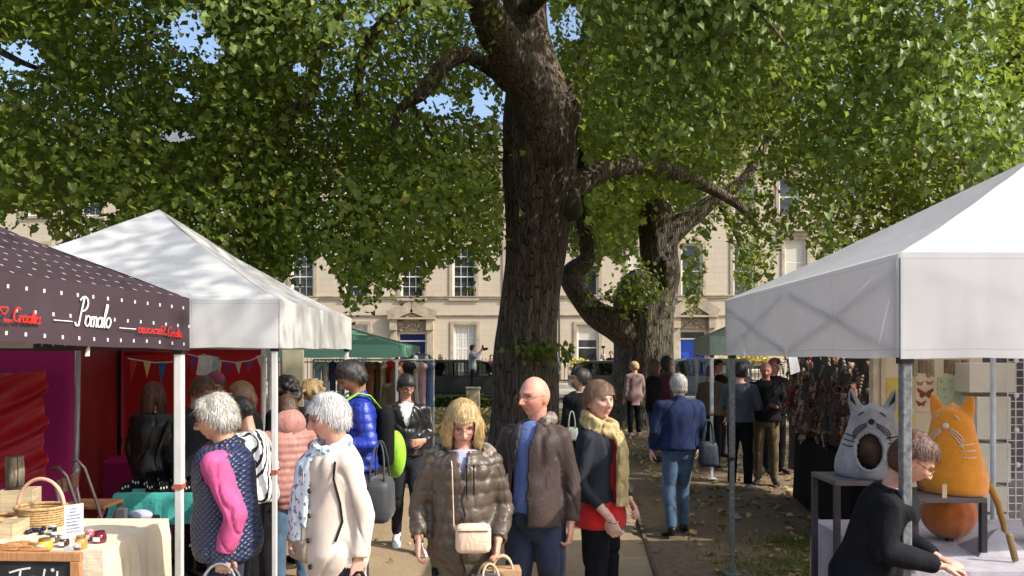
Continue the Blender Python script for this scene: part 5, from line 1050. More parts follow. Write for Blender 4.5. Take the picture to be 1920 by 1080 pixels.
# -- walking person in leather jacket and striped trousers, white trainers
lw = {1: ((.09, -.10, .50), (.10, -.28, .09), (.2, -1, .0)), -1: ((-.09, -.03, .50), (-.09, .14, .12), (-.1, -1, -.35))}
up = {1: ((.245, .03, 1.15), (.16, -.17, 1.10), (-1, -.3, -.2), (0, 1, 0), .6), -1: ((-.24, .06, 1.15), (-.22, .0, .93), (0, -.2, -1), (1, 0, 0), .6)}
f6 = Fig(762, 7.6, 1.71, 12, 'short dark haired person in a black leather jacket and white striped trainers, walking forward', skin=(.50, .28, .19), vox=.0105, legs=lw, arms=up, pitch=18, yaw=14, wide=.88)
f6.top('tee_shirt', C['white'], hem=.95, ease=.004, sleeves=False, open_=lambda P: P[:, 1] > -.03); f6.top('leather_jacket', C['leather'], hem=.93, ease=.035, sl=(.07, .06, .052, .045), open_=lambda P: (P[:, 1] < -.05) & (P[:, 2] > 1.18) & (np.abs(P[:, 0]) < .3*(P[:, 2]-1.18)), collar=.03, fold=.012, ff=18)
f6.trousers(C['dark'], r=(.095, .066, .05)); f6.shoes(WSH, WSH); f6.hair(H_BLACK, 'short', 1.6, amp=.006, front=.045); f6.glasses(GM1, False)
for q_ in (-1, 1):
    q = MB(); Kn, An, _ = f6.legs[q_]; Kn = np.array(Kn); An = np.array(An); Hp = np.array([q_*.085, 0, .9])
    for off in (-.012, .012):
        P = [Hp+np.array([q_*.093, off, 0]), (Hp+Kn)/2+np.array([q_*.082, off, 0]), Kn+np.array([q_*.066, off, 0]), An+np.array([q_*.052, off, .03])]; q.tube(f6.world(P), [(.006, .002)]*4, 6, side=(0, 1, 0))
    obj('trouser_stripe', q, C['white'], f6.o)
for q_ in (-1, 1):
    A = np.array(f6.legs[q_][1]); q = MB(); t = np.array(f6.legs[q_][2], float); t /= np.linalg.norm(t)
    for j in range(3):
        for sd in (-1, 1): p = A+t*(.03+.028*j)+np.array([sd*.041, 0, -.045]); q.bar(f6.world(p), f6.world(p+t*.015+np.array([-sd*.008, 0, .028])), .007, .004)
    obj('shoe_stripe', q, C['black'], f6.o)
# -- man in royal blue puffer with a lime rucksack
up = {1: ((.27, .02, 1.14), (.18, -.26, 1.13), (-.4, -1, .1), (-.5, 0, 1), .7), -1: ((-.25, .0, 1.14), (-.15, -.27, 1.16), (.3, -1, .1), (.5, 0, 1), .7)}
f7 = Fig(672, 6.3, 1.86, -64, 'dark haired man in a shiny royal blue puffer jacket, lime rucksack on his back', skin=(.36, .19, .12), vox=.0095, arms=up, pitch=34, yaw=-8, wide=1.02, lean=.06, legs={1: ((.09, -.02, .49), (.09, .0, .085), (.2, -1, 0)), -1: ((-.09, -.12, .5), (-.09, -.05, .085), (-.2, -1, 0))})
f7.top('puffer_jacket', C['royal'], hem=.92, ease=.04, sl=(.078, .072, .064, .05), collar=.05, disp=lambda P: -.010*(1-np.abs(np.sin(np.pi*P[:, 2]/.065))**.5), fold=.004, sm=1)
f7.trousers(C['darkjeans']); f7.shoes(BSH, WSH); f7.hair(H_BLACK, 'short', 2.0, amp=.006, front=.06)
q = MB(); q.ell(f7.world(f7.bend(np.array([[0, .30, 1.02]]))[0]), (.12*f7.k, .085*f7.k, .19*f7.k), 22, 16); bp = obj('rucksack', q, C['lime'], None, True, loc=f7.loc, rz=f7.hd); tag(bp, 'bright lime green rucksack on the back of the man in royal blue', 'rucksack')
q = MB(); q.box(f7.world(f7.bend(np.array([[0, .215, 1.17]]))[0]), (.29, .14, .5)); obj('back_panel', q, C['black'], bp, True, bevel=.06)
for sx in (-1, 1):
    q = MB(); q.tube(f7.world(f7.bend(np.array([[sx*.11, .17, 1.40], [sx*.115, .09, 1.50], [sx*.12, .0, 1.52], [sx*.12, -.09, 1.47], [sx*.125, -.16, 1.36], [sx*.14, -.175, 1.2]]))), [(.032, .008)]*6, 10, side=(1, 0, 0)); obj('shoulder_strap', q, C['lime'], bp, True)
q = MB(); q.box(f7.world(np.array([-.02, -.345, 1.19])), (.075, .15, .01), Matrix.Rotation(R(20), 4, 'X')); tag(obj('phone', q, C['black'], None, loc=f7.loc, rz=f7.hd), 'black phone held by the man in royal blue', 'phone')
# -- mid-ground figures, compact spec
def fig(px, Y, H, hd, label, top, bot, hair, hk='short', skin=FAIR, vox=.013, topname='jacket', hem=.9, ease=.03, shoes=BSH, hv=1.3, hl=0, **kw):
    tk = {k: kw.pop(k) for k in list(kw) if k in ('disp', 'collar', 'fold', 'flare', 'open_', 'sl', 'to')}
    f = Fig(px, Y, H, hd, label, skin=skin, vox=vox, **kw)
    f.top(topname, top, hem=hem, ease=ease, **{**dict(sl=(.068, .06, .053, .045)), **tk}); f.trousers(bot); f.shoes(shoes)
    if hair: f.hair(hair, hk, hv, long=hl, amp=.004)
    return f
lw2 = {1: ((.10, -.02, .5), (.12, .14, .10), (.2, -1, -.2)), -1: ((-.09, -.12, .50), (-.10, -.12, .085), (-.15, -1, 0))}
up = {1: ((.27, .03, 1.14), (.29, -.06, .93), (0, -.1, -1), (-1, 0, 0), .5), -1: ((-.26, -.02, 1.15), (-.26, -.13, .96), (0, -.1, -1), (1, 0, 0), .5)}
f8 = fig(1272, 8.1, 1.70, 186, 'grey haired man seen from behind in a navy blue fleece and faded jeans, walking away', C['fleece'], C['jeans'], H_GREY, vox=.0105, wide=1.12, belly=.03, hem=.93, ease=.05, legs=lw2, arms=up, collar=.05, fold=.011, sl=(.088, .078, .066, .05), yaw=8, topname='fleece')
H_GREY2 = H_GREY
f9 = fig(545, 6.0, 1.60, -150, 'person in a dusty pink hooded puffer coat bending over the stall, seen from behind', C['dustypink'], C['jeans'], H_BROWN, vox=.0105, lean=.16, hem=.78, ease=.055, disp=lambda P: -.014*(1-np.abs(np.sin(np.pi*P[:, 2]/.06))**.5), collar=.06, pitch=30, topname='puffer_coat')
mb = MB(); hc = f9.bend(np.array([[0, .07, 1.52]]))[0]; mb.ell(f9.world(hc), (.13, .10, .12), 20, 14); f9.wear('hood', mb, C['dustypink'], None, thick=0, fold=.012)
STR = knit('black_white_stripe', (.012, .012, .014), .7, 'stripe', 150, .1, .001, col2=(.6, .6, .6))
f10 = fig(487, 5.7, 1.62, -100, 'dark haired woman in a black and white striped jacket leaning over the jewellery table', STR, C['black'], H_BLACK, 'bob', skin=(.5, .28, .2), vox=.0105, lean=.24, pitch=34, hl=.06, hv=1.2)
f11 = fig(470, 6.7, 1.68, -70, 'brown haired woman in a black coat at the back of the jewellery stall', C['black'], C['black'], H_MID, 'bob', vox=.012, lean=.1, pitch=14, hl=.12)
f12 = fig(404, 7.4, 1.74, 28, 'woman in a purple knitted hat and pale denim jacket behind the jewellery table', C['denim'], C['black'], H_BROWN, 'short', skin=(.5, .27, .2), vox=.0105, pitch=24, yaw=-22, hem=.95, collar=.03)
mb = MB(); mb.ell(f12.H([(0, .02, .055)])[0], (.092, .11, .085), 20, 14); ht = f12.wear('knitted_hat', mb, C['purplehat'], None, thick=0, fold=.004)
f13 = fig(368, 6.6, 1.73, 74, 'man with cropped hair and dark coat stooping inside the white gazebo', C['dark'], C['black'], H_BROWN, 'short', skin=(.34, .18, .12), vox=.0105, pitch=32, lean=.08, hv=.6, ease=.06)
f14 = fig(288, 6.9, 1.66, 168, 'woman with long auburn hair and black leather jacket seen from behind under the bunting', C['leather'], C['black'], H_RED, 'long', vox=.0105, hl=.20, yaw=-10, hem=.86, ease=.05, topname='leather_jacket', fold=.012)
f15 = fig(602, 7.8, 1.66, -60, 'fair curly haired woman in a beige coat behind the man in royal blue', C['beige'], C['black'], H_BLOND, 'curly', skin=TAN, vox=.012, pitch=30, lean=.12)
f16 = fig(538, 6.9, 1.72, -120, 'person with dark curly hair and black top behind the pole of the white gazebo', C['black'], C['black'], H_BLACK, 'curly', skin=TAN, vox=.013, pitch=25)
f17 = fig(1090, 9.0, 1.74, 205, 'dark haired person in black seen from behind beside the big trunk', C['black'], C['black'], H_BLACK, 'short', vox=.0105, yaw=60, ease=.06, hv=1.6)
up = {-1: ((-.25, -.02, 1.15), (-.14, -.25, 1.12), (.4, -1, .1), (0, 0, 1), .6), 1: ((.25, -.02, 1.15), (.14, -.25, 1.12), (-.4, -1, .1), (0, 0, 1), .6)}
f18 = fig(1388, 10.8, 1.79, 150, 'man in a grey jumper and black trousers seen from behind at the craft stall', C['grey'], C['black'], H_BLACK, 'short', vox=.0105, arms=up, yaw=20, shoes=mat('grey_trainer', (.3, .3, .31), .5), hem=.93, topname='jumper')
f19 = fig(1436, 11.2, 1.80, -18, 'balding man in a black jacket and brown trousers talking to the man in grey', C['black'], C['olive'], None, skin=(.42, .17, .11), vox=.0105, arms=up, wide=1.08, pitch=16, shoes=BSH)
f20 = fig(1452, 12.2, 1.84, 10, 'pink haired person behind the balding man', C['black'], C['black'], hairmat('pink_hair', (.35, .06, .1), (.6, .2, .26)), 'short', skin=RUDDY, vox=.016)
f21 = fig(1189, 17.6, 1.72, 200, 'woman in a long pale pink coat standing between the two plane trees', C['palepink'], C['black'], H_BLOND, 'wavy', vox=.014, hem=.72, flare=.03, yaw=60, shoes=mat('pale_shoe', (.5, .42, .38), .6), topname='coat')
f22 = fig(1226, 13.6, 1.80, 75, 'long dark haired woman in black in front of the gnarled tree', C['black'], C['darkjeans'], H_BROWN, 'long', vox=.014, yaw=10, hl=.26, hem=.8, skin=(.6, .38, .28))
f23 = fig(1249, 14.6, 1.86, 90, 'dark haired person in a maroon jacket beside the gnarled tree', C['maroon'], C['black'], H_BLACK, 'long', vox=.014, hl=.2, yaw=-20)
up = {1: ((.27, -.12, 1.30), (.10, -.30, 1.52), (-.3, -.5, .7), (0, 0, 1), .8), -1: ((-.27, -.12, 1.30), (-.10, -.30, 1.50), (.3, -.5, .7), (0, 0, 1), .8)}
f24 = fig(886, 27.0, 1.74, 96, 'photographer in a pale grey coat holding up a camera by the black car', C['palegrey'], C['dark'], H_BLACK, 'short', vox=.015, arms=up, zg=.46, hem=.74)
q = MB(); q.box(f24.world((0, -.38, 1.60)), (.16, .1, .11)); q.tube(f24.world([(0, -.43, 1.6), (0, -.54, 1.62)]), [.045, .05], 12); q.box(f24.world((0, -.36, 1.70)), (.05, .06, .09)); tag(obj('camera_body', q, C['black'], None, loc=f24.loc, rz=f24.hd), 'black camera with a flash held up by the person in pale grey', 'camera')
q = MB(); q.box((f24.loc[0]+.1, 27.0, .23), (.6, .5, .46)); tag(obj('stone_block', q, mat('dark_block', (.09, .08, .06)), bevel=.02), 'low stone block the photographer in grey stands on', 'stone block')
fig(797, 36, 1.74, 20, 'person in a red and dark top on the pavement left of the white sash window', C['maroon'], C['dark'], H_BROWN, vox=.024, zg=.15)
fig(826, 36, 1.68, -40, 'brown haired person on the pavement just left of the black car roof', C['dark'], C['dark'], H_BROWN, 'bob', vox=.024, zg=.15)
fig(921, 36, 1.66, 10, 'person in dark red on the pavement close to the big trunk', C['maroon'], C['dark'], H_BLACK, vox=.024, zg=.15)
fig(1040, 35, 1.80, 170, 'person in blue jeans and grey jacket at the railing just right of the big trunk', C['grey'], C['jeans'], H_BROWN, vox=.024, zg=.15)
fig(1122, 33.5, 1.74, 100, 'person in a white shirt leaning right between the two plane trees', C['white'], C['denimsh'], H_GREY, vox=.024, zg=.15, lean=.3)
fig(1146, 33, 1.84, -30, 'person in dark clothes beside the tripod between the two plane trees', C['dark'], C['dark'], H_BROWN, vox=.024, zg=.15)
fig(745, 12.4, 1.72, 190, 'long fair haired woman under the edge of the green gazebo', C['olive'], C['dark'], H_MID, 'long', vox=.014, hl=.3)
fig(1334, 12.8, 1.72, 140, 'person in dark brown beside the pale green gazebo pole', C['olive'], C['black'], H_BROWN, vox=.015)
fig(1346, 14.0, 1.80, 30, 'person in black half hidden behind the grey gazebo pole', C['black'], C['black'], H_BLACK, vox=.015, skin=RUDDY)
# -- stall holder at the right, seated and bent
up = {1: ((.26, -.16, 1.16), (.12, -.38, 1.06), (-.5, -1, -.15), (0, 0, -1), 1.1), -1: ((-.27, -.12, 1.16), (-.12, -.38, 1.08), (.5, -1, -.2), (0, 0, -1), 1.1)}
sit = {1: ((.13, -.42, .93-.42), (.14, -.40, .1), (.1, -1, 0)), -1: ((-.13, -.42, .93-.42), (-.14, -.38, .1), (-.1, -1, 0))}
f25 = Fig(1612, 3.74, 1.57, 62, 'stall holder in black with auburn hair in a bun and glasses, bent over her work', skin=(.62, .36, .27), vox=.0078, lean=.36, arms=up, pitch=34, yaw=8, wide=1.05)
f25.top('black_top', cl('softblack', (.010, .011, .014), spec=.12, sheen=0), hem=.84, ease=.045, sl=(.082, .074, .064, .046), fold=.009, to=.93); f25.trousers(C['black'], fold=.009); f25.shoes(BSH)
f25.hair(H_RED, 'bun', 2.2, amp=.004, front=.074, seed=8); f25.glasses(GOLD, False)
# ------------------------------------------------------------------ bags
def bag(label, loc, d, m, hm=None, hh=.22, rz=0, taper=1.08, bev=.03, name='handbag', handles=2, cat='bag', group=None):
    root = empty(name, loc, rz); tag(root, label, cat, group)
    q = MB(); q.box((0, 0, d[2]/2), d, taper=1); v = q.v[0]; v[:4, :2] *= taper; obj('bag_body', q, m, root, True if bev > .012 else False, bevel=bev)
    for i in range(handles):
        y = (i-.5*(handles-1))*d[1]*.8; P = [(d[0]*.28*math.cos(a), y*(1-.7*math.sin(a)), d[2]-.015+hh*math.sin(a)) for a in np.linspace(0, math.pi, 12)]
        q = MB(); q.tube(P, .007, 8); obj('handle', q, hm or m, root, True)
    return root
def hb(f, q, dz, *a, **k): p = pt_world(f, f.arms[q][1]+np.array([0, -.02, -.09])); return (p.x, p.y, p.z-dz)
p = hb(f1, 1, .31); hbg = bag('grey leather handbag carried by the woman in the pink jumper', p, (.34, .15, .21), C['greyleather'], hh=.15, rz=.15, name='handbag')
for sx in (-1, 1):
    q = MB(); q.ring((sx*.085, -.08, .20), .018, .004, 'y'); obj('ring', q, mat('silver', (.6, .6, .6), .2, metal=1), hbg)
q = MB(); q.box((-.1, -.06, .235), (.14, .1, .06)); obj('striped_scarf', q, STR, hbg, True, bevel=.02)
p = hb(f2, 1, .40); bag('brown paper bag with black rope handles carried by the woman in the trench coat', (p[0]+.02, p[1], p[2]), (.2, .10, .24), mat('kraft_paper', (.48, .3, .17), .8, bs=60), C['black'], .2, rz=.2, bev=.004, name='paper_bag')
p = hb(f3, 1, .36); bag('grey paper carrier bag held by the blonde woman', (p[0]-.05, p[1]-.03, p[2]-.02), (.16, .11, .3), mat('grey_card', (.13, .13, .15), .5, bs=50), mat('paper_rope', (.5, .4, .26), .8), .08, rz=.35, bev=.003, name='carrier_bag', taper=1)
bag('kraft paper carrier bag held behind the grey one by the blonde woman', (p[0]+.02, p[1]+.08, p[2]-.03), (.2, .1, .32), mat('kraft_paper', (.48, .3, .17), .8, bs=60), mat('paper_rope', (.5, .4, .26), .8), .08, rz=.1, bev=.003, name='carrier_bag', taper=1)
# cross body bag
root = empty('crossbody_bag', pt_world(f3, (.055, -.265, 1.03)), R(4)); tag(root, 'pale tan crossbody bag on the front of the brown down coat', 'bag')
q = MB(); q.box((0, 0, 0), (.185, .07, .155)); o = obj('bag_body', q, C['tanleather'], root, True, bevel=.03)
q = MB(); q.box((0, -.037, .045), (.16, .004, .006)); obj('zip', q, GOLD, root)
q = MB(); P = [(-.085, 0, .05)]+[tuple(Vector(pt_world(f3, onfront(f3, -.05-.01*t, 1.08+.32*t, .016, .066)))-Vector(root.location)) for t in np.linspace(0, 1, 8)]+[tuple(pt_world(f3, (-.08, .03, 1.50))-root.location)]
Rm = Matrix.Rotation(-R(4), 3, 'Z'); P = [P[0]]+[Rm @ Vector(x) for x in P[1:]]
for a, b in zip(P, P[1:]): q.bar(a, b, .005, .018)
obj('strap', q, C['tanleather'], root)
# bag on the walking man's shoulder, the dark person's bag, and a rucksack by the striped trainers
p = pt_world(f8, (.40*-1, .05, .80)); bag('slouchy blue grey shopping bag hanging beside the man in the blue fleece', (W(1328, 800, 8.0).x, 8.0, .74), (.19, .1, .27), cl('slate', (.03, .042, .06), rough=.6, var=.3), hh=.24, taper=1.2, bev=.05, name='shopping_bag')
bag('small pale bag hanging at the hip of the person in black by the big trunk', (W(1072, 830, 8.8).x, 8.8, .92), (.14, .08, .16), cl('sage', (.3, .34, .28)), hh=.2, name='handbag')
bag('dark grey holdall hanging behind the woman in the trench coat', (W(712, 930, 6.0).x, 6.0, .62), (.2, .34, .34), cl('charcoal', (.05, .055, .06), rough=.5), hh=.3, name='holdall', bev=.06)
# ------------------------------------------------------------------ stall walls under the left gazebos
def wallcloth(label, a, b, z0, z1, m, seed=1, amp=.025, name='side_wall', cat='side wall', nf=5):
    a = Vector(a); b = Vector(b); L_ = (b-a).length; nrm = Vector((-(b-a).y, (b-a).x, 0)).normalized(); n = max(16, int(L_/.06)); V = []; c0 = (a+b)/2
    for j in range(9):
        t = j/8
        for i in range(n+1):
            s_ = i/n; p = a.lerp(b, s_)+nrm*(amp*math.sin(s_*L_*nf+seed+.8*math.sin(t*3+seed))*(.3+.7*t)+amp*.4*math.sin(s_*L_*nf*2.7+t*4)); V.append((p.x-c0.x, p.y-c0.y, z1+(z0-z1)*t))
    q = MB(); q.add(V, [(j*(n+1)+i, (j+1)*(n+1)+i, (j+1)*(n+1)+i+1, j*(n+1)+i+1) for j in range(8) for i in range(n)])
    me = evalmesh(q.mesh(name), [('SOLIDIFY', dict(thickness=.004))]); o = link(name, me, m, None, True, (c0.x, c0.y, 0)); tag(o, label, cat); return o
MG = fabric('magenta_cloth', (.62, .04, .27), .4, .7); RDc = fabric('red_cloth', (.66, .03, .035), .38, .7); RDc_shaded = fabric('shaded_red_cloth', (.30, .012, .016), .2, .7); SAT = fabric('red_satin', (.45, .015, .03), .15, .3); OLV = fabric('olive_canvas', (.33, .31, .2), .2, .7)  # the darkest red is the side wall's shade put into the cloth colour
def gx(px, Y): return ((px-960)/F*Y, Y, 0)
wallcloth('magenta cloth wall behind the food stall at the left edge', gx(-260, 6.35), gx(142, 6.5), 0.02, 1.97, MG, 1)
wallcloth('red side wall with shade in its colour between the magenta cloth and the bunting', gx(148, 6.5), gx(224, 8.6), .02, 1.98, RDc_shaded, 2, .012)
wallcloth('bright red back wall behind the bunting in the white gazebo', gx(224, 8.62), gx(498, 8.62), .02, 2.0, RDc, 3, .02)
wallcloth('olive canvas wall of the next stall, just right of the white poles', gx(528, 9.6), gx(570, 9.6), .02, 1.98, OLV, 4, .01)
# shiny red drape
q = MB(); V = []; n = 40
for j in range(n+1):
    t = j/n
    for i in range(n+1):
        s_ = i/n; px = -120+205*s_; top = 690+36*math.sin(math.pi*s_)*(1-s_)+6*math.sin(s_*9); bot = 905; py = top+(bot-top)*t
        p = W(px, py, 6.12); p.y += .035*math.sin((py+px*.75)*.085+2*math.sin(s_*5))+.02*math.sin((py+px*.5)*.19); V.append(p)
q.add(V, [(j*(n+1)+i, (j+1)*(n+1)+i, (j+1)*(n+1)+i+1, j*(n+1)+i+1) for j in range(n) for i in range(n)])
tag(link('satin_drape', evalmesh(q.mesh('satin_drape'), [('SOLIDIFY', dict(thickness=.004))]), SAT, None, True), 'shiny dark red drape hanging in diagonal folds in front of the magenta wall', 'drape')
# extra poles
def pole(label, px, Y, r_, m, z1=2.0, px2=None, name='pole'):
    q = MB(); a = Vector(gx(px, Y)); dx = (px2-px)/F*Y if px2 else 0; q.tube([(0, 0, 0), (dx, 0, z1)], r_, 12); q.tube([(dx*.46, 0, .92), (dx*.5, 0, 1.0)], r_*1.5, 12); tag(obj(name, q, m, None, True, loc=a), label, 'pole')
pole('thin grey pole at the seam of the magenta and shaded red walls', 140, 6.3, .02, mat('dull_metal', (.32, .32, .33), .35, metal=.4), px2=147)
pole('dark pole at the left end of the bright red wall', 224, 8.4, .018, C['black'])
pole('left one of the two white poles at the right end of the bunting', 494, 8.3, .028, POLE); pole('right one of the two white poles at the right end of the bunting', 507, 8.45, .028, POLE)
# red curled banner edge
q = MB(); a = W(236, 661, 8.2); b = W(330, 660, 8.2); q.tube([a, (a+b)/2+Vector((0, 0, .01)), b], .035, 10); tag(obj('rolled_blind', q, fabric('shiny_red', (.5, .02, .02), .1, .25), None, True), 'rolled up shiny red blind above the bunting', 'blind')
# bunting
def bunting(label, pts, Y, cols, w_, h_):
    P = [W(x, y, Y) for x, y in pts]; root = empty('bunting', P[0]); tag(root, label, 'bunting'); q = MB(); q.tube([p-P[0] for p in P], .006, 6); obj('cord', q, C['white'], root); n = len(cols)
    cum = np.linspace(0, len(P)-1, n*2+1)[1::2]
    for c, (col, hw, hh) in zip(cum, cols):
        i = min(int(c), len(P)-2); p = P[i].lerp(P[i+1], c-i)-P[0]; q = MB(); hw = hw/F*Y/2; hh = hh/F*Y; lt = random.uniform(-.15, .15)*hh
        q.add([(p.x-hw, p.y, p.z), (p.x+hw, p.y, p.z), (p.x+lt, p.y-.01, p.z-hh), (p.x-hw, p.y+.004, p.z), (p.x+hw, p.y+.004, p.z), (p.x+lt, p.y-.006, p.z-hh)], [(0, 2, 1), (3, 4, 5), (0, 1, 4, 3), (1, 2, 5, 4), (2, 0, 3, 5)]); obj('pennant', q, mat('pennant_%s' % col[0], col[1], .7, .08, transl=.25), root)
cR, cY, cB, cT, cP, cW = ('red', (.6, .06, .03)), ('yellow', (.75, .6, .25)), ('blue', (.02, .17, .5)), ('teal', (.15, .42, .42)), ('purple', (.25, .07, .35)), ('white', (.65, .58, .6))
bunting('bunting of large red, yellow and blue pennants across the left of the red wall', [(240, 672), (262, 676), (290, 680), (318, 679), (345, 674)], 7.6, [(cR, 14, 44), (cY, 14, 30), (cB, 13, 44), (cT, 12, 32)], .1, .2)
bunting('bunting of small white and lilac pennants across the right of the red wall', [(352, 664), (385, 672), (415, 676), (440, 680), (470, 676), (498, 662)], 8.0, [(cP, 12, 34), (cP, 10, 22), (cW, 15, 28), (cP, 13, 24), (cW, 12, 22), (cP, 14, 22), (cW, 16, 30)], .1, .2)
q = MB(); p = W(391, 686, 7.6); q.box(p, (.17, .012, .21), Matrix.Rotation(R(12), 4, 'Y')); pp_ = obj('poster', q, mat('poster_teal', (.35, .5, .5), .6, .2, ns=20)); tag(pp_, 'pale teal poster hanging on the red wall above the purple hat', 'poster')
q = MB(); q.box(p+Vector((-.035, -.01, .0)), (.14, .008, .2), Matrix.Rotation(R(8), 4, 'Y')); obj('paper', q, C['white'], pp_)
# ------------------------------------------------------------------ tables
def table(label, x0, x1, y0, y1, zt, m, drop=.25, long_side=None, seed=1, topm=None, name='stall_table', droop_front=None):
    c = Vector(((x0+x1)/2, (y0+y1)/2, 0)); root = empty(name, c); tag(root, label, 'table'); hx, hy = (x1-x0)/2, (y1-y0)/2
    q = MB(); q.box((0, 0, zt-.03), (2*hx-.03, 2*hy-.03, .04)); obj('tabletop', q, topm or mat('table_wood', (.25, .17, .1)), root)
    for sx in (-1, 1):
        for sy in (-1, 1): q = MB(); q.bar((sx*(hx-.08), sy*(hy-.08), 0), (sx*(hx-.08), sy*(hy-.08), zt-.05), .03); obj('leg', q, mat('dull_metal', (.32, .32, .33), .35, metal=.4), root)
    # draped cloth
    V = []; ring = []; N_ = 22
    for a, b in (((-1, -1), (1, -1)), ((1, -1), (1, 1)), ((1, 1), (-1, 1)), ((-1, 1), (-1, -1))):
        for i in range(N_): ring.append(((a[0]+(b[0]-a[0])*i/N_)*hx, (a[1]+(b[1]-a[1])*i/N_)*hy))
    n = len(ring); rows = 7
    for j in range(rows):
        t = j/(rows-1)
        for i, (x, y) in enumerate(ring):
            nx_, ny_ = x/hx, y/hy; cor = (abs(nx_)**8)*(abs(ny_)**8); d = droop_front if (droop_front and ny_ < -.99) else drop
            f_ = .02*t*math.sin(i*.9+seed)+.012*t*math.sin(i*2.3+seed); o_ = .012+.03*t+f_; dd_ = d*(1+.25*cor)
            ux = (1 if nx_ > .99 else -1 if nx_ < -.99 else 0); uy = (1 if ny_ > .99 else -1 if ny_ < -.99 else 0)
            V.append((x+ux*o_*(1 if t > 0 else .3), y+uy*o_*(1 if t > 0 else .3), zt+.004-dd_*t-(.004 if t else 0)))
    Fc = [(j*n+i, (j+1)*n+i, (j+1)*n+(i+1) % n, j*n+(i+1) % n) for j in range(rows-1) for i in range(n)]+[tuple(range(n))]
    q = MB(); q.add(V, Fc); me = evalmesh(q.mesh('cloth'), [('SOLIDIFY', dict(thickness=.004, offset=1))]); o = link('tablecloth', me, m, None, False, c); return root, o
t1, c1 = table('jewellery table under a teal cloth behind the grey haired woman', gx(222, 6.35)[0], -2.02, 6.3, 7.3, .77, C['teal'], drop=.24); tag(c1, 'teal cloth draped over the jewellery table', 'tablecloth')
t2, c2 = table('food stall table under a cream cloth in the lower left corner', -3.6, -2.16, 4.0, 4.75, .90, C['cream'], drop=.5, seed=4); tag(c2, 'cream cloth draped over the food stall table', 'tablecloth')
t1.location.z = 0; tz = .905
# magenta cloth table behind
q = MB(); a = gx(212, 7.9); q.box((0, 0, .42), (.72, .5, .84)); mgt = obj('covered_crate', q, MG, bevel=.02, loc=(gx(262, 7.9)[0]-.1, 7.9, 0)); tag(mgt, 'magenta covered display box behind the teal table', 'display box')
# jewellery displays: black stands with white earrings
bs = MB(); bs.box((0, 0, .04), (.09, .05, .08), taper=.7); bm_ = bs.mesh('stand'); bm_.materials.append(C['black'])
dm_ = MB(); dm_.ell((0, 0, 0), (.006, .004, .012), 6, 4); dme = dm_.mesh('earring'); dme.materials.append(mat('pearl', (.75, .75, .72), .3, bump=0))
x0 = gx(228, 6.4)[0]; k = 0
for r_i in range(5):
    for c_i in range(10):
        if random.random() < .12: continue
        x = x0+.05+c_i*.11+random.uniform(-.01, .01)+r_i*.02; y = 6.36+r_i*.17; 
        if x > -2.1: continue
        s_ = link('earring_stand', bm_, None, loc=(x, y, .78), rz=random.uniform(-.3, .3)); s_.scale.z = 1+.18*r_i; tag(s_, 'small black stand of white earrings on the teal cloth', 'earring stand', 'black earring stands on the teal table')
        for e_ in (-.022, .0, .022): link('earring', dme, None, s_, loc=(e_, -.028, random.uniform(.03, .05)))
# folding chair, basket stand
root = empty('folding_table', (gx(170, 5.9)[0], 5.9, 0)); tag(root, 'brown wooden folding table with crossed legs beside the shaded red wall', 'folding table'); WD = mat('dark_wood', (.11, .055, .04), .5, ns=20, stretch=(1, 1, 8))
q = MB(); q.box((.0, 0, .77), (.36, .3, .022)); obj('tabletop', q, mat('honey_wood', (.2, .1, .05), .4), root)
for sy in (-.16, .16):
    for a, b in ((-.17, .17), (.17, -.17)): q = MB(); q.bar((a, sy*.8, 0), (b, sy*.8, .755), .022, .03); obj('leg', q, WD, root)
root = empty('folding_chair', (gx(128, 5.5)[0], 5.5, 0), .2); tag(root, 'dark metal folding chair standing behind the basket', 'folding chair')
for sy in (-.18, .18):
    q = MB(); q.tube([(-.04, sy, 1.13), (.0, sy, 1.14), (.05, sy, 1.08), (.14, sy, .8), (.26, sy, .3), (.34, sy, 0)], .012, 8); obj('frame', q, mat('brown_metal', (.09, .06, .06), .4), root, True)
    q = MB(); q.tube([(-.02, sy, 1.02), (.03, sy, .75), (.0, sy, .4), (-.12, sy, 0)], .012, 8); obj('leg', q, mat('brown_metal', (.09, .06, .06), .4), root, True)
q = MB(); q.box((.08, 0, .58), (.34, .36, .02)); obj('seat', q, WD, root); q = MB(); q.box((-.0, 0, 1.0), (.02, .36, .1)); obj('backrest', q, WD, root)
# ------------------------------------------------------------------ goods on the food table
WK = mat('wicker', (.56, .36, .17), .6, .3, ns=60, bs=140, bd=.005); WKD = mat('dark_wicker', (.25, .14, .06), .6, .3, ns=60)
def basket(label, x, y, z, rx, ry, h, arch=0, m=WK, rz=0):
    root = empty('basket', (x, y, z), rz); tag(root, label, 'basket'); n = 44; rows = max(4, int(h/.012))
    q = MB()
    for j in range(rows):
        t = j/(rows-1); s_ = 1+.12*t; P = [((rx*s_+.004*math.sin(i*n/2.0*math.pi*2/n+j*math.pi))*math.cos(2*math.pi*i/n), (ry*s_+.004*math.sin(i*math.pi+j*math.pi))*math.sin(2*math.pi*i/n), h*t) for i in range(n+1)]; q.tube(P, .0068, 5, cap=False)
    obj('woven_side', q, m, root, True); q = MB(); q.tube([(0, 0, 0), (0, 0, .008)], [(rx, ry), (rx, ry)], 24, side=(1, 0, 0)); obj('base', q, m, root)
    q = MB(); P = [(rx*1.13*math.cos(2*math.pi*i/n), ry*1.13*math.sin(2*math.pi*i/n), h+.004) for i in range(n+1)]; q.tube(P, .010, 7, cap=False); obj('rim', q, m, root, True)
    if arch:
        q = MB(); q.tube([(rx*1.1*math.cos(a), .0, h+arch*math.sin(a)) for a in np.linspace(0, math.pi, 18)], .011, 8); obj('handle', q, mat('peeled_cane', (.72, .42, .3), .5), root, True)
    return root
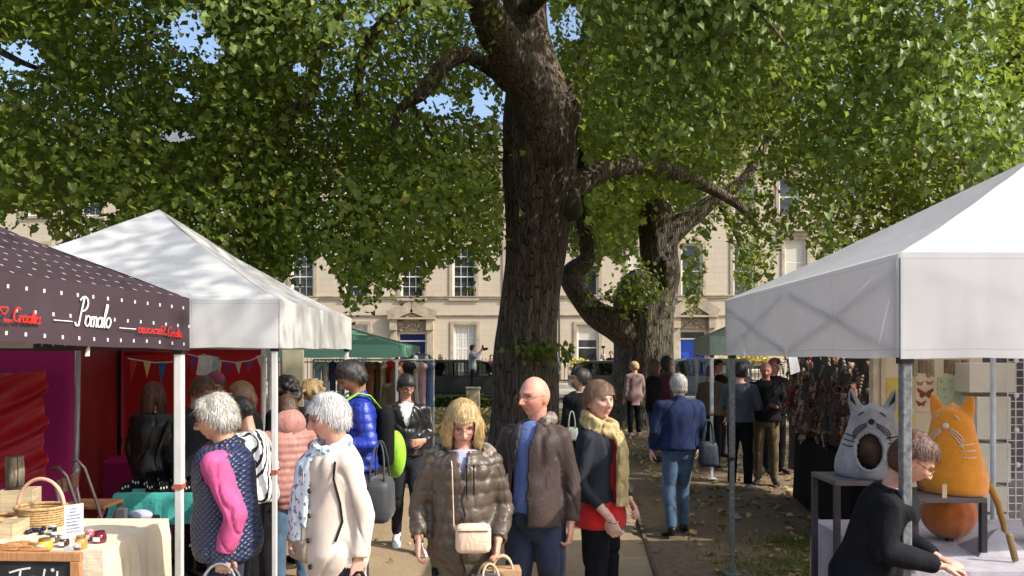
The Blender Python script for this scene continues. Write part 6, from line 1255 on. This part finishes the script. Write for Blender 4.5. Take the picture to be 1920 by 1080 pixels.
def at(px, py, z=tz): Y = (EYE-z)*F/(py-HZ); return (px-960)/F*Y, Y
x, y = at(82, 985); basket('round wicker basket with a tall arched cane handle', x, 4.55, tz, .125, .10, .115, .17)
x, y = at(18, 985); basket('small shallow wicker basket at the left edge of the food table', x, 4.45, tz, .11, .09, .07)
WB = mat('pale_box_wood', (.55, .44, .28), .6, .2, ns=9, stretch=(1, 1, 6))
def crate(label, x, y, z, d, m, rz=0):
    root = empty('wooden_box', (x, y, z), rz); tag(root, label, 'box'); a, b, h = d
    for sx in (-1, 1): q = MB(); q.box((sx*(a/2-.006), 0, h/2), (.012, b, h)); obj('side_board', q, m, root, bevel=.002)
    for sy in (-1, 1): q = MB(); q.box((0, sy*(b/2-.006), h/2), (a-.026, .012, h)); obj('end_board', q, m, root, bevel=.002)
    q = MB(); q.box((0, 0, .006), (a-.026, b-.026, .012)); obj('base', q, m, root)
crate('pale wooden tasting box at the left edge of the food table', at(18, 1000)[0], 4.3, tz, (.22, .18, .085), WB, .1); crate('tall pale crate standing behind the baskets', gx(38, 4.95)[0], 4.95, .9, (.2, .14, .16), WB, .2)
q = MB(); q.tube([(0, 0, 0), (0, 0, .10), (0, 0, .2)], [.055, .057, .053], 18); q.v[0] = q.v[0]+.004*wob(q.v[0], 40, 2)[:, None]; tag(obj('log', q, bark('log_bark', (.09, .07, .05), (.24, .19, .14), (.4, .33, .25), 9), None, True, loc=(gx(28, 4.95)[0], 4.95, 1.07)), 'short upright log standing on the tall pale crate', 'log')
def jar(label, px, py, r_, h, gm, lm, sq=False, group=None):
    x, y = at(px, py); root = empty('jar', (x, y, tz)); tag(root, label, 'jar', group); q = MB(); q.tube([(0, 0, 0), (0, 0, h*.12), (0, 0, h*.5), (0, 0, h*.75), (0, 0, h*.86)], [r_*.85, r_, r_*1.02, r_*.95, r_*.7], 16); obj('glass', q, gm, root, True); q = MB(); q.tube([(0, 0, h*.87), (0, 0, h*1.04)], [r_*.78, r_*.78], 16); obj('lid', q, lm, root); q = MB(); q.bb((-r_*.55, -r_*1.03-.002, h*.25), (r_*.55, -r_*1.0, h*.62)); obj('paper_label', q, C['white'], root); return root
def gl(n, c): return mat('jar_'+n, c, .12, .1, bump=0, spec=.7)
gdl = mat('gold_lid', (.6, .42, .15), .3, metal=.8, bump=0)
jar('squat jar of yellow honey at the front of the food table', 84, 1032, .038, .062, gl('honey', (.62, .40, .05)), gdl); jar('jar of orange honey in front of the price card', 152, 1030, .03, .07, gl('orange', (.6, .25, .06)), gdl); jar('round dark red jar at the right end of the food table', 187, 1018, .034, .062, gl('plum', (.14, .015, .03)), gl('plum', (.14, .015, .03)))
jar('pink topped jar beside the dark red jar', 168, 1014, .026, .06, gl('rose', (.4, .1, .12)), mat('pink_paper', (.6, .38, .36))); jar('small dark jar with a striped cap behind the yellow honey', 103, 1018, .026, .055, gl('olive', (.08, .07, .04)), C['white']); jar('small dark jar beside the price card', 120, 1026, .026, .055, gl('fig', (.07, .03, .03)), C['white']); jar('small black jar left of the price card', 98, 1002, .024, .05, gl('black', (.01, .01, .015)), C['white'])
for i in range(7):
    x, y = at(52+i*5.0, 1000+random.uniform(-5, 5)); q = MB(); q.ell((0, 0, .015), (.016, .014, .015), 8, 6); tag(obj('dark_plum', q, mat('plum_skin', (.015, .013, .04), .35), None, True, loc=(x, y, tz)), 'small dark blue fruit heaped between the box and the basket', 'fruit', 'dark fruits heaped on the food table')
SB = mat('crusty_stick', (.45, .22, .08), .7, .3, ns=40)
for i in range(22):
    x, y = at(4+i*3.0, 1033+random.uniform(-9, 9)); q = MB(); l_ = random.uniform(.05, .09); q.tube([(-l_, 0, .008), (-l_*.3, .006, .012), (l_*.4, -.004, .012), (l_, 0, .008)], [.006, .008, .008, .005], 8); tag(obj('breadstick', q, SB, None, True, loc=(x, y, tz+.006*(i % 3)), rz=random.uniform(-.2, .9)), 'thin brown crunchy stick piled at the front left of the food table', 'breadstick', 'sticks piled on the food table')
root = empty('price_card', (*at(138, 1012), tz), R(-8)); tag(root, 'white price card with rows of blue handwriting leaning on the food table', 'price card'); q = MB(); Mx = Matrix.Rotation(R(-12), 4, 'X') @ Matrix.Rotation(R(-9), 4, 'Y')
q.box(tuple(Mx @ Vector((0, 0, .1))), (.115, .004, .19), Mx); obj('card', q, mat('white_card', (.74, .76, .8), .6, .03, bump=0), root); q = MB()
for j in range(8):
    z = .17-.018*j; x = -.04+(.02 if j < 2 else 0); e_ = .035 if j > 1 else .01
    while x < e_+.005:
        w_ = random.uniform(.004, .008); dz = random.uniform(-.003, .003); q.bar(tuple(Mx @ Vector((x, -.0035, z+dz))), tuple(Mx @ Vector((x+w_, -.0035, z-dz+.001))), .0012, .0022); x += w_+random.choice((.001, .001, .006))
obj('handwriting', q, mat('blue_ink', (.03, .06, .3), .6, bump=0), root)
# small parcel tag, scissors etc.
q = MB(); x, y = at(134, 1034); q.box((0, 0, .022), (.045, .003, .032), Matrix.Rotation(R(-28), 4, 'Y')); tag(obj('label_card', q, C['white'], None, loc=(x, y-.03, tz)), 'tiny tilted paper label in front of the jars', 'label')
q = MB(); x, y = at(228, 1008); q.box((0, 0, .05), (.065, .06, .1)); o = obj('candle_holder', q, mat('slate_grey', (.1, .1, .12), .5), None, bevel=.004, loc=(gx(229, 5.2)[0], 5.2, .78)); tag(o, 'square slate grey holder on a stool below the teal cloth', 'holder')
q = MB(); q.box((0, 0, .39), (.3, .3, .78)); tag(obj('stool', q, C['black'], bevel=.01, loc=(gx(240, 5.3)[0], 5.32, 0)), 'black covered stool below the teal tablecloth', 'stool')
q = MB(); q.ell((0, 0, .03), (.08, .05, .04), 14, 8); tag(obj('folded_cloth', q, C['lav'], None, True, loc=(gx(258, 5.25)[0], 5.3, .78)), 'folded lilac cloth beside the slate grey holder', 'cloth')
# chalkboard in front of the table
root = empty('chalkboard', (-2.72, 3.86, .0), R(-2)); tag(root, 'wooden framed chalkboard with white writing hanging on the front of the food table', 'chalkboard'); FRM = mat('pine_frame', (.48, .24, .11), .5, .2, ns=12, stretch=(8, 1, 1))
cx = (145-960)/F*3.8+2.72; zt_ = EYE-(1040-HZ)/F*3.8
q = MB(); q.bb((cx-1.0, -.012, zt_-.045), (cx, .014, zt_)); obj('frame_rail', q, FRM, root, bevel=.004); q = MB(); q.bb((cx-.055, -.014, .1), (cx-.002, .012, zt_-.046)); obj('frame_rail', q, FRM, root, bevel=.004); q = MB(); q.bb((cx-1.0, -.0, .1), (cx-.055, .008, zt_-.045)); obj('slate', q, mat('chalk_slate', (.025, .03, .034), .7, .3, ns=5), root)
q = MB()
def stroke(pts, wd=.009):
    P = [Vector((cx-.055-.27+a*.1, -.003, zt_-.055-.125+b*.1)) for a, b in pts]
    for a, b in zip(P, P[1:]): q.bar(a, b, .002, wd, up=tuple((b-a).normalized().cross(Vector((0, -1, 0)))))
stroke([(-.5, .75), (0, .9), (.6, 1.0)]); stroke([(.1, .92), (0, .3), (-.1, -.2)]); stroke(arc(.75, .25, .22, .3, 0, 360)); stroke([(.97, .5), (1.0, .0)]); stroke([(1.35, .95), (1.25, .4), (1.3, 0)]); stroke(arc(1.75, .9, .05, .05, 0, 360)); stroke([(1.7, .5), (1.72, 0)]); stroke([(2.0, .85), (1.95, .1), (2.1, 0)])
obj('chalk_writing', q, C['white'], root)
# ------------------------------------------------------------------ clothes stall under the green gazebo
root = empty('clothes_rail', (gx(700, 12.6)[0], 12.6, 0)); tag(root, 'metal clothes rail loaded with garments under the green gazebo', 'clothes rail')
q = MB(); q.tube([(-1.0, 0, 1.82), (1.0, 0, 1.82)], .015, 8); obj('rail', q, POLE, root)
for sx in (-1, 1): q = MB(); q.tube([(sx, 0, 0), (sx, 0, 1.82)], .015, 8); obj('leg', q, POLE, root)
gm_ = []
for L_ in (.75, .95, 1.3):
    q = MB(); n = 10; V = []
    for j, (z, w_) in enumerate(((0, .03), (-.04, .17), (-.12, .21), (-.14, .15), (-L_*.5, .14), (-L_, .19))):
        for i in range(n): a = 2*math.pi*i/n; V.append((w_*math.cos(a)*.35, w_*math.sin(a), z))
    q.add(V, [(j*n+i, j*n+(i+1) % n, (j+1)*n+(i+1) % n, (j+1)*n+i) for j in range(5) for i in range(n)]+[tuple(range(n))[::-1]]); gm_.append(q)
gc = [('pale blue shirt', (.35, .48, .6)), ('white blouse', (.65, .65, .62)), ('navy shirt', (.03, .04, .12)), ('grey cardigan', (.25, .26, .28)), ('pale blue dress', (.4, .5, .62)), ('black dress', (.015, .015, .017)), ('striped blouse', (.5, .5, .52)), ('rust brown coat', (.2, .09, .05)), ('brown coat', (.1, .05, .03)), ('beige dress', (.4, .3, .2)), ('red jumper', (.55, .02, .04)), ('coral dress', (.55, .12, .1)), ('black skirt', (.02, .02, .02)), ('cream scarf', (.65, .6, .52)), ('pink blouse', (.6, .35, .36)), ('denim shirt', (.1, .16, .3))]
for i, (nm, c_) in enumerate(gc):
    g_ = gm_[i % 3]; me = g_.mesh('garment'); P = vco(me); P = P+.012*wob(P, 18, i)[:, None]; setco(me, P); me.materials.append(mat('garment_%d' % i, c_, .85))
    o = link('hanging_garment', me, None, None, True, loc=(root.location.x-.92+i*.122, 12.6+random.uniform(-.03, .03), 1.80), rz=random.uniform(-.5, .5)+(.9 if i > 9 else .2)); tag(o, '%s hanging on the rail under the green gazebo' % nm, 'garment', 'garments on the clothes rail')
root2 = empty('garment_stand', (gx(786, 13.2)[0], 13.2, 0)); tag(root2, 'tall stand hung with pale scarves in front of the dark blue door', 'garment stand')
q = MB(); q.tube([(0, 0, 0), (0, 0, 1.95)], .015, 8); q.ring((0, 0, 1.9), .16, .01); obj('frame', q, POLE, root2)
for i, (nm, c_) in enumerate((('cream', (.62, .55, .45)), ('pale pink', (.6, .42, .4)), ('black and white', (.2, .2, .2)), ('white', (.65, .65, .65)), ('navy', (.05, .06, .1)))):
    a = i*1.25; me = gm_[(i+1) % 3].mesh('garment'); me.materials.append(mat('scarf_%d' % i, c_, .85)); o = link('hanging_scarf', me, None, None, True, loc=(root2.location.x+.14*math.cos(a), 13.2+.14*math.sin(a), 1.93), rz=a); tag(o, '%s scarf hanging on the tall stand by the dark blue door' % nm, 'scarf', 'scarves on the tall stand')
# ------------------------------------------------------------------ dark craft stall (right middle)
wallcloth('dark backdrop of the craft stall behind the hanging ornaments', gx(1478, 10.8), gx(1660, 7.3), .3, 1.98, cl('umber', (.035, .02, .016), var=.3), 6, .02, name='backdrop', cat='backdrop')
q = MB(); A_ = Vector(gx(1494, 10.2)); B_ = Vector(gx(1600, 7.6)); dB = (B_-A_).normalized(); nB = Vector((-dB.y, dB.x, 0)); mid = (A_+B_)/2
V = []; 
for j, z in enumerate((.86, .84, .4, .0)):
    for s_, t_ in ((0, 0), (1, 0), (1, 1), (0, 1)): p = A_.lerp(B_, s_)+nB*(-.0+t_*.6)-mid; o_ = .03*j; p += (dB*(1 if s_ else -1)+nB*(1 if t_ else -1))*o_*.5; V.append((p.x, p.y, z))
q.add(V, [(0, 1, 2, 3)]+[(j*4+i, (j+1)*4+i, (j+1)*4+(i+1) % 4, j*4+(i+1) % 4) for j in range(3) for i in range(4)]); tag(obj('covered_table', q, C['black'], None, loc=(mid.x, mid.y, .004)), 'long table under a black floor length cloth at the craft stall', 'table')
WDM = mat('brown_post', (.16, .085, .045), .6, .3, ns=15, stretch=(4, 4, 1))
for px, Y in ((1516, 9.9), (1567, 8.9), (1578, 8.7), (1646, 7.6)):
    q = MB(); q.bb((-.022, -.022, .86), (.022, .022, 1.95)); tag(obj('wooden_post', q, WDM, None, loc=gx(px, Y)), {1516: 'left wooden post of the craft stall', 1567: 'middle wooden post of the craft stall', 1578: 'wooden post just right of the middle one in the craft stall', 1646: 'reddish wooden post by the grey felt cat'}[px], 'post')
q = MB(); a = Vector((*gx(1500, 10.0)[:2], 1.0)); b = Vector((*gx(1572, 8.8)[:2], 1.0)); q.bar(a, b, .3, .02); tag(obj('wooden_shelf', q, mat('straw_wood', (.3, .2, .1))), 'straw coloured shelf edge of the craft stall', 'shelf')
om = []
q = MB(); q.ring((0, 0, 0), .05, .009, 'y', 14, 5); om.append(q); q = MB(); q.ell((0, 0, 0), (.025, .012, .045), 8, 6); om.append(q); q = MB(); [q.ell((0, 0, -.03*i), (.014, .014, .014), 6, 4) for i in range(5)]; om.append(q); q = MB(); q.box((0, 0, 0), (.05, .012, .06)); q.box((0, 0, -.05), (.02, .012, .05)); om.append(q)
mc = [(.16, .06, .03), (.3, .16, .08), (.08, .03, .02), (.34, .25, .15), (.2, .03, .02), (.12, .1, .12), (.42, .36, .28)]; oms = []
for i in range(12): me = om[i % 4].mesh('ornament'); me.materials.append(mat('ornament_%d' % (i % 7), mc[i % 7], .6, .3, ns=30)); oms.append(me)
for i in range(200):
    s_ = random.random(); p = Vector(gx(1488, 10.4)).lerp(Vector(gx(1655, 7.2)), s_); z = .92+1.03*random.random(); o = link('hanging_ornament', oms[i % 12 if i % 4 else random.choice((1, 2, 3, 0))], None, None, True, loc=(p.x-random.uniform(.05, .3), p.y-random.uniform(.02, .18), z)); sc_ = random.uniform(.7, 1.5); o.scale = (sc_, sc_, sc_); o.rotation_euler = (random.uniform(-.3, .3), random.uniform(-.5, .5), random.uniform(-1, 1)); tag(o, 'small brown carved ornament hanging among many in the dark craft stall', 'ornament', 'ornaments hanging in the craft stall')
q = MB(); q.add([(-.05, 0, 0), (.05, 0, 0), (.09, 0, -.2), (-.02, 0, -.24), (-.05, .02, 0), (.05, .02, 0), (.09, .02, -.2), (-.02, .02, -.24)], [(3, 2, 1, 0), (4, 5, 6, 7), (0, 1, 5, 4), (1, 2, 6, 5), (2, 3, 7, 6), (3, 0, 4, 7)]); tag(obj('white_tag', q, C['white'], None, loc=tuple(W(1486, 664, 8.8))), 'white paper bell hanging below the edge of the big white gazebo', 'paper ornament')
q = MB(); q.ell((0, 0, .02), (.05, .035, .03), 12, 8); tag(obj('litter', q, mat('blue_white_litter', (.35, .42, .5), .5, .4, ns=30), None, True, loc=(W(1383, 973, 8.85).x, 8.85, .0)), 'scrap of blue and white litter on the bare earth', 'litter')
# ------------------------------------------------------------------ felt cat stall at the right
CRB = mat('cream_board', (.66, .58, .42), .8, .06); 
root = empty('display_board', (*gx(1760, 5.9)[:2], 0)); tag(root, 'cream display board pinned with cards and butterfly prints behind the felt cats', 'display board')
def bx(px): return (px-960)/F*5.9-root.location.x
def bz(py): return EYE-(py-HZ)/F*5.9
q = MB(); q.bb((bx(1640), 0, .3), (bx(1842), .03, 2.0)); obj('panel', q, CRB, root)
q = MB(); q.bb((bx(1634), -.03, .1), (bx(1642)-.002, .04, 2.0)); q.bb((bx(1650), -.02, .1), (bx(1658), -.002, 2.0)); obj('side_frame', q, mat('cream_frame', (.6, .52, .4)), root)
prints = [(1661, 708, 1684, 820, (.62, .50, .12)), (1716, 704, 1752, 772, (.70, .56, .40)), (1757, 708, 1806, 764, (.46, .55, .36)), (1704, 775, 1716, 810, (.6, .5, .2)), (1704, 706, 1713, 760, (.5, .5, .3))]
for i, (a, b, c_, d_, col) in enumerate(prints): q = MB(); q.bb((bx(a), -.006, bz(d_)), (bx(c_), -.001, bz(b))); obj('print', q, mat('print_%d' % i, col, .7, .1, ns=14), root)
for i, px in enumerate(list(range(1705, 1750, 8))+list(range(1770, 1816, 8))): q = MB(); q.bb((bx(px), -.008, bz(705+random.uniform(-6, 3))), (bx(px+6), -.002, bz(674))); obj('card_strip', q, mat('strip_%d' % (i % 4), [(.3, .28, .16), (.42, .36, .24), (.2, .16, .1), (.36, .2, .12)][i % 4], .7, .3, ns=60), root)
BF_ = mat('butterfly_print', (.28, .07, .04), .7, .3, ns=40)
def butterfly(px, py, s_, m):
    q = MB()
    for sx in (-1, 1):
        w1 = [(0, 0), (.3, .35), (1, .75), (1.05, .4), (.7, .0), (.75, -.35), (.4, -.6), (.1, -.25)]
        P = [(bx(px+sx*a*s_), -.0085, bz(py-b*s_)) for a, b in w1]; q.add(P, [tuple(range(8)) if sx > 0 else tuple(range(8))[::-1]])
    q.bar((bx(px), -.009, bz(py-s_*.3)), (bx(px), -.009, bz(py+s_*.4)), .004); obj('butterfly_print', q, m, root)
butterfly(1724, 719, 7, mat('tan_butterfly', (.35, .2, .1))); butterfly(1742, 718, 7, mat('tan_butterfly', (.35, .2, .1))); butterfly(1734, 738, 15, BF_); butterfly(1726, 757, 9, BF_)
for px, py in ((1764, 716), (1780, 714), (1796, 716), (1769, 730), (1799, 726), (1790, 740), (1772, 745)): q = MB(); q.ell((bx(px), -.007, bz(py)), (.007, .002, .005), 6, 4); obj('motif', q, mat('green_motif', (.06, .14, .08)), root)
# white shelf boxes
WBX = mat('white_box_card', (.70, .68, .60), .7, .05)
for i, (a, b, c_, d_, w_) in enumerate(((1818, 678, 1904, 736, ''), (1832, 741, 1896, 824, ''), (1832, 829, 1896, 905, ''), (1834, 910, 1892, 960, ''), (1836, 963, 1892, 1080, ''))):
    Y = 5.7; p0 = W(a, d_, Y); p1 = W(c_, b, Y); q = MB(); q.bb((-(p1.x-p0.x)/2, 0, 0), ((p1.x-p0.x)/2, .3, p1.z-p0.z-.012))
    o = obj('white_box', q, WBX, bevel=.004, loc=((p0.x+p1.x)/2, Y, p0.z)); tag(o, '%s white box of the stack behind the thin white pole' % ('topmost', 'second from top', 'middle', 'second from bottom', 'lowest')[i], 'box', 'white boxes stacked behind the felt cats')
q = MB(); q.tube([(0, 0, 0), (0, 0, 1.98)], .017, 12); tag(obj('pole', q, mat('bluewhite_pole', (.6, .64, .7), .4), None, True, loc=gx(1862, 5.3)), 'thin white pole in front of the stacked white boxes', 'pole')
root = empty('grid_rack', (*gx(1935, 5.6)[:2], 0)); tag(root, 'white wire grid rack at the right edge hung with round pendants', 'rack'); q = MB()
for i in range(14): q.bar((-.18+i*.06, 0, .6), (-.18+i*.06, 0, 1.95), .006)
for j in range(24): q.bar((-.18, .006, .6+j*.058), (.6, .006, .6+j*.058), .006)
obj('wire_grid', q, C['white'], root)
q = MB(); q.bb((-.3, .3, .0), (.9, .34, 1.98)); tag(obj('dark_cloth_panel', q, cl('plumgrey', (.1, .09, .12), var=.3), None, loc=gx(1940, 6.0)), 'dim grey cloth behind the wire grid rack', 'cloth')
for i in range(14): q = MB(); q.ell((0, 0, 0), (.02, .006, .02), 10, 6); o = obj('pendant', q, C['white'], None, True, loc=(root.location.x-.12+.06*(i % 4)+random.uniform(-.01, .01), 5.58, 1.1+.058*(i*1.1)+.02)); tag(o, 'small round white pendant hung on the wire grid rack', 'pendant', 'pendants on the wire rack')
# felt cats
def felt(name, c1, c2): return mat(name, c1, .95, .15, ns=14, bs=220, bd=.006, bump=.8, col2=c2, sheen=.4)
FG = felt('grey_felt', (.33, .325, .34), (.19, .185, .185)); FO = felt('orange_felt', (.80, .30, .02), (.68, .24, .01)); FD = mat('dark_felt', (.02, .02, .025), .95); FW = mat('cream_felt', (.75, .7, .6), .95)
def cat(label, px, pyb, Y, wd, ht, m, ln, hole, rz, group=None, ears=.5):
    b0 = W(px, pyb, Y); root = empty('felt_cat_cave', b0, rz); tag(root, label, 'felt cat'); n = 40; rows = 26; V = []
    for j in range(rows):
        t = j/(rows-1); z = ht*t; r_ = wd/2*(np.interp(t, [0, .06, .2, .45, .65, .8, .92, 1], [.93, 1, .97, .80, .66, .58, .46, .1])); dp = r_*.86
        for i in range(n): a = 2*math.pi*i/n; V.append((r_*math.cos(a), dp*math.sin(a), z-(.02*abs(math.cos(a)) if t > .9 else 0)))
    V = np.array(V); V = V*(1+.015*wob(V, 14, 3)[:, None]); q = MB(); q.add(V, [(j*n+i, j*n+(i+1) % n, (j+1)*n+(i+1) % n, (j+1)*n+i) for j in range(rows-1) for i in range(n)]+[tuple(range(n))[::-1], tuple((rows-1)*n+i for i in range(n))])
    for sx in (-1, 1): q.tube([(sx*wd*.19, 0, ht*.86), (sx*wd*.235, -.0, ht*.97), (sx*wd*.27, -.0, ht*(1.05+.07*ears)), (sx*wd*.285, 0, ht*(1.06+.11*ears))], [(.042, .026), (.032, .018), (.016, .011), (.004, .004)], 12, side=(1, 0, 0))
    me = remesh(q, .009, 1)
    for sx in (-1, 1) if hole else ():
        e_ = MB(); e_.add([(sx*wd*.20, -.030, ht*.93), (sx*wd*.285, -.022, ht*1.0), (sx*wd*.285, -.010, ht*1.13)], [(0, 1, 2) if sx > 0 else (2, 1, 0)]); obj('ear_lining', e_, FD, root)
    if hole:
        P = vco(me); k_ = (P[:, 1] < -.02) & (((P[:, 0]-hole[0])/hole[2])**2+((P[:, 2]-hole[1])/hole[3])**2 < 1); me = cutmesh(me, k_); me = evalmesh(me, [('SOLIDIFY', dict(thickness=.012, offset=-1))])
    me.name = 'cat_shell'; link('cat_shell', me, m, root, True)
    if hole:
        q = MB(); q.ell((hole[0]+.01, .0, hole[1]-.005), (hole[2]*1.5, .12, hole[3]*1.25), 18, 12); obj('dark_hole_fill', q, mat('dark_brown_fill', (.10, .055, .035), .95, .4, ns=9), root, True)  # dark brown ellipsoid put in so the hole shows dark inside
    def surf(x, z):
        t = z/ht; r_ = wd/2*(np.interp(t, [0, .06, .2, .45, .65, .8, .92, 1], [.93, 1, .97, .80, .66, .58, .46, .1])); return (x, -r_*.86*math.sqrt(max(.01, 1-(x/r_)**2))-.004, z)
    if hole: q = MB(); q.tube([np.array(surf(hole[0]+hole[2]*1.02*math.cos(a), hole[1]+hole[3]*1.02*math.sin(a)))+np.array([0, .004, 0]) for a in np.linspace(0, 2*math.pi, 30)], .009, 8, cap=False); obj('mouth_rim', q, m, root, True)
    def line(pts, w_=.003): q = MB(); q.tube([surf(a*wd, b*ht) for a, b in pts], w_, 6); obj('stitched_line', q, ln, root, True)
    q = MB(); q.ell(surf(0, ht*.74), (.017, .012, .017), 12, 8); obj('nose', q, ln, root, True)
    for sx in (-1, 1):
        line([(sx*.10, .86), (sx*.14, .84), (sx*.17, .81)], .0035)
        for j in range(3): line([(sx*.06, .72-.02*j), (sx*.13, .69-.03*j), (sx*.20, .64-.04*j), (sx*.24, .58-.04*j)], .0026)
        for j in range(3): line([(sx*(.34+.02*j), .56-.07*j), (sx*(.28+.02*j), .55-.07*j), (sx*(.18+.03*j), .53-.06*j)], .0032)
    return root
gc_ = cat('grey felt cat cave with an open mouth hole on a dark stand', 1636, 892, 4.35, .41, .43, FG, FD, (-.01, .155, .075, .105), R(-28), ears=1.0)
oc_ = cat('orange felt cat with cream whiskers and a long tail on a dark stand', 1785, 922, 4.2, .36, .50, FO, FW, None, R(-48), ears=.1)
q = MB(); q.tube([(.15, .0, .06), (.20, -.02, .03), (.235, -.03, -.06), (.26, -.04, -.18), (.27, -.04, -.30)], [.02, .019, .017, .014, .008], 12); tl_ = obj('tail', q, mat('ochre_felt', (.42, .22, .05), .95, bs=150), oc_, True); tl_.rotation_euler = (0, 0, R(48))
q = MB(); q.box((0, 0, -.05), (.024, .003, .07)); q.tube([(0, 0, -.015), (.005, 0, .03)], .001, 5); tg = obj('price_tag', q, mat('kraft_tag', (.6, .45, .3)), None, loc=tuple(W(1771, 903, 3.93))); tag(tg, 'small kraft price tag hanging in front of the orange felt cat', 'tag')
def stand(label, px0, px1, Y, ztop, dep=.34):
    a = (px0-960)/F*Y; b = (px1-960)/F*Y; root = empty('metal_stand', ((a+b)/2, Y+dep/2, 0)); tag(root, label, 'stand'); hw = (b-a)/2; M_ = mat('dark_steel', (.045, .04, .048), .5)
    q = MB(); q.box((0, 0, ztop-.014), (2*hw, dep, .026)); obj('shelf_top', q, mat('weathered_top', (.12, .1, .1), .6), root, bevel=.003)
    for sx in (-1, 1):
        for sy in (-1, 1): q = MB(); q.bar((sx*(hw-.016), sy*(dep/2-.016), 0), (sx*(hw-.016), sy*(dep/2-.016), ztop-.028), .03); obj('leg', q, M_, root)
    for sy in (-1, 1): q = MB(); q.bar((-hw+.03, sy*(dep/2-.016), .3), (hw-.03, sy*(dep/2-.016), .3), .02); obj('stretcher', q, M_, root)
zg_ = W(0, 892, 4.35).z; stand('dark metal stand under the grey felt cat', 1566, 1706, 4.17, zg_); zo_ = W(0, 922, 4.2).z; stand('dark metal stand under the orange felt cat', 1712, 1852, 4.02, zo_)
# pumpkin orange pouffe + table
t3, c3 = table('grey topped table at the bottom right holding the round orange ball', 1.95, 3.6, 3.75, 4.9, .86, cl('palecloth', (.4, .37, .42), var=.15), drop=.6, seed=9); tag(c3, 'pale lilac grey cloth over the bottom right table', 'tablecloth')
q = MB(); q.ell((0, 0, .15), (.15, .15, .15), 40, 20); th = np.arctan2(q.v[0][:, 1], q.v[0][:, 0]); q.v[0][:, :2] *= (1-.05*np.abs(np.sin(th*6)))[:, None]; pk = obj('felt_pumpkin', q, felt('rust_felt', (.58, .17, .03), (.40, .10, .02)), None, True, loc=(W(1778, 1000, 4.4).x, 4.4, .866)); tag(pk, 'round rust orange felt pumpkin between the legs of the orange cat stand', 'felt pumpkin'); q = MB(); q.tube([(0, 0, .28), (-.01, 0, .32), (-.025, 0, .36)], [.012, .009, .007], 8); obj('stalk', q, FD, pk)
q = MB(); q.box((0, 0, .075), (.035, .02, .15), Matrix.Rotation(R(-14), 4, 'Y')); tag(obj('wooden_clip', q, mat('olive_wood', (.22, .15, .06), .4), None, True, bevel=.014, loc=(W(1898, 1060, 3.9).x, 3.9, .87)), 'rounded olive wood block at the bottom right corner of the table', 'wooden block')
root = empty('white_vase', (W(1962, 1030, 4.3).x, 4.3, .866)); tag(root, 'white round vase with a green printed wreath cut by the right edge', 'vase'); q = MB(); q.tube([(0, 0, 0), (0, 0, .05), (0, 0, .16), (0, 0, .26), (0, 0, .31)], [.06, .10, .13, .10, .05], 24); obj('body', q, mat('glaze_white', (.7, .7, .68), .25, .04, bump=0), root, True)
q = MB(); q.ring((-.075, -.108, .2), .03, .004, 'y', 14, 4); o = obj('wreath_print', q, mat('green_print', (.1, .22, .2)), root)
q = MB(); q.add([(-.14, -.1, 0), (.14, -.12, .0), (.18, .14, .0), (-.1, .16, 0), (-.02, 0, .08), (.06, .05, .12)], [(0, 1, 4), (1, 5, 4), (1, 2, 5), (2, 3, 5), (3, 4, 5), (3, 0, 4), (0, 3, 2, 1)]); tag(obj('tissue_paper', q, mat('tissue', (.62, .6, .66), .5, transl=.4), None, False, loc=(W(1862, 1050, 4.1).x, 4.1, .868)), 'crumpled clear wrapping on the table beside the orange pumpkin', 'wrapping')
# clutter glimpsed across the street: yellow flowers
def flowers(label, px, Y, z, n, seed, sx=.5):
    r = np.random.default_rng(seed); p = W(px, 690, Y); root = empty('flower_box', (p.x, Y, z)); tag(root, label, 'flower box'); q = MB(); q.box((0, 0, 0), (sx*2, .25, .22)); obj('trough', q, mat('planter', (.15, .12, .08)), root)
    P = r.normal(size=(n, 3))*np.array([sx*.5, .12, .12])+np.array([0, 0, .28]); me = leafmesh('blossom', P, np.array([.2, -.8, .4])+r.normal(size=(n, 3))*.4, .11*(.6+.6*r.random(n)), r.random(n), seed); FLM = MATS.setdefault('flw', leafmat('yellow_petal', [(0, (.15, .2, .03)), (.35, (.6, .42, .04)), (.8, (.75, .6, .1)), (1, (.7, .62, .35))], .3)); o = link('blossom', me, FLM, root); o['kind'] = 'stuff'
flowers('yellow flowers on the railing between the two plane trees', 1086, 39.4, 1.1, 260, 1); flowers('yellow flowers below the edge of the big white gazebo, on the railing', 1405, 39.4, 1.35, 700, 2, 1.3)
# tripod
root = empty('tripod', (W(1131, 690, 33.2).x, 33.2, .15)); tag(root, 'thin dark tripod standing between the two plane trees', 'tripod'); q = MB(); q.tube([(0, 0, 1.2), (0, 0, 2.0)], .02, 6); q.box((0, 0, 2.02), (.14, .1, .1)); obj('column', q, C['black'], root)
for a in (0, 2.1, 4.2): q = MB(); q.tube([(0, 0, 1.55), (.4*math.cos(a), .4*math.sin(a), 0)], .015, 6); obj('leg', q, C['black'], root)
bpy.data.scenes.remove(TMP)
